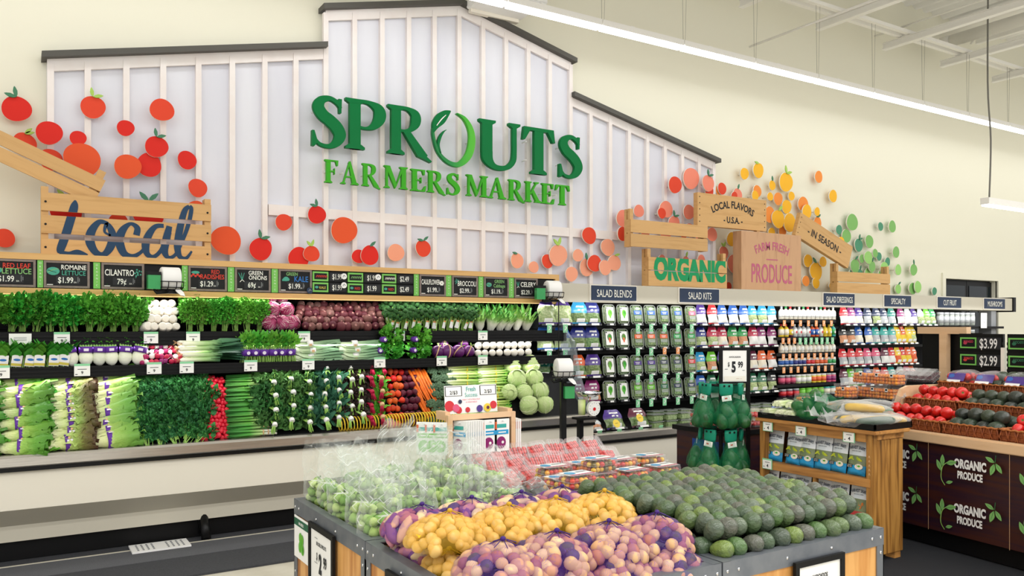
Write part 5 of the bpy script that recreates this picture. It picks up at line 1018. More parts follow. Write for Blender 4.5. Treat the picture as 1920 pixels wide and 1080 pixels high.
# dressing bottles, jars and tubs
def bottle_t(cap, body, lab, h, r, nm, cat):
    t = Tpl(nm, cat); mb = MB(body); mb.lathe([(.001, 0), (r, .002), (r, h*.15), (r, h*.62), (r*.8, h*.72), (r*.36, h*.80), (r*.36, h*.84)], 12); t.add('body', mb)
    mb = MB(cap); mb.lathe([(r*.4, h*.84), (r*.42, h), (.001, h)], 10); t.add('cap', mb); mb = MB(lab); mb.lathe([(r*1.02, h*.16), (r*1.02, h*.60)], 12); mb.at(FY(0, -r*1.025, h*.38)); mb.m('k_'+('red' if cap == 'k_white' else 'white')).disc(0, 0, r*.4, r*.5, .0); mb.at(); t.add('label', mb); return t
def jar_t(cap, body, lab, h, r, nm='jar'):
    t = Tpl(nm, 'jar'); mb = MB(body); mb.lathe([(.001, 0), (r*.95, .002), (r, h*.1), (r, h*.8), (r*.9, h*.84)], 12); t.add('body', mb); mb = MB(cap); mb.lathe([(r*.96, h*.82), (r*.96, h), (.001, h)], 12); t.add('lid', mb)
    mb = MB(lab); mb.lathe([(r*1.02, h*.2), (r*1.02, h*.7)], 12); t.add('label', mb); return t
DZ_ = [1.734, 1.51, 1.308, 1.14, .911, .75]
oo = [o2 for o2 in COL.objects if o2.name.startswith('refrigerated_case') and o2.type == 'EMPTY'][1]
xa, xb = xY(1457, 6.85), xY(1568, 6.85)
for z in DZ_:
    mb = MB('black'); mb.bx(xa, xb, 6.86, 7.3, z-.03, z-.002); mb.m('blackm').bx(xa, xb, 6.855, 6.86, z-.035, z+.004); ob = part('dressing_shelf', mb, oo); ob.location = -Vector(oo.location)
rows_ = [(13, .165, .036, [('k_silver', 'k_cream', 'k_white'), ('k_black', 'k_cream', 'k_white'), ('k_red', 'k_cream', 'k_white'), ('k_green', 'k_cream', 'k_white')], 'bottle', 'pale dressing bottle'),
         (13, .165, .036, [('k_red', 'k_yellow', 'k_cream'), ('k_black', 'k_maroon', 'k_yellow'), ('k_white', 'k_silver', 'k_white'), ('k_navy', 'k_silver', 'k_white'), ('k_silver', 'k_orange', 'k_blue'), ('k_yellow', 'k_yellow', 'k_yellow'), ('k_green', 'k_aqua', 'k_green')], 'bottle', 'bright dressing bottle'),
         (14, .13, .034, [('k_cream', 'k_cream', 'k_cream'), ('k_cream', 'k_cream', 'k_white')], 'bottle', 'cream dressing bottle'), (13, .10, .038, [('k_white', 'k_white', 'k_blue'), ('k_white', 'k_white', 'k_dkblue'), ('k_white', 'k_white', 'k_red'), ('k_white', 'k_white', 'k_orange'), ('k_white', 'k_white', 'k_green')], 'jar', 'small jar with coloured label'),
         (11, .115, .045, [('k_silver', 'k_maroon', 'k_pink'), ('k_white', 'greens2', 'k_white'), ('k_white', 'k_yellow', 'k_orange'), ('k_silver', 'k_pink', 'k_magenta')], 'jar', 'dip tub'), (9, .10, .05, [('k_silver', 'k_maroon', 'k_red'), ('k_lime', 'k_lime', 'k_lime'), ('k_lime', 'greens2', 'k_lime'), ('k_aqua', 'k_silver', 'k_cream')], 'jar', 'dip tub')]
PATT = [None, (0, 0, 1, 2, 2, 3, 2, 4, 4, 2, 5, 5, 6), None, None, None, None]
for r, (n, h, rad, cols, kind, txt) in enumerate(rows_):
    ts = [(bottle_t(*c, h, rad, 'dressing_bottle', 'bottle') if kind == 'bottle' else jar_t(*c, h, rad, 'dip_jar')) for c in cols]
    for c, x in enumerate(rowx(1461, 1566, n, 6.9)):
        ci = PATT[r][c] if PATT[r] else (c*len(cols)//n if kind == 'jar' else (c*3) % len(cols)); place(ts[ci], (x+jit(.004), 6.905, DZ_[r]+.004), f'{txt} on the {ordw(r+1)} dressing shelf from the top, {ordw(c+1)} from left', f'dressings on the {ordw(r+1)} dressing shelf')
    if r < 4:
        for c, x in enumerate(rowx(1463, 1566, (7, 10, 9, 8)[r], 6.85)): place(tgo if (r != 1 or c < 3) else tgt, (x, 6.852, DZ_[r]-.006), f'{"orange" if (r != 1 or c < 3) else "pale green"} tag hanging from the {ordw(r+1)} dressing shelf, {ordw(c+1)} from left', 'hanging tags on the dressing shelves')
# specialty and cut fruit
for r, pxs in enumerate(((1690, 1704, 1716, 1728, 1738, 1748), (1684, 1694, 1704, 1714), (1684, 1694, 1704, 1714), (1690, 1702, 1712))):
    ks = (('magenta/k_white', 'silver/k_white', 'violet/k_white', 'silver/greens2', 'lime/greens2', 'green/greens2'), ('yellow/k_yellow', 'orange/k_yellow', 'yellow/k_yellow', 'yellow/greens2'), ('yellow/k_orange', 'red/k_yellow', 'orange/k_yellow', 'orange/k_orange'), ('silver/carroty', 'pink/carroty', 'orange/carroty'))[r]
    rowp(r, pxs, ks, 'below the specialty sign', ww=.15)
tj = jar_t('k_silver', 'rimc', 'k_silver', .2, .05, 'clear_jar')
for r in (0, 1):
    for c, x in enumerate(rowx(1757, 1826, 7, 6.95)): place(tj, (x, 6.95, ROWZ[r]+.002), f'clear jar below the cut fruit sign, {("upper", "lower")[r]} shelf, {ordw(c+1)} from left', 'clear jars in the cut fruit section')
mb = MB('paper'); q = onY(1845, 601, 6.95); mb.bx(-.085, .085, 0, .006, -.12, .12); mb.at(FY(0, 0, 0)); mb.m('grayt'); mb.rect(-.05, .05, .07, .075); mb.rect(-.04, .04, .05, .054); mb.text('6', .05, y=-.04); mb.at(); one('case_notice', mb, 'white notice sheet at the right end of the salad case', 'notice', (q.x, 6.95, q.z))
# bottom trays of the salad case
mk('tubg', '#9fb07f', .3, c2='#6d8a52', sc=50, coat=.5)
tt_ = Tpl('greens_tub', 'salad tub'); mb = MB('tubg'); mb.bx(-.075, .075, -.055, .055, .0, .065, .01); tt_.add('greens', mb); mb = MB('rimc'); mb.bx(-.082, .082, -.062, .062, .066, .075, .003); tt_.add('lid', mb)
k = 0
for r, (y, z) in enumerate(((6.62, .55), (6.76, .565))):
    for lay in range(2):
        for c, px in enumerate((1228, 1254, 1280, 1388, 1410, 1432)): place(tt_, (xY(px, y), y, z+.078*lay), f'tub of cut greens in the case well, {("front", "back")[r]} row, {("lower", "upper")[lay]} layer, {ordw(c+1)} from left', 'tubs of greens in the well of the salad case')
bigb = [(1066, 'red/greens', .19, .13), (1092, 'red/greens', .19, .13), (1118, 'silver/carroty', .18, .12), (1156, 'violet/greens', .26, .22), (1202, 'maroon/greens', .26, .22), (1320, 'dkgreen/greens', .2, .16), (1348, 'green/greens', .2, .16), (1462, 'blue/k_blue', .24, .12), (1490, 'dkblue/greens2', .2, .12)]
for i, (px, kd, w_, h_) in enumerate(bigb):
    top, low = kd.split('/'); t = bag_t(top, low, w_, h_) if (top, low, w_) not in _bag else _bag[(top, low, w_)]; place(t, P3(xY(px, 6.6), 6.6, .575, radians(-28)), f'salad bag with {top} top lying in the case well, {ordw(i+1)} from left', 'bags in the well of the salad case')
for i, (px, h_) in enumerate(((1153, .075), (1199, .11))):
    mb = MB('k_yellow'); mb.at(FY(0, 0, 0) @ RX(radians(-28))); mb.prism([(.045*cos(a*pi/10), .045*sin(a*pi/10)) for a in range(20)], .002); mb.m('ink').stroke([(-.02, 0, .004), (.02, .004, .004)], z=.002); mb.at(); one('round_sticker', mb, f'yellow round sticker on a salad bag in the well, {("left", "right")[i]} one', 'sticker', (xY(px, 6.53), 6.525-.02+i*.02, .575+h_))
for i, px in enumerate((1125, 1162, 1202, 1240, 1289, 1340)): place(tgt, P3(xY(px, 6.455), 6.455, .6, .5), f'pale green tag on the salad case bumper rail, {ordw(i+1)} from left', 'tags along the salad case rail')
# ------------------------------------------------------------------ four wooden bins of the front island
BX = (1.19, 2.175, 3.135); BYY = (2.065, 3.02, 3.965); BZ = .80
def bin_(x0, x1, y0, y1, label):
    o = empty('wooden_bin', label, 'produce bin', ((x0+x1)/2, (y0+y1)/2, 0), 'wooden bins of the front island'); hx, hy = (x1-x0)/2-.004, (y1-y0)/2-.004
    for nm, a in (('front', (-hx+.02, hx-.02, -hy+.006, -hy+.022)), ('back', (-hx+.02, hx-.02, hy-.022, hy-.006)), ('left', (-hx+.006, -hx+.022, -hy+.02, hy-.02)), ('right', (hx-.022, hx-.006, -hy+.02, hy-.02))):
        mb = MB('ply'); mb.bx(*a, .06, BZ-.02); part('side_panel', mb, o)
    for sx in (-1, 1):
        for sy in (-1, 1):
            mb = MB('galv'); xa, xb = sorted((sx*hx, sx*(hx-.045))); ya, yb = sorted((sy*hy, sy*(hy-.045))); mb.bx(xa, xb, min(sy*hy, sy*(hy-.005)), max(sy*hy, sy*(hy-.005)), 0, BZ-.002); mb.bx(min(sx*hx, sx*(hx-.005)), max(sx*hx, sx*(hx-.005)), ya, yb, 0, BZ-.002)
            mb.m('chrome')
            for z in (.15, .45, .70, .765): mb.ell((sx*(hx-.022), sy*(hy+.001), z), (.007, .004, .007), 8, 4); mb.ell((sx*(hx+.001), sy*(hy-.022), z), (.004, .007, .007), 8, 4)
            part('corner_post', mb, o)
    for ax, s_ in ((0, -1), (0, 1), (1, -1), (1, 1)):
        mb = MB('galv'); L, D = (hx, hy) if ax == 0 else (hy, hx)
        if ax: mb.M = RZ(pi/2)
        ya, yb = sorted((s_*D*(1), s_*(D-.004))); mb.bx(-L, L, ya-.0005, yb+.0005, BZ-.07, BZ); ya, yb = sorted((s_*D, s_*(D-.042))); mb.bx(-L, L, ya, yb, BZ-.004, BZ+.001+ax*.0008)
        mb.m('chrome')
        for k in range(4): mb.ell((-L+.08+k*(2*L-.16)/3, s_*(D+.001), BZ-.035), (.007, .004, .007), 8, 4)
        part('top_rail', mb, o)
    mb = MB('blackm'); mb.bx(-hx+.03, hx-.03, -hy+.03, hy-.03, BZ-.12, BZ-.09); part('false_floor', mb, o)
    return o
bin_(BX[0], BX[1], BYY[0], BYY[1], 'wooden bin with metal edging holding netted potatoes, nearest the camera'); bin_(BX[0], BX[1], BYY[1], BYY[2], 'wooden bin with metal edging holding bagged sprouts, price frame on its side')
bin_(BX[1], BX[2], BYY[0], BYY[1], 'wooden bin with metal edging holding the loose avocado pile'); bin_(BX[1], BX[2], BYY[1], BYY[2], 'wooden bin with metal edging holding tomato clamshells, behind the avocados')
FZ = BZ-.09
# signs on the bins
def price_frame(label, M, w_, h_, fn):
    o = empty('price_card_holder', label, 'price sign'); o.matrix_world = M; o['group'] = 'black price frames'
    mb = MB('inkb'); b = .022
    for a in ((0, w_, 0, b), (0, w_, h_-b, h_), (0, b, b, h_-b), (w_-b, w_, b, h_-b)): mb.bx(a[0], a[1], a[2], a[3], 0, .014)
    part('frame', mb, o); mb = MB('paper'); mb.bx(b, w_-b, b, h_-b, .001, .006); mb.M = TR((w_/2, 0, .006)); fn(mb, w_, h_); part('price_card', mb, o); return o
XS = BX[0]-.002; q0 = onX(583, 976, XS); q1 = onX(629, 1001, XS); wd = q0.y-q1.y
def f1(mb, w_, h_):
    mb.m('ink').text('BRUSSELS SPROUTS', .016, w_*.66, y=.212, bold=.03, xs=.7); mb.text('$', .035, x=-.058, y=.145, xs=.6, bold=.02); mb.text('2', .085, x=-.012, y=.095, xs=.62, bold=.05); mb.text('99', .05, x=.052, y=.13, xs=.6, bold=.03); mb.m('grayt').rect(-.09, -.05, h_*.8, h_*.81); mb.rect(-.09, -.05, h_*.43, h_*.44)
    mb.rect(-.09, -.06, .05, .06); mb.rect(.06, .09, .05, .06)
price_frame('black framed price card reading 2.99 on the bin\'s left side', FX(XS, q0.y, q0.z-.30), wd, .30, f1)
q0 = onX(553, 964, XS); q1 = onX(581, 981, XS); o = empty('bin_poster', 'small white poster with green sprouts picture on the bin side', 'poster'); wd = q0.y-q1.y; o.matrix_world = FX(XS, q0.y, q0.z-.2)
mb = MB('paper'); mb.bx(0, wd, 0, .2, 0, .003); mb.M = TR((wd/2, 0, .003)); mb.m('dkg' if 'dkg' in MATS else 'k_dkgreen').rect(-wd/2+.004, wd/2-.004, .155, .19); mb.m('paper').text('BRUSSELS', .013, wd*.7, y=.166, bold=.02); mb.m('k_lime'); [mb.disc(dx, dy, .022, .026) for dx, dy in ((-.02, .06), (.02, .055), (0, .085), (-.012, .105), (.014, .1))]; mb.m('leafy'); [mb.disc(dx, dy, .01, .018) for dx, dy in ((-.02, .06), (.02, .055), (0, .085))]; part('poster_sheet', mb, o)
q0 = onX(728, 1066, XS); price_frame('black price frame low on the potato bin\'s left side, cut by the picture edge', FX(XS, q0.y, q0.z-.30), .21, .30, lambda mb, w_, h_: mb.m('ink').text('POTATOES', .016, w_*.6, y=h_*.66, bold=.03, xs=.7))
YS = BYY[0]-.002; q0 = onY(1487, 1060, YS); q1 = onY(1579, 1036, YS)
price_frame('black price frame on the avocado bin front, top edge in view', FY(q0.x, YS, q0.z-.26), q1.x-q0.x, .27, lambda mb, w_, h_: mb.m('ink').text('AVOCADOS', .018, w_*.6, y=h_*.70, bold=.03, xs=.7))
# ---- avocados
mk('avo', '#47582f', .33, pal=['#586c43', '#4b5f43', '#627746', '#566350', '#485d3b', '#71853f', '#5f6c56', '#434f3f', '#4d6a3a', '#57584d'], c2='#3c4a36', sc=30, bump=.7, bsc=75, ov=.12, coat=.35); mk('avod', '#30352c', .3, pal=['#33382f', '#2b3029', '#3a4232', '#353a35', '#2f3a2b'], ov=.12, bump=.4, bsc=60); mk('stemn', '#8c7a52', .6)
def avo_t(mat, nm='avocado', s=1.0):
    t = Tpl(nm, 'avocado'); mb = MB(mat); pr = [(.001, -.052), (.018, -.0495), (.031, -.04), (.0385, -.022), (.039, -.004), (.035, .016), (.027, .034), (.019, .046), (.011, .0525), (.001, .0545)]; mb.lathe([(r*s, z*s) for r, z in pr], 18); t.add('skin', mb)
    mb = MB('stemn'); mb.cyl((0, 0, .053*s), (0, 0, .058*s), .005*s, .004*s, 7); t.add('stem_end', mb); return t
T_av = avo_t('avo'); xa, xb = BX[1]+.075, BX[2]-.055; ya, yb = BYY[0]+.06, BYY[1]-.02
for c in range(12):
    x = xa+(xb-xa)*c/11; place(T_av, P3(x+jit(.006), ya+.012+jit(.008), BZ+.022, radians(-96)+jit(.2), jit(.2), jit(.4), rnd.uniform(.88, 1.0)), f'avocado lying in the lowest front row against the metal edge, {ordw(c+1)} from left', 'avocados in the front pile')
for c in range(10):
    y = ya+.09+(yb-ya-.09)*c/9
    place(T_av, P3(xa-.028, y, BZ+.02, radians(80)+jit(.3), 0, radians(90)+jit(.4), rnd.uniform(.9, 1.05)), f'avocado in the low row beside the potatoes, {ordw(c+1)} from the front', 'avocados in the front pile')
for r in range(13):
    for c in range(13):
        y = ya+.068+r*.0645; x = xa+.015+(xb-xa-.03)*(c+.5*(r % 2)-.2)/12; z = BZ+.082+.005*min(r, 4)
        if r == 0: z -= .004
        place(T_av, P3(x+jit(.006), y+jit(.006), z+jit(.006), radians(-134)+jit(.2), jit(.2), jit(.35), rnd.uniform(.88, 1.0)), f'green avocado on top of the pile, {ordw(r+1)} row from front, {ordw(c+1)} from left', 'avocados in the front pile')
mb = MB('blackm'); mb.bx(-.43, .43, -.4, .4, 0, .10); one('pile_riser', mb, 'black riser under the avocado pile', 'riser', ((BX[1]+BX[2])/2, (BYY[0]+BYY[1])/2+.04, FZ))
# ---- netted potatoes
mk('pot_y', '#e2bb72', .5, c2='#d3a555', sc=14, ov=.10, bump=.1); mk('pot_m', '#c9a', .5, pal=['#d6ab7c', '#b27468', '#d9b184', '#55465c', '#c48f76', '#d3a676', '#9d5f62', '#cc9d72', '#dcb88e'], ov=.08, c2='#b98d6c', sc=18); mk('pot_f', '#c9a', .5, pal=['#b06a7a', '#d4b38a', '#56406e', '#9a5570', '#c99a86', '#7a4a7a', '#b87a84', '#d9bd92'], ov=.08, c2='#8d5f74', sc=18)
mknet('net_p', '#6b35b0', 230, .02); mknet('net_y', '#f5bd1c', 230, .035); mk('clip_p', '#3f2370', .4); mk('clip_y', '#c9a02a', .4)
def pot_mesh(mat, rad, seed, nz=.06): mb = MB(mat); mb.ell((0, 0, 0), rad, 12, 8, nz, seed); return mb.mesh('potato')
def net_bag(label, group, loc, ax, mat_net, clip, shapes, n, rpot, rz):
    o = empty('potato_bag', label, 'bag of potatoes', loc, group); o.rotation_euler = (0, 0, rz); P = []; tries = 0
    g = pi*(3-sqrt(5))
    for k in range(n):
        zc_ = 1-(k+.5)/n*1.05; rr = sqrt(max(0, 1-zc_*zc_)); a = k*g+jit(.25); p = Vector((rr*cos(a)*ax[0], rr*sin(a)*ax[1], max(zc_, -.1)*ax[2])); P.append(p)
        ob = link('potato', shapes[k % len(shapes)], o); ob.location = p; s_ = rnd.uniform(.85, 1.15)
        nrm = Vector((p.x/ax[0]**2, p.y/ax[1]**2, p.z/ax[2]**2)).normalized(); ob.rotation_mode = 'QUATERNION'; ob.rotation_quaternion = nrm.to_track_quat('Z', 'Y') @ Matrix.Rotation(rnd.uniform(0, 6), 3, 'Z').to_quaternion(); ob.scale = (s_, s_, s_)
    mb = MB(mat_net); nu, nv = 30, 14; rows = []
    for j in range(nv+1):
        th = (pi*.56)*j/nv; row = []
        for k in range(nu):
            ph = 2*pi*k/nu; d = Vector((sin(th)*cos(ph), sin(th)*sin(ph), cos(th))); e = Vector((d.x*ax[0], d.y*ax[1], d.z*ax[2])); best = e.length*.96; dn = e.normalized()
            for p in P:
                b = p.dot(dn); c2 = p.length_squared-b*b
                if c2 < rpot*rpot and b > 0: best = max(best, b+sqrt(rpot*rpot-c2))
            row.append(best)
        rows.append(row)
    for _ in range(1): rows = [[max(rows[j][k], .25*(rows[j][k-1]+rows[j][(k+1) % nu]+rows[max(j-1, 0)][k]+rows[min(j+1, nv)][k])) for k in range(nu)] for j in range(nv+1)]
    ids = []
    for j in range(nv+1):
        th = (pi*.56)*j/nv
        ids.append([mb.v(Vector((sin(th)*cos(2*pi*k/nu)*ax[0], sin(th)*sin(2*pi*k/nu)*ax[1], cos(th)*ax[2])).normalized()*(rows[j][k]+.002)) for k in range(nu)])
    for j in range(nv):
        for k in range(nu): mb.f((ids[j][k], ids[j][(k+1) % nu], ids[j+1][(k+1) % nu], ids[j+1][k]), True)
    part('net', mb, o)
    mb = MB(clip); a = rnd.uniform(-.6, .6); c = Vector((ax[0]*.15, 0, ax[2]+rpot+.004)); 
    for k in range(7): b = k*.9; mb.tube([c+Vector((.05*cos(b), .05*sin(b), -.012)), c+Vector((.012*cos(b), .012*sin(b), .003))], .0018, 3, False)
    mb.ell(c+Vector((0, 0, .006)), (.011, .009, .009), 8, 5); part('net_clip', mb, o)
sh_y = [pot_mesh('pot_y', (.0235, .0225, .021), k) for k in range(3)]; sh_m = [pot_mesh('pot_m', (.024, .0228, .022), k+.4) for k in range(3)]; sh_f = [pot_mesh('pot_f', r_, k+.9, .1) for k, r_ in enumerate(((.044, .021, .020), (.035, .023, .021), (.052, .019, .018)))]
NB = [('fingerling potatoes in purple net', 'purple netted fingerlings', 2.86, .128, (.13, .11, .07), 'net_p', 'clip_p', sh_f, 40, .022), ('small yellow potatoes in yellow net', 'yellow netted potatoes', 2.585, .15, (.13, .125, .075), 'net_y', 'clip_y', sh_y, 66, .0225), ('mixed round potatoes in purple net', 'purple netted round potatoes', 2.26, .11, (.13, .135, .085), 'net_p', 'clip_p', sh_m, 70, .0235)]
for nm, grp, y, dz, ax, nm_, cl, sh, n, rp in NB:
    for c in range(4):
        net_bag(f'bag of {nm}, upper layer, {ordw(c+1)} from left', grp, (1.335+c*.228+jit(.012), y+jit(.012), FZ+dz+.02), ax, nm_, cl, sh, n, rp, jit(.3))
    if y < 2.4:
        for c in range(4): net_bag(f'bag of {nm}, front edge of the bin, {ordw(c+1)} from left', grp, (1.32+c*.235+jit(.012), 2.155, FZ+.05), (.125, .07, .075), nm_, cl, sh, 46, rp, jit(.2))
for c, (nm, grp, y, dz, ax, nm_, cl, sh, n, rp) in enumerate(NB[:2]): net_bag(f'bag of {nm}, sagging against the left metal edge', grp, (1.315, y-.03, FZ+.05), (.07, .12, .07), nm_, cl, sh, 36, rp, 0)
# ---- brussels sprouts in clear bags
mkfilm('film', '#f8faf8', .022, .38, .10, '#fdfefd'); mkfilm('filmc', '#ffffff', .45, .8, .06); mkfilm('clear', '#f6f6f6', .035, .34, .07, '#fefefe'); mk('sprout', '#8fae5a', .5, pal=['#a3bd66', '#84a852', '#b2c67a', '#93b261', '#78a04e', '#c2d290'], c2='#769a4b', sc=40, ov=.12); mk('inkg', '#2f9a6d', .5)
def sprout_mesh(sd): mb = MB('sprout'); mb.ell((0, 0, 0), (.021, .021, .023), 9, 7, .07, sd); mb.sheet((.012, 0, -.018), (.3, .1, 1), (1, 0, 0), .036, .018, -.5, .15, .1, 2, 4, sd); mb.sheet((-.01, .008, -.018), (-.3, .2, 1), (-1, .6, 0), .034, .018, -.5, .15, .1, 2, 4, sd+1); return mb.mesh('sprout')
sps = [sprout_mesh(k) for k in range(3)]
def film_mesh(sd, h):
    r_ = random.Random(sd); mb = MB('film'); nu, nv = 26, 16; ids = []; ph0 = r_.uniform(0, 6)
    for i in range(nv+1):
        v = i/nv; top = max(0, (v-.42)/.58); bulge = (1-(1-min(v/.2, 1))**2)**.5 if v < .2 else 1
        rx = (.088*bulge)*(1+.10*top)+.004; ry = (.075*bulge)*max(0, 1-top)**.8+.006
        row = []
        for k in range(nu):
            a = 2*pi*k/nu; cr = 1+top*.16*sin(3*a+ph0+6*v)+(.05+.10*top)*sin(5*a-ph0*2+9*v)*.6+.03*sin(11*a+17*v)
            nz_ = top*.0045+.001; row.append(mb.v((rx*cos(a)*cr+r_.uniform(-nz_, nz_)+.025*top*sin(ph0), ry*sin(a)*cr+r_.uniform(-nz_, nz_)*1.4+.03*top*cos(ph0*1.3)+.02*top*sin(4*cos(a)+ph0), h*v+(.02*sin(3*a+ph0) if i == nv else .012*top*sin(2*a+ph0)))))
        ids.append(row)
    for i in range(nv):
        for k in range(nu): mb.f((ids[i][k], ids[i][(k+1) % nu], ids[i+1][(k+1) % nu], ids[i+1][k]), i < 5)
    mb.m('filmc')  # crease ribbons in whiter film, also painting in the streak highlights
    for k in range(15):
        i = r_.randint(5, nv-1); j = r_.randint(0, nu-1); P = [mb.V[ids[i][j]]]
        for q in range(r_.randint(2, 4)):
            i = max(4, min(nv, i+r_.choice((-1, 1, 1, 0)))); j = (j+r_.choice((0, 1, 1, -1))) % nu; P.append(mb.V[ids[i][j]])
        P = [Vector((p.x*1.015, p.y*1.04, p.z)) for p in P]; wv = [r_.uniform(.001, .0045) for p in P]; wv[0] = wv[-1] = .0006
        a = [mb.v(p+Vector((0, 0, q_))) for p, q_ in zip(P, wv)]; b = [mb.v(p-Vector((0, 0, q_))) for p, q_ in zip(P, wv)]
        for q in range(len(P)-1): mb.f((a[q], a[q+1], b[q+1], b[q]))
    return mb.mesh('bag_film')
films = [film_mesh(k, (.25, .30, .27, .34, .31)[k]) for k in range(5)]
k = 0
for r in range(5):
    for c in range(5):
        k += 1; x = BX[0]+.115+c*.187; y = BYY[1]+.11+r*.185; o = empty('sprouts_bag', f'clear bag of brussels sprouts, {ordw(r+1)} row from the potatoes, {ordw(c+1)} from the left edge', 'bag of sprouts', (x+jit(.012), y+jit(.012), FZ+.03+.018*min(r, 2)+.012*min(c, 3)), 'clear bags of brussels sprouts'); o.rotation_euler = (jit(.08), jit(.08), rnd.uniform(-.5, .5)); s_ = rnd.uniform(.92, 1.08)*(.85 if c > 2 and r < 3 else 1); o.scale = (s_, s_, s_*(.72 if c > 2 and r < 2 else 1))
        ob = link('bag_film', films[k % 5], o); ob['label'] = 'clear crinkled film'
        mb = None
        n = 30
        for j in range(n):
            lay, q = divmod(j, 10); a = q*2.4+lay*.8; rr = .018*sqrt(q+.3); ob = link('sprout', sps[j % 3], o); ob.location = (rr*cos(a)*1.1, rr*sin(a)*.95, .026+lay*.038+jit(.006)); ob.rotation_euler = (rnd.uniform(0, 6), rnd.uniform(0, 6), 0); ss = rnd.uniform(.85, 1.1); ob.scale = (ss,)*3
# ---- tomato clamshells
mk('tom', '#d3261f', .22, c2='#c21d18', sc=4, ov=.10, coat=.4); mk('tomm', '#d9', .22, pal=['#e8b62a', '#e07a22', '#c9281f', '#6b5a24', '#d8391f', '#e5a028', '#8a2a22'], ov=.08, coat=.4); mk('tomo', '#ec8a1c', .25, ov=.10, hue=.012, coat=.4); mk('calyx', '#4f7a35', .6); mk('grape', '#4a1626', .25, ov=.2, coat=.4)
def clamshell(nm, cat, w_, d_, h_, ribs=True, lab=False):
    t = Tpl(nm, cat); mb = MB('clear'); x, y = w_/2, d_/2
    def ring(s, z): return [mb.v(p) for p in ((-x*s+.012, -y*s, z), (x*s-.012, -y*s, z), (x*s, -y*s+.012, z), (x*s, y*s-.012, z), (x*s-.012, y*s, z), (-x*s+.012, y*s, z), (-x*s, y*s-.012, z), (-x*s, -y*s+.012, z))]
    L = [ring(.86, 0), ring(.97, h_*.55), ring(1.06, h_*.56), ring(1.06, h_*.60), ring(.97, h_*.61), ring(.93, h_)]
    for a, b in zip(L[:-1], L[1:]):
        for k in range(8): mb.f((a[k], a[(k+1) % 8], b[(k+1) % 8], b[k]))
    mb.f(list(reversed(L[0]))); mb.f(L[-1]); t.add('shell', mb)
    if ribs:
        mb = MB('clear'); n = 7
        for k in range(n): xx = -x*.7+k*1.4*x/(n-1); mb.bx(xx-.0025, xx+.0025, -y*.75, y*.75, h_+.0005, h_+.003)
        t.add('lid_ribs', mb)
    if lab:
        mb = MB('k_white'); mb.bx(-x*.8, x*.8, -y*.72, y*.72, h_+.0005, h_+.0015); mb.at(TR((0, 0, h_+.0015))); mb.m('k_sky').disc(-x*.45, .005, x*.3, y*.42); mb.m('k_pink'); mb.rect(-x*.8, x*.8, -y*.72, -y*.5); mb.m('k_red'); [mb.rect(-x*.7+k*x*.2, -x*.6+k*x*.2, -y*.66, -y*.57) for k in range(7)]; mb.m('k_silver').rect(0, x*.7, y*.1, y*.3); mb.at(); t.add('label', mb)
    return t
def fill(t, mesh_, nm, n3, w_, d_, h_, r):
    nx, ny, nz = n3
    for k in range(nz):
        for j in range(ny):
            for i in range(nx): t.add(nm, mesh_, P3((-.5+(i+.5)/nx)*w_*.9+jit(.004), (-.5+(j+.5)/ny)*d_*.9+jit(.004), r+.003+k*r*1.75, rnd.uniform(0, 6), rnd.uniform(0, 6), 0, rnd.uniform(.9, 1.08)))
def tom_mesh(mat, r, nm='tomato'): mb = MB(mat); mb.ell((0, 0, 0), (r, r, r*.95), 10, 7); return mb.mesh(nm)
T_ct = clamshell('tomato_clamshell', 'tomato clamshell', .125, .12, .085); fill(T_ct, tom_mesh('tom', .0155), 'tomato', (4, 4, 2), .12, .112, .07, .0155)
T_mt = [clamshell('tomato_clamshell', 'tomato clamshell', .19, .135, .07, False, True) for _ in range(1)]; fill(T_mt[0], tom_mesh('tomm', .0145), 'tomato', (6, 4, 2), .18, .125, .06, .0145)
for r in range(3):
    for c in range(7):
        x = BX[1]+.045+c*.125-(.06 if r == 2 else .03*r); y = 3.60+r*.115; z = BZ+.012+.045*r
        place(T_ct, P3(x+jit(.008), y+jit(.008), z, radians(38)+jit(.08), jit(.1), jit(.25)), f'clear clamshell of red cherry tomatoes tipped up, {("front", "middle", "back")[r]} row, {ordw(c+1)} from left', 'red cherry tomato clamshells in the bin')
k = 0
for r in range(3):
    for c in range(4):
        lay = 1 if (r == 0 and c == 0) or (r == 1 and c == 1) else 0
        for l_ in range(lay+1): place(T_mt[0], P3(BX[1]+.13+c*.218+.03*r+jit(.01), 3.125+r*.15+jit(.008), BZ+.005+.03*r+l_*.074, 0, 0, jit(.08)+.03), f'flat blue-labelled clamshell of mixed tomatoes, {ordw(r+1)} row from avocados, {ordw(c+1)} from left'+(', upper' if l_ else ''), 'mixed tomato clamshells in the bin')
mb = MB('blackm'); mb.bx(-.44, .44, -.43, .43, 0, .085); one('pile_riser', mb, 'black riser under the tomato clamshells', 'riser', ((BX[1]+BX[2])/2, (BYY[1]+BYY[2])/2, FZ+.001))
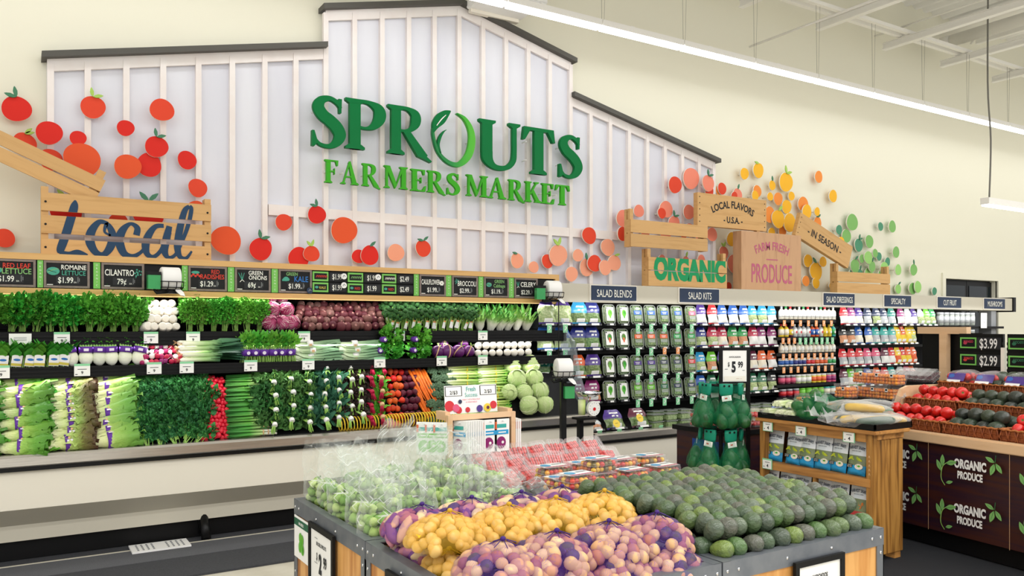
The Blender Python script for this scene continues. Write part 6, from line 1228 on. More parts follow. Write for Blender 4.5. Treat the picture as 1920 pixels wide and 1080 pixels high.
# ---- countertop peg display between sprouts and tomatoes
o = empty('peg_display', 'small wooden pegboard display with flyer on top behind the sprout bags', 'display stand', (2.02, 3.93, BZ)); q0, q1 = onY(838, 790, 3.86), onY(964, 790, 3.86); xl, xr_ = q0.x-2.02, q1.x-2.02; zt = onY(900, 775, 3.86).z-BZ; xm = xl+(xr_-xl)*.68
for a in ((xl, xl+.028), (xr_-.028, xr_)): mb = MB('maple'); mb.bx(a[0], a[1], -.085, -.055, 0, zt); part('upright', mb, o)
mb = MB('maple'); mb.bx(xl+.028, xr_-.028, -.084, -.056, zt-.028, zt); part('top_bar', mb, o); mb = MB('maple'); mb.bx(xl, xr_, -.12, .06, -.0, .02); part('base_board', mb, o)
mb = MB('black'); mb.bx(xl+.028, xr_-.028, -.054, -.045, .02, zt-.028); mb.at(FY(0, -.0545, 0)); mb.m('grayt')
for i in range(14):
    for j in range(7): mb.disc(xl+.05+i*(xr_-xl-.1)/13, .045+j*(zt-.1)/6, .003, n=6)
mb.at(); part('pegboard', mb, o); mb = MB('maple'); mb.bx(xl, xl+.03, -.05, .06, zt-.03, zt+.015); mb.bx(xr_-.03, xr_, -.05, .06, zt-.03, zt+.015); part('side_rail', mb, o)
w_ = (xr_-xl)*.78; mb = MB('paper'); mb.M = FY(xl+.035+w_/2, .02, zt-.005) @ RX(radians(-6)); h_ = .155; mb.prism([(-w_/2, 0), (w_/2, 0), (w_/2, h_), (-w_/2, h_)], .004); z_ = .004
for sx in (-1, 1): mb.m('ink').rect(sx*w_*.33-w_*.16, sx*w_*.33+w_*.16, h_*.62, h_*.97, z_); mb.m('paper').rect(sx*w_*.33-w_*.145, sx*w_*.33+w_*.145, h_*.64, h_*.95, z_); mb.m('ink').text('2/$3', .02, x=sx*w_*.33, y=h_*.69, bold=.02, z=z_)
mb.m('k_aqua').text('Fresh', .026, x=0, y=h_*.78, bold=.01, z=z_, xs=.8); mb.text('Success', .024, x=0, y=h_*.58, z=z_, xs=.8); mb.m('k_pink').text('MAKE IT WITH FRESH FRUIT', .008, w_*.34, y=h_*.46, z=z_); mb.text('& VEGETABLES', .008, w_*.3, y=h_*.37, z=z_)
for c_, dx, dy, r_ in (('k_red', -.42, .28, .03), ('k_red', -.25, .12, .02), ('k_pink', -.3, .2, .022), ('k_red', -.08, .12, .015), ('k_violet', .15, .14, .02), ('k_yellow', .3, .16, .024), ('k_red', .42, .25, .022), ('k_navy', -.22, .42, .012), ('k_maroon', .31, .16, .01)): mb.m(c_).disc(dx*w_, dy*h_, r_, z=z_)
mb.M = Matrix.Identity(4); part('flyer', mb, o)
def packet(lab, pic):
    t = Tpl('seasoning_packet', 'packet'); mb = MB('paper'); mb.bx(-.035, .035, -.003, .003, 0, .13); mb.at(FY(0, -.003, 0)); mb.m('k_aqua').rect(-.025, .02, .095, .11); mb.m('k_'+lab).rect(-.03, .03, .068, .086); mb.m('k_white').rect(-.018, .018, .074, .079); mb.m('k_'+pic).disc(-.005, .035, .022, .025); mb.m('k_white').disc(.002, .036, .006); mb.m('k_orange').rect(-.034, -.026, .09, .12); mb.at(); t.add('pouch', mb); mb = MB('chrome'); mb.tube([(0, -.02, .122), (0, .04, .122)], .0015, 4); t.add('hook', mb); return t
tp = packet('sky', 'magenta'); tq = packet('lime', 'lime')
for k in range(9): place(tp, TR((2.02+xl+.07+.014*k, 3.93-.085, .965)) @ RZ(radians(-62)) @ SCL(1.35, 1.35, 1.35), f'purple vegetable packet hanging edge on in the display, {ordw(k+1)} from left', 'packets on the peg display')
for k, a in enumerate((.235, .315)): place(tp, TR((2.02+xl+a, 3.93-.115, .965)) @ SCL(1.35, 1.35, 1.35), f'purple vegetable packet facing forward in the display, {("left", "right")[k]} one', 'packets on the peg display')
for k in range(3): place(tq, TR((2.02+xl-.02-.035*k, 3.93-.05+.03*k, BZ+.16)) @ RZ(radians(-40)) @ SCL(1.35, 1.35, 1.35), f'green labelled packet on the display\'s left side, {ordw(k+1)} from the frame', 'packets on the peg display')
for k in range(4): place(tq, TR((2.02+xr_+.018+.012*k, 3.93-.02, BZ+.15)) @ RZ(radians(78)) @ SCL(1.35, 1.35, 1.35), f'packet seen edge on at the display\'s right side, {ordw(k+1)} from the frame', 'packets on the peg display')
# ------------------------------------------------------------------ wooden snack rack
RX0, RX1, RY0, RY1 = 5.04, 5.40, 3.41, 4.40
o = empty('snack_rack', 'rustic stained wooden rack with snack pouches beside the avocado bin', 'display rack', ((RX0+RX1)/2, (RY0+RY1)/2, 0)); ro = Vector(o.location)
def rp(name, mb, lab=None): ob = part(name, mb, o, lab); ob.location = -ro
for y in (RY0, RY1-.055): mb = MB('rack'); mb.bx(RX0, RX0+.05, y, y+.055, .05, .904, .004); rp('post', mb)
mb = MB('rackh'); mb.bx(RX0+.002, RX0+.045, RY0+.055, RY1-.055, .845, .905, .003); rp('top_rail', mb); mb = MB('rackh'); mb.bx(RX0-.006, RX0+.04, RY0+.02, RY1-.02, .535, .594, .003); rp('shelf_rail', mb)
mb = MB('rack'); mb.bx(RX0+.005, RX0+.04, 3.88, 3.905, .05, .535); rp('divider', mb); mb = MB('rackh'); mb.bx(RX0-.03, RX1+.02, RY0-.035, RY1+.02, .905, .932, .005); rp('top_board', mb)
for z in (.575, .27): mb = MB('rackh'); mb.bx(RX0+.045, RX1-.01, RY0+.02, RY1-.02, z, z+.016); rp('shelf', mb)
mb = MB('blackm'); mb.bx(RX1-.012, RX1, RY0+.02, RY1-.02, .06, .9); rp('back_panel', mb)
for k in range(2): mb = MB('rack'); mb.bx(RX0+.052+k*.152, RX0+.2+k*.152, RY0+.004, RY0+.024, .06, .86, .003); rp('side_plank', mb)
mb = MB('rackh'); mb.bx(RX0+.05, RX1-.005, RY0-.002, RY0+.022, .862, .905, .003); rp('side_rail', mb)
mb = MB('rack'); mb.bx(RX0+.05, RX1, RY1-.03, RY1-.012, .06, .9); rp('far_side', mb)
for x in (RX0+.02, RX1-.09):
    for y in (RY0+.015, RY1-.09): mb = MB('rackh'); mb.bx(x, x+.07, y, y+.07, .0, .055); rp('foot', mb)
mb = MB('pine'); mb.at(FX(RX0+.001, RY0+.028, 0))
for k in range(5): mb.m('chalk' if 0 else 'tan').stroke([(-.006, .62+k*.03, .003), (.0, .635+k*.03, .005), (.006, .62+k*.03, .003)])
mb.at(); rp('carved_mark', mb)
mk('p_sky', '#dbe6ee', .28, c2='#f2f5f7', sc=9, coat=.3); mk('p_hill', '#6f7f5a', .3, c2='#8b9470', sc=12, coat=.3); mk('p_blue', '#1f97cf', .25, coat=.3); mk('p_pea', '#c8cf3a', .3, c2='#9fb52e', sc=60); mk('p_oran', '#e0853a', .3, c2='#c96a2a', sc=60); mk('p_bowl', '#ece3d2', .3); mk('p_red', '#b02a2a', .3, coat=.3)
def pouch(kind):
    t = Tpl('snack_pouch', 'snack pouch'); w_, h_ = .145, .245; mb = MB(); nu, nv = 8, 14; g = {}
    for sd in (0, 1):
        for i in range(nv+1):
            for j in range(nu+1):
                u = -1+2*j/nu; v = i/nv; b = (1-abs(u)**3)*(1-max(0, v-.06)**2*.9)*(1 if v > .05 else v/.05)
                if v > .95: b *= .15
                g[sd, i, j] = mb.v((u*w_/2*(1-.03*b), (-1 if sd == 0 else 1)*(.03*b+.001)+.0025*sin(8*u+11*v)*b, h_*v))
    for sd in (0, 1):
        for i in range(nv):
            for j in range(nu):
                v = (i+.5)/nv; mb.m('p_sky' if v > .55 else 'p_hill' if v > .32 else ('p_blue' if kind == 'pea' else ('p_hill' if v > .22 else 'p_red')))
                q = (g[sd, i, j], g[sd, i, j+1], g[sd, i+1, j+1], g[sd, i+1, j]); mb.f(q if sd == 0 else tuple(reversed(q)), True)
    t.add('pouch', mb)
    mb = MB(); mb.M = FY(0, -.032, 0) @ RX(radians(-4)); mb.m('dnavy').text('HARVEST SNAPS', .023, w_*.86, y=h_*.76, bold=.02, arc=-.25 if 0 else .22, xs=.8, z=.001); mb.m('k_slate').text('GREEN PEA CRISPS' if kind == 'pea' else 'RED LENTIL CRISPS', .008, w_*.5, y=h_*.68, z=.001)
    if kind == 'pea':
        mb.m('p_pea'); [mb.stroke([(-.055+.02*k, .105+.016*(k % 2), .006), (-.03+.02*k, .122-.01*(k % 2), .02), (-.005+.02*k, .104, .006)], z=.001) for k in range(4)]
        mb.m('p_bowl').disc(.035, .062, .033, .02, z=.002); mb.m('leafg').disc(.035, .066, .012, .007, z=.002); mb.m('inkb').rect(-.06, -.015, .05, .075, .002); mb.m('k_white').text('LIGHTLY', .008, .036, x=-.037, y=.064, z=.002); mb.text('SALTED', .008, .036, x=-.037, y=.053, z=.002)
    else:
        mb.m('p_oran'); [mb.stroke([(-.05+.013*k, .085+.012*sin(k*2), .004), (-.04+.013*k, .115-.02*(k % 3), .01), (-.02+.011*k, .095+.01*(k % 2), .004)], z=.001) for k in range(7)]; mb.m('p_red').rect(-.06, .06, .02, .05, .001); mb.m('leafg').disc(-.045, .08, .015, .01, z=.001)
    t.add('print', mb); return t
tpea, tlen = pouch('pea'), pouch('lentil')
for k, px in enumerate((1455, 1490, 1515, 1545, 1574, 1609)):
    q = onX(px, 850, RX0+.09); place(tpea, TR((RX0+.066+jit(.005), q.y, .593)) @ RZ(-pi/2+jit(.12)) @ RX(radians(-9)), f'blue green-pea snack pouch on the rack\'s upper shelf, {ordw(k+1)} from left', 'blue snack pouches on the wooden rack')
for k, px in enumerate((1447, 1476, 1505, 1543, 1576, 1613)):
    q = onX(px, 920, RX0+.09); place(tlen, TR((RX0+.066+jit(.005), q.y, .288)) @ RZ(-pi/2+jit(.12)) @ RX(radians(-9)), f'red lentil snack pouch on the rack\'s lower shelf, {ordw(k+1)} from left', 'red snack pouches on the wooden rack')
tg = Tpl('rack_tag', 'price tag'); mb = MB('tagg'); mb.bx(-.047, .047, -.004, 0, -.036, .045); mb.at(FY(0, -.004, 0)); mb.m('paper').rect(-.042, .042, -.032, .034); mb.m('ink'); mb.rect(-.02, .025, .016, .02); mb.text('4', .026, x=.005, y=-.02, bold=.02); mb.rect(-.035, -.025, -.02, -.014); mb.at(); tg.body = mb.mesh('rack_tag')
for k, (px, z, lb) in enumerate(((1440, .868, 'left on the top rail'), (1502, .868, 'middle on the top rail'), (1592, .868, 'right on the top rail'), (1439, .572, 'left end of the shelf rail'))):
    q = onX(px, 800, RX0-.012); place(tg, TR((RX0-.012, q.y, z)) @ RZ(-pi/2), f'white price tag on the snack rack, {lb}', 'price tags on the wooden rack')
TRX = (RX0-.02, RX1+.05)
o = empty('black_tray', 'shallow black tray on top of the snack rack', 'tray', (5.22, 3.9, .933)); mb = MB('rubber'); mb.M = TR((-5.22, -3.9, -.933)); mb.bx(TRX[0], TRX[1], RY0-.03, RY1, .933, .942)
for a in ((TRX[0], TRX[0]+.012, RY0-.03, RY1), (TRX[1]-.012, TRX[1], RY0-.03, RY1), (TRX[0], TRX[1], RY0-.03, RY0-.018), (TRX[0], TRX[1], RY1-.012, RY1)): mb.bx(*a, .942, .975)
part('tray_body', mb, o)
# celery heart bags
t = Tpl('celery_heart_bag', 'celery bag'); mb = MB('celery'); [mb.tube([(-.09, y, .03+z), (.1, y, .03+z)], [.013, .010], 7) for y, z in ((-.03, 0), (0, 0), (.03, 0), (-.015, .02), (.015, .02))]; t.add('celery_stalks', mb); mb = MB('clear'); mb.ell((0, 0, .036), (.14, .06, .036), 14, 8, .06); t.add('bag_film', mb); mb = MB('k_dkgreen'); mb.at(TR((.02, 0, .072))); mb.stroke([(-.04, -.02, .012), (0, 0, .03), (.05, .02, .012)]); mb.at(); t.add('print', mb)
for k, (y, z, x) in enumerate(((4.32, 0, 5.13), (4.22, 0, 5.12), (4.12, 0, 5.14), (4.30, .06, 5.2), (4.19, .06, 5.2), (4.26, .0, 5.34))): place(t, P3(x, y, .944+z, 0, 0, jit(.3)+.1), f'clear bag of celery hearts on the rack tray, {ordw(k+1)} from the far end', 'bags of celery hearts on the rack tray')
# loose green avocados on the tray
mk('avog', '#23511f', .22, c2='#2f6528', sc=20, ov=.2, bump=.25, bsc=60, coat=.3); mknet('net_g', '#1f9a62', 170, .03); mk('header_g', '#17866a', .4); T_ag = avo_t('avog', s=1.08)
o = empty('netted_avocados', 'pile of large green avocados in a green net on the rack tray', 'bag of avocados', (5.19, 3.93, .944))
for k, (dx, dy, dz) in enumerate(((-.11, -.09, .045), (-.12, 0, .045), (-.11, .09, .045), (-.02, -.05, .05), (-.02, .05, .05), (-.09, -.045, .12), (-.09, .045, .12), (-.03, 0, .13), (-.07, 0, .185), (-.10, .12, .10), (.06, 0, .07), (.02, .10, .06), (-.06, .12, .06), (.03, -.1, .06), (0, .04, .15))):
    ob = link('avocado', T_ag.parts[0][1], o); ob.location = (dx, dy*1.15, dz); ob.rotation_euler = (rnd.uniform(0, 6), rnd.uniform(0, 6), 0)
mb = MB('net_g'); mb.ell((-.05, .01, .09), (.15, .19, .135), 22, 12, .06); part('net', mb, o); mb = MB('header_g'); mb.sheet((.06, .0, .17), (1, .3, -.2), (0, 0, 1), .2, .09, .2, -.1, .2, 4, 4, 1); part('net_tail', mb, o)
# bagged squash
mk('squ_y', '#e8c24a', .35, c2='#d9ac34', sc=8); mk('squ_d', '#2f4a34', .3, c2='#3d5a3c', sc=10); mkfilm('bagf', '#f2f2f2', .08, .6, .14, '#f6f6f6')
def squash_bag(kind, sd):
    t = Tpl('squash_bag', 'bag of squash'); r_ = random.Random(sd)
    for k in range(3):
        mb = MB(kind if k != 1 else ('squ_d' if kind == 'squ_y' else 'squ_y')); y = -.045+.045*k; mb.tube(spline([(-.10, y, .03), (-.06, y, .032), (.02, y+.006, .034), (.09, y, .034), (.12, y, .034)], 3), [.01, .02, .024, .025, .026, .027, .027, .027, .026, .024, .02, .014, .006], 9); t.add('squash', mb)
    mb = MB('bagf'); nu, nv = 16, 10; ids = []
    for i in range(nv+1):
        v = i/nv; x = -.20+.37*v; q = max(.12, sin(pi*min(1, max(0, v*.92+.06)))**.6)
        ids.append([mb.v((x, .10*q*cos(2*pi*k/nu)*(1+.1*sin(5*k+7*v+sd)), .036+.042*q*sin(2*pi*k/nu)*(1+.14*sin(4*k+9*v+sd*2)))) for k in range(nu)])
    for i in range(nv):
        for k in range(nu): mb.f((ids[i][k], ids[i][(k+1) % nu], ids[i+1][(k+1) % nu], ids[i+1][k]), True)
    mb.sheet((-.19, 0, .04), (-1, .2, .4), (0, -.3, 1), .1, .08, .2, .1, .3, 4, 4, sd); t.add('bag_film', mb); return t
sq = [squash_bag('squ_y', 1), squash_bag('squ_d', 2), squash_bag('squ_y', 5)]
for k, (x, y, z, a, lb) in enumerate(((5.12, 3.62, 0, -.5, 'nearest the avocado net'), (5.16, 3.50, 0, -.7, 'at the front corner of the tray'), (5.32, 3.52, 0, -.4, 'at the back corner of the tray'), (5.22, 3.62, .075, -.9, 'lying on top in the middle'), (5.32, 3.72, .07, 2.4, 'on top at the back'), (5.34, 3.84, 0, .3, 'behind the avocado net'))): place(sq[k % 3], P3(x, y, .945+z, jit(.15), jit(.1), a, 1.2), f'bag of yellow and dark squash on rack tray, {lb}', 'bags of squash on the rack tray')
# ------------------------------------------------------------------ hanging avocado tower
TP = Vector((4.93, 4.705, 0))
o = empty('spinner_stand', 'black floor stand with framed 5.99 price card and hooks for netted avocados', 'display stand', TP)
mb = MB('black'); mb.cyl((0, 0, 0), (0, 0, .03), .22, n=20); part('base', mb, o); mb = MB('black'); mb.cyl((0, 0, .03), (0, 0, 1.22), .016); part('pole', mb, o)
for z in (1.17, .80, .45):
    mb = MB('black'); mb.tube([(.09*cos(k*pi/8), .09*sin(k*pi/8), z) for k in range(17)], .005, 5); [mb.tube([(0, 0, z), (.13*cos(k*pi/3), .13*sin(k*pi/3), z+.01)], .004, 4) for k in range(6)]; part('hook_ring', mb, o)
RS = RZ(radians(-24)); q0 = onY(1345, 655, TP.y); d_ = 6.6; W2 = .215
mb = MB('black'); mb.M = RS; mb.bx(-.02, .005, -.03, -.005, .0 if 0 else .95, 1.475); part('sign_post', mb, o); mb = MB('black'); mb.M = RS; mb.bx(W2-.005, W2+.025, -.03, -.005, .0, 1.475); part('sign_post', mb, o)
mb = MB('black'); mb.M = RS; mb.bx(.005, W2-.005, -.03, -.01, 1.455, 1.475); mb.bx(.005, W2-.005, -.03, -.01, 1.185, 1.2); mb.tube([(0, -.02, 1.0), (0, -.02, .96), (.1, 0, .95)], .006, 5); part('sign_frame', mb, o)
mb = MB('paper'); mb.M = RS; mb.bx(.006, W2-.006, -.027, -.02, 1.2, 1.454); mb.M = RS @ FY(W2/2, -.027, 0); mb.m('ink').text('5', .085, x=-.01, y=1.28, bold=.05, xs=.62); mb.text('$', .035, x=-.052, y=1.325, bold=.02, xs=.6); mb.text('99', .05, x=.048, y=1.315, bold=.03, xs=.62); mb.text('AVOCADOS', .013, .12, y=1.395, bold=.02); mb.m('grayt').rect(-.085, -.06, 1.3, 1.305); mb.rect(.065, .085, 1.29, 1.295); mb.m('offw'); mb.rect(-.09, .09, 1.205, 1.245, .0015); mb.m('k_green').rect(-.06, -.01, 1.222, 1.229); mb.m('k_orange').rect(.01, .06, 1.222, 1.229); mb.M = Matrix.Identity(4); part('price_card', mb, o)
mk('avol', '#1d4a24', .28, c2='#2a5c2c', sc=20, ov=.15, bump=.25, bsc=60)
def netbag(sd):
    t = Tpl('avocado_net_bag', 'bag of avocados'); r_ = random.Random(sd); m_ = avo_t('avol', s=1.12).parts[0][1]
    for k, (x, y, z) in enumerate(((-.035, -.03, -.245), (.038, -.025, -.24), (0, .035, -.25), (.0, -.02, -.17))): t.add('avocado', m_, P3(x, y, z, r_.uniform(-.5, .5), r_.uniform(-.5, .5), r_.uniform(0, 6)))
    mb = MB('net_g'); mb.lathe([(.012, -.30), (.06, -.29), (.088, -.25), (.085, -.2), (.062, -.14), (.035, -.08), (.025, -.04)], 18); t.add('net', mb)
    mb = MB('header_g'); mb.M = SCL(1, .35, 1); mb.lathe([(.04, -.06), (.05, -.04), (.052, 0), (.05, .03)], 14); mb.M = FY(0, -.019, 0); mb.m('inkb'); mb.disc(-.018, .015, .008); mb.disc(.018, .015, .008); mb.M = Matrix.Identity(4); t.add('header', mb)
    mb = MB('paper'); mb.M = FY(0, -.02, -.075) @ RZ(r_.uniform(-.2, .2)); mb.prism([(-.035, -.02), (.035, -.02), (.035, .02), (-.035, .02)], .002); mb.m('k_red').rect(-.015, .005, -.005, .005, .0022); mb.M = Matrix.Identity(4); t.add('tag', mb); return t
nbs = [netbag(3), netbag(8)]; CW = ('facing the camera', 'right of the front one', 'behind at the right', 'at the back', 'behind at the left', 'left of the front one')
for ti, z in enumerate((1.16, .79, .44)):
    for k in range(6):
        a = -pi/2-ANG+k*pi/3+.25*ti; place(nbs[k % 2], TR((TP.x+.16*cos(a), TP.y+.16*sin(a), z)) @ RZ(a+pi/2) @ RX(jit(.1)) @ SCL(*(1.08,)*3), f'green netted bag of avocados hanging in the {("top", "middle", "bottom")[ti]} tier, {CW[k]}', 'netted avocado bags on the spinner stand')
# low table with red tomato packs behind the tower
mk('boxblue', '#23458f', .5); o = empty('low_table', 'dark low table with a blue panel behind the avocado stand', 'display table', (5.45, 5.15, 0)); mb = MB('bark'); mb.bx(-.3, .3, -.3, .3, .05, .72); part('body', mb, o); mb = MB('black'); mb.bx(-.33, .33, -.33, .33, .72, .76); part('table_top', mb, o)
mb = MB('boxblue'); mb.bx(-.305, -.30, -.28, .1, .2, .66); mb.at(FX(-.305, -.09, 0)); mb.m('k_white').disc(0, .3, .05); mb.text('FRESH', .05, x=0, y=.5); mb.at(); part('blue_panel', mb, o)
T_rt = clamshell('tomato_clamshell', 'tomato clamshell', .2, .18, .07, True); fill(T_rt, tom_mesh('tom', .02), 'tomato', (4, 4, 1), .19, .17, .06, .02)
for k in range(6):
    r, c = divmod(k, 3); place(T_rt, P3(5.23+.22*c, 5.0+.21*r, .762, 0, 0, jit(.1)), f'clear clamshell of red tomatoes on the low dark table, {("near", "far")[r]} row, {ordw(c+1)} from left', 'tomato clamshells on the low table'); place(T_rt, P3(5.23+.22*c, 5.0+.21*r, .838, 0, 0, jit(.1)), f'red tomato clamshell stacked on another, low dark table, {("near", "far")[r]} row, {ordw(c+1)} from left', 'tomato clamshells on the low table')
# ------------------------------------------------------------------ bag dispensers and hanging scale
def dispenser(label, loc, rz, s=1.0, post=0, green=(-.13, -.03)):
    o = empty('bag_dispenser', label, 'bag dispenser', loc, 'plastic bag dispensers'); o.rotation_euler = (0, 0, rz); o.scale = (s, s, s)
    mb = MB('white'); mb.M = RY(pi/2); mb.lathe([(.02, -.07), (.082, -.07), (.088, -.062), (.088, .062), (.082, .07), (.02, .07), (.02, -.07)], 24); part('bag_roll', mb, o)
    mb = MB('black')
    for z, e in ((-.03, .085), (-.075, .07)): mb.tube([(-.08, -e-.012, z), (.08, -e-.012, z), (.08, e, z), (-.08, e, z), (-.08, -e-.012, z)], .004, 5)
    for x in (-.08, -.03, .03, .08): mb.tube([(x, -.097, -.03), (x, -.082, -.075), (x, .0, -.1), (x, .085, -.03)], .0035, 5)
    part('wire_basket', mb, o); mb = MB('black'); mb.bx(-.09, .09, -.04, .06, -.12, -.098); mb.tube([(-.02, -.03, -.11), (-.11, -.06, -.12), (-.13, -.05, -.09)], .012, 6); part('bracket', mb, o)
    mb = MB('paper'); mb.sheet((.03, -.06, -.09), (.4, -.6, -.3), (0, -.5, 1), .1, .03, .1, -.2, .2, 4, 4, 2); part('loose_bag', mb, o)
    mb = MB('k_green'); gx, gz = green; mb.bx(gx-.045, gx+.045, -.07, -.01, gz-.06, gz+.05); mb.m('black').bx(gx-.05, gx+.05, -.075, -.005, gz+.05, gz+.075); part('tie_box', mb, o)
    return o
q = onY(319, 522, 6.88); dispenser('white bag roll in a black wire holder on the header beside the cilantro sign', (q.x, 6.88, q.z), .05)
q = onY(1036, 543, 6.88); dispenser('white bag roll dispenser at the right end of the wooden header', (q.x, 6.88, q.z), -.2, 1.05, green=(-.15, -.04))
q = onY(1056, 690, 5.95); o = dispenser('white bag roll on a black floor post before the salad case', (q.x, 5.95, q.z), -.3, 1.0, green=(.04, -.21)); mb = MB('black'); mb.bx(-.025, .025, -.02, .03, -q.z+.02, -.1); mb.cyl((0, 0, -q.z+.017), (0, 0, -q.z+.03), .16, n=18); part('post', mb, o); mb = MB('black'); mb.tube([(-.01, .1, -.1), (-.01, .1, .62)], .005, 5); part('rod', mb, o)
q = onY(1108, 765, 5.95); o = empty('produce_scale', 'round white dial produce scale with steel pan on a black post', 'scale', (q.x, 5.95, q.z))
mb = MB('white'); mb.at(FY(0, -.02, 0) @ RZ(0)); mb.prism([(.068*cos(k*pi/14), .068*sin(k*pi/14)) for k in range(28)], .03); mb.m('grayt'); [mb.rect(.052*cos(k*pi/6)-.003, .052*cos(k*pi/6)+.003, .052*sin(k*pi/6)-.003, .052*sin(k*pi/6)+.003, .0315) for k in range(12)]; mb.m('k_red').disc(0, -.005, .016, z=.0315); mb.at(); part('dial', mb, o)
mb = MB('celery'); mb.cyl((-.09, .02, -.06), (-.09, .02, .08), .032, .036, 12); part('housing', mb, o); mb = MB('chrome'); mb.M = TR((-.02, 0, .10)); mb.lathe([(.001, 0), (.06, .006), (.1, .03), (.115, .05), (.108, .05), (.06, .012), (.001, .006)], 20); part('pan', mb, o)
mb = MB('black'); mb.bx(-.16, .03, -.06, .08, -.10, -.08); part('shelf_plate', mb, o); mb = MB('black'); mb.bx(-.13, -.085, 0, .045, -q.z+.03, -.1); mb.cyl((-.107, .02, -q.z+.02), (-.107, .02, -q.z+.035), .14, n=18); part('post', mb, o); mb = MB('chrome'); mb.tube([(-.03, 0, -.08), (-.02, 0, -.05)], .006, 5); mb.tube([(-.02, .01, .05), (-.02, .01, .1)], .008, 5); part('stem', mb, o)
# ------------------------------------------------------------------ organic produce island
IS = TR((5.75, 3.10, 0)) @ RZ(radians(-7)); ISI = IS.inverted()
def onL(px, py, lx):
    c = ISI @ Vector((0, 0, CAMH)); d = ISI.to_3x3() @ ray(px, py); return c+d*((lx-c.x)/d.x)
o = empty('produce_island', 'long stepped produce island with dark plank front reading organic produce', 'produce display'); o.matrix_world = IS
YA, YB = -2.2, 2.05
mb = MB('bark'); mb.bx(.0, .03, YA, YB, .15, .79); mb.bx(.0, 1.5, YB-.03, YB, .15, .79); ys = [onL(px, 900, -.001).y for px in (1744, 1898)]; tw = ys[0]-ys[1]; mb.m('tan'); e0 = ys[0]
mb.at(FX(-.001, 0, 0))
for k in range(-2, 5):
    ye = e0-k*tw; mb.m('tan').rect(-ye-.0015, -ye+.0015, .15, .79, .0005)
    for zz in (.47, .15):
        cx_ = -(ye-tw/2); mb.m('k_white').text('ORGANIC', .062, tw*.40, x=cx_+.02, y=zz+.175, bold=.05, xs=.62); mb.text('PRODUCE', .052, tw*.33, x=cx_+.02, y=zz+.10, bold=.045, xs=.58)
        lx0 = cx_-tw*.36
        def leaf(x, y, a, L): mb.m('f_gr').stroke([(x, y, .003), (x+.4*L*cos(a), y+.4*L*sin(a), .42*L), (x+.75*L*cos(a), y+.75*L*sin(a), .30*L), (x+L*cos(a), y+L*sin(a), .003)]); mb.m('leafd').stroke([(x, y, .003), (x+.8*L*cos(a), y+.8*L*sin(a), .002)])
        mb.m('stemg').stroke([(lx0+.05, zz+.03, .005), (lx0+.02, zz+.08, .006), (lx0+.03, zz+.16, .006), (lx0+.07, zz+.2, .004)])
        leaf(lx0+.02, zz+.13, 2.0, .085); leaf(lx0+.03, zz+.165, 1.55, .085); leaf(lx0+.06, zz+.19, .25, .085); leaf(lx0+.06, zz+.05, .3, .055)
        rx_ = cx_+tw*.34; mb.m('leafd').stroke([(rx_, zz+.30, .004), (rx_-.005, zz+.25, .004)]); leaf(rx_-.01, zz+.25, 2.7, .07); leaf(rx_-.01, zz+.24, -1.9, .085); leaf(rx_+.0, zz+.245, -.95, .075)
mb.at(); part('plank_front', mb, o)
mb = MB('black'); mb.bx(.05, 1.5, YA, YB-.05, .02, .15); part('plinth', mb, o); mb = MB('maple'); mb.bx(-.03, .06, YA, YB+.02, .79, .862, .006); mb.bx(.06, 1.5, YB-.04, YB+.02, .79, .862); part('wood_ledge', mb, o); mb = MB('blackm')
for k, (x0, x1, z) in enumerate(((.06, .44, .84), (.44, .84, .96), (.84, 1.30, 1.08))): mb.bx(x0, x1, YA, .96, .6, z)
mb.bx(.06, 1.4, .96, YB-.04, .6, .86); part('stepped_deck', mb, o)
mb = MB('maple'); pts = [(.30, .80), (.40, 1.06), (.44, 1.13), (.52, 1.155), (1.32, 1.155), (1.32, .80)]; mb.M = Matrix(((1, 0, 0, 0), (0, 0, -1, .99), (0, 1, 0, 0), (0, 0, 0, 1))); mb.prism(pts, .028); mb.M = Matrix.Identity(4); part('end_board', mb, o)
# price boards and wooden frame on top of the island
for nm, a, b, txts, bx_ in (('left', 1798, 1880, (('$3.99', 'k_crimson'), ('$2.99', 'k_red')), 1), ('right', 1888, 1985, (('', 'k_dkgreen'), ('', 'k_dkgreen')), 1)):
    p0 = onL(a, 628, 1.34); p1 = onL(b, 690, 1.34); o2 = empty('price_board', f'black slatted price board with green framed labels, {nm} one above the island', 'price board'); o2.matrix_world = IS
    zt = onL(1840, 626, 1.34).z; zb = 1.08; mb = MB('black'); mb.bx(1.345, 1.37, p1.y, p0.y, zb, zt); [mb.bx(1.338, 1.345, p1.y, p0.y, zb+.05+k*.045, zb+.075+k*.045) for k in range(int((zt-zb-.06)/.045))]; part('board', mb, o2)
    for j, (tx, c) in enumerate(txts):
        z0 = (onL(1840, 648, 1.34).z, onL(1840, 680, 1.34).z)[j]; wd = p0.y-p1.y; mb = MB('strip'); mb.bx(1.328, 1.338, p0.y-.42*wd, p0.y-.02, z0-.025, z0+.07); mb.at(FX(1.328, p0.y, 0)); mb.m('inkb').rect(.035, .40*wd, z0-.012, z0+.057); mb.m(c).text('MANGO' if tx == '$3.99' else 'TOMATO' if tx else 'AVOCADO', .022, wd*.22, x=.25*wd, y=z0+.024, bold=.03); mb.disc(.07, z0+.02, .018, .013); mb.at(); part('label_frame', mb, o2)
        if tx: mb = MB('pricebg'); mb.bx(1.332, 1.338, p1.y+.01, p0.y-.44*wd, z0-.03, z0+.07); mb.at(FX(1.332, p0.y-.7*wd, 0)); mb.m('k_white').text(tx, .088, wd*.46, y=z0-.022, bold=.012, xs=.6); mb.at(); part('price_strip', mb, o2)
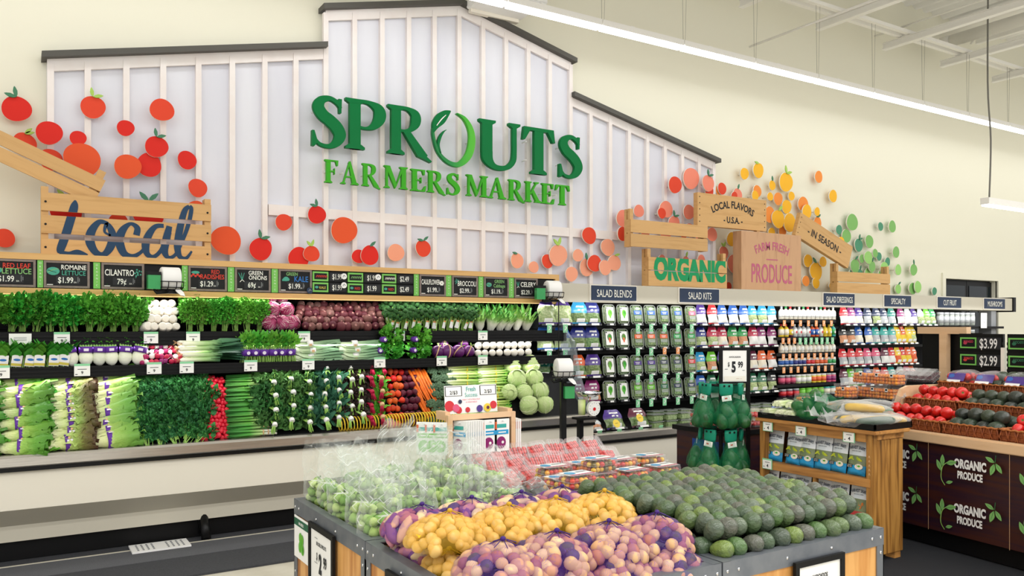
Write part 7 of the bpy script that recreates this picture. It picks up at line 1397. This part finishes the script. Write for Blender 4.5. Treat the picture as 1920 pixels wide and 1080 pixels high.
o2 = empty('post_and_beam', 'light wooden post and beam frame over the island beside the price boards', 'display frame'); o2.matrix_world = IS; a, b = onL(1720, 620, 1.40), onL(1812, 620, 1.40); zt = onL(1765, 613, 1.40).z; zl = onL(1765, 626, 1.4).z
mb = MB('maple'); mb.bx(1.40, 1.46, b.y, a.y, zl, zt); part('beam', mb, o2); c = onL(1770, 650, 1.40); mb = MB('maple'); mb.bx(1.38, 1.44, c.y-.035, c.y+.035, 1.08, zl); part('post', mb, o2); mb = MB('black'); mb.bx(1.47, 1.48, b.y-.1, a.y, 1.0, zl+.01); part('backing', mb, o2)
c = onL(1884, 650, 1.33); mb = MB('offw'); mb.bx(1.30, 1.33, c.y-.016, c.y+.016, 1.08, 1.47); o2 = one('board_post', mb, 'slim white post between the two black price boards', 'post'); o2.matrix_world = IS
# wicker baskets with tomatoes and avocados
mk('wick', '#7a3d22', .55, c2='#9a5730', sc=40); mk('wickl', '#b5713f', .5, c2='#9a5a30', sc=50)
def basket(label, x, y0, y1, z, h_=.10, d_=.36):
    o = empty('wicker_basket', label, 'basket', group='brown wicker baskets on the island'); o.matrix_world = IS @ TR((x, (y0+y1)/2, z)); w_ = y1-y0-.012
    mb = MB('wick'); mb.bx(.012, d_-.01, -w_/2+.012, w_/2-.012, .0, .012); mb.bx(d_-.015, d_-.005, -w_/2+.01, w_/2-.01, 0, h_); mb.bx(.012, d_-.01, -w_/2+.006, -w_/2+.014, 0, h_); mb.bx(.012, d_-.01, w_/2-.014, w_/2-.006, 0, h_); mb.bx(.016, .024, -w_/2+.01, w_/2-.01, 0, h_*.95)
    n = int(w_/.03)
    for k in range(n+1):
        y = -w_/2+.012+k*(w_-.024)/n; mb.tube([(.014, y, 0), (.006, y+(.014 if k % 2 else -.014), h_*.5), (.008, y, h_)], .005, 4)
    for z_ in (.3, .62): mb.tube([(.012+.006*(-1)**k, -w_/2+k*w_/(2*n), h_*z_) for k in range(2*n+1)], .004, 4)
    part('woven_body', mb, o); mb = MB('wickl'); m_ = 40; P = []
    per = [(.008, -w_/2), (.008, w_/2), (d_-.01, w_/2), (d_-.01, -w_/2), (.008, -w_/2)]
    for a, b in zip(per[:-1], per[1:]):
        nn = max(3, int((Vector(b)-Vector(a)).length/.025))
        for k in range(nn): P.append((a[0]+(b[0]-a[0])*k/nn, a[1]+(b[1]-a[1])*k/nn, h_+.003*(-1)**len(P)))
    mb.tube(P+[P[0]], .0075, 5, False); part('rim', mb, o); return o
t_tom = Tpl('tomato', 'tomato'); mb = MB('tom'); mb.lathe([(.001, -.028), (.02, -.029), (.034, -.02), (.040, -.002), (.037, .016), (.026, .027), (.012, .029), (.001, .025)], 16); t_tom.add('flesh', mb); mb = MB('calyx'); [mb.sheet((0, 0, .026), (cos(a), sin(a), .25), (0, 0, 1), .016, .004, 0, -.1, 0, 2, 2) for a in (0, 1.3, 2.5, 3.8, 5.0)]; t_tom.add('calyx', mb)
T_ad = avo_t('avod', 'avocado', 1.12)
TIER = [(.045, .842), (.445, .962), (.845, 1.082)]; TN = ('lowest', 'middle', 'highest')
def ly(px, x, z_): return onL(px, 760, x).y
specs = [(0, [('t', 1640, 1762, 'left'), ('a', 1762, 1872, 'middle'), ('t', 1872, 1990, 'right')]), (1, [('t', 1690, 1792, 'left'), ('a', 1792, 1925, 'middle'), ('t', 1925, 2010, 'right')]), (2, [('b', 1742, 1842, 'left'), ('a', 1842, 1965, 'right')])]
for ti, bs in specs:
    X, Z = TIER[ti]
    for kd, a, b, lb in bs:
        y1 = min(ly(a, X, Z), .95); y0 = max(ly(b, X, Z), YA+.02); nm = {'t': 'red tomatoes', 'a': 'dark avocados', 'b': 'bagged tomatoes'}[kd]
        basket(f'brown wicker basket of {nm} on the {TN[ti]} island step, {lb} one', X, y0, y1, Z); wd = y1-y0-.05
        if kd == 'b':
            continue
        T_ = t_tom if kd == 't' else T_ad; pit = .083 if kd == 't' else .088; n = max(2, int(wd/pit)); what = 'ripe red tomato' if kd == 't' else 'dark avocado'
        for lay, (xx, zz, nn) in enumerate(((.088, .092, n), (.16, .16, n), (.235, .13, n), (.295, .11, n))):
            for k in range(nn):
                y = y1-.03-(k+.5)*wd/nn; M = IS @ TR((X+xx+jit(.008), y+jit(.006), Z+zz+jit(.006)))
                M = M @ (RZ(rnd.uniform(0, 6)) @ RX(radians(70)+jit(.3)) if kd == 't' else RZ(radians(90)*(lay == 1)+jit(.3)+(0 if lay != 0 else radians(90))) @ RX(radians(90) if lay else radians(80)) @ RX(0))
                place(T_, M @ SCL(*(rnd.uniform(1.05, 1.2),)*3), f'{what} in the {lb} basket of the {TN[ti]} step, {("front", "second", "third", "back")[lay]} row, {ordw(k+1)} from left', f'{what}es in wicker baskets' if kd == 't' else f'{what}s in wicker baskets')
# bagged tomatoes with purple labels
X, Z = TIER[2]; y1 = min(ly(1742, X, Z), .95); y0 = ly(1842, X, Z)
t = Tpl('tomato_bag', 'bag of tomatoes'); tm = tom_mesh('tom', .032)
for k in range(10): t.add('tomato', tm, P3(.04+.07*(k % 2), -.1+.05*(k//2), .035+.03*(k % 3), jit(1), jit(1), 0))
mb = MB('clear'); mb.ell((.07, 0, .075), (.09, .15, .085), 16, 10, .08); t.add('bag_film', mb); mb = MB('k_violet'); mb.M = FX(-.022, 0, .09) @ RX(radians(-30)); mb.rect(-.08, .07, -.03, .04); mb.m('k_blue').disc(-.05, .015, .025, .018); mb.m('k_white').rect(-.08, .04, -.045, -.02); mb.M = Matrix.Identity(4); t.add('label', mb)
for k in range(3): place(t, IS @ TR((X+.06, y1-.16-.25*k, Z+.05)), f'clear bag of tomatoes with purple label on the highest step, {ordw(k+1)} from left', 'bagged tomatoes on the highest step')
for k in range(4): place(t, IS @ TR((X+.22, y1-.1-.22*k, Z+.06)) @ SCL(.9, .9, .9), f'clear bag of tomatoes in the rear row of the highest step, {ordw(k+1)} from left', 'bagged tomatoes on the highest step')
# orange tomato clamshells past the end board
T_ot = clamshell('orange_tomato_clamshell', 'tomato clamshell', .19, .15, .125, False); fill(T_ot, tom_mesh('tomo', .0165), 'tomato', (5, 4, 3), .18, .14, .11, .0165); mb = MB('k_white'); mb.bx(.02, .05, -.0735, -.072, .07, .10); mb.m('inkb').bx(.025, .045, -.0745, -.0735, .08, .095); T_ot.add('sticker', mb)
def orow(px0, px1, n, lx, z, txt):
    y0, y1 = onL(px0, 700, lx).y, onL(px1, 700, lx).y
    for k in range(n): place(T_ot, IS @ TR((lx, y0+(y1-y0)*(k+.5)/n, z)) @ RZ(-pi/2+jit(.1)), f'clamshell of orange cherry tomatoes, {txt}, {ordw(k+1)} from left', 'orange tomato clamshells on the island end')
orow(1535, 1600, 2, .40, .865, 'bottom layer at the front'); orow(1500, 1545, 2, .60, .865, 'bottom layer at far left')
orow(1600, 1680, 3, .75, 1.0, 'middle layer'); orow(1607, 1690, 3, .75, 1.13, 'top layer'); orow(1575, 1598, 1, .55, 1.0, 'single one stacked left of the middle layer')
mb = MB('blackm'); mb.bx(.45, .86, .985 if 0 else 1.03, 1.75, .862, .99); b1 = one('pile_riser', mb, 'dark riser under the orange tomato clamshells', 'riser'); b1.matrix_world = IS
o2 = empty('green_tray', 'shallow green tray in front of the orange tomato clamshells', 'tray'); ya_, yb_ = onL(1626, 740, .36).y, onL(1678, 740, .36).y; o2.matrix_world = IS @ TR((.36, (ya_+yb_)/2, .864)); mb = MB('k_green'); h_ = (ya_-yb_)/2; mb.bx(-.06, .06, -h_, h_, 0, .01); mb.bx(-.06, -.05, -h_, h_, .01, .11); mb.bx(.05, .06, -h_, h_, .01, .11); mb.bx(-.05, .05, -h_, -h_+.01, .01, .11); mb.bx(-.05, .05, h_-.01, h_, .01, .11); part('tray_body', mb, o2)
T_gp = clamshell('grape_clamshell', 'grape clamshell', .15, .14, .08, True); fill(T_gp, tom_mesh('grape', .013, 'grape'), 'grape', (5, 5, 2), .14, .13, .06, .013)
ya_, yb_ = onL(1688, 695, 1.12).y, onL(1752, 695, 1.12).y
for k in range(5): place(T_gp, IS @ TR((1.12, ya_+(yb_-ya_)*(k+.5)/5, 1.17)) @ RZ(-pi/2+jit(.1)) @ RX(radians(30)), f'clear clamshell of dark purple grapes tipped up behind the end board, {ordw(k+1)} from left', 'dark grape clamshells on the island')
mb = MB('blackm'); mb.bx(1.02, 1.24, min(ya_, yb_)-.02, max(ya_, yb_)+.05, .862, 1.15); b1 = one('pile_riser', mb, 'dark riser under the grape clamshells', 'riser'); b1.matrix_world = IS
bpy.data.objects.remove(_txo)
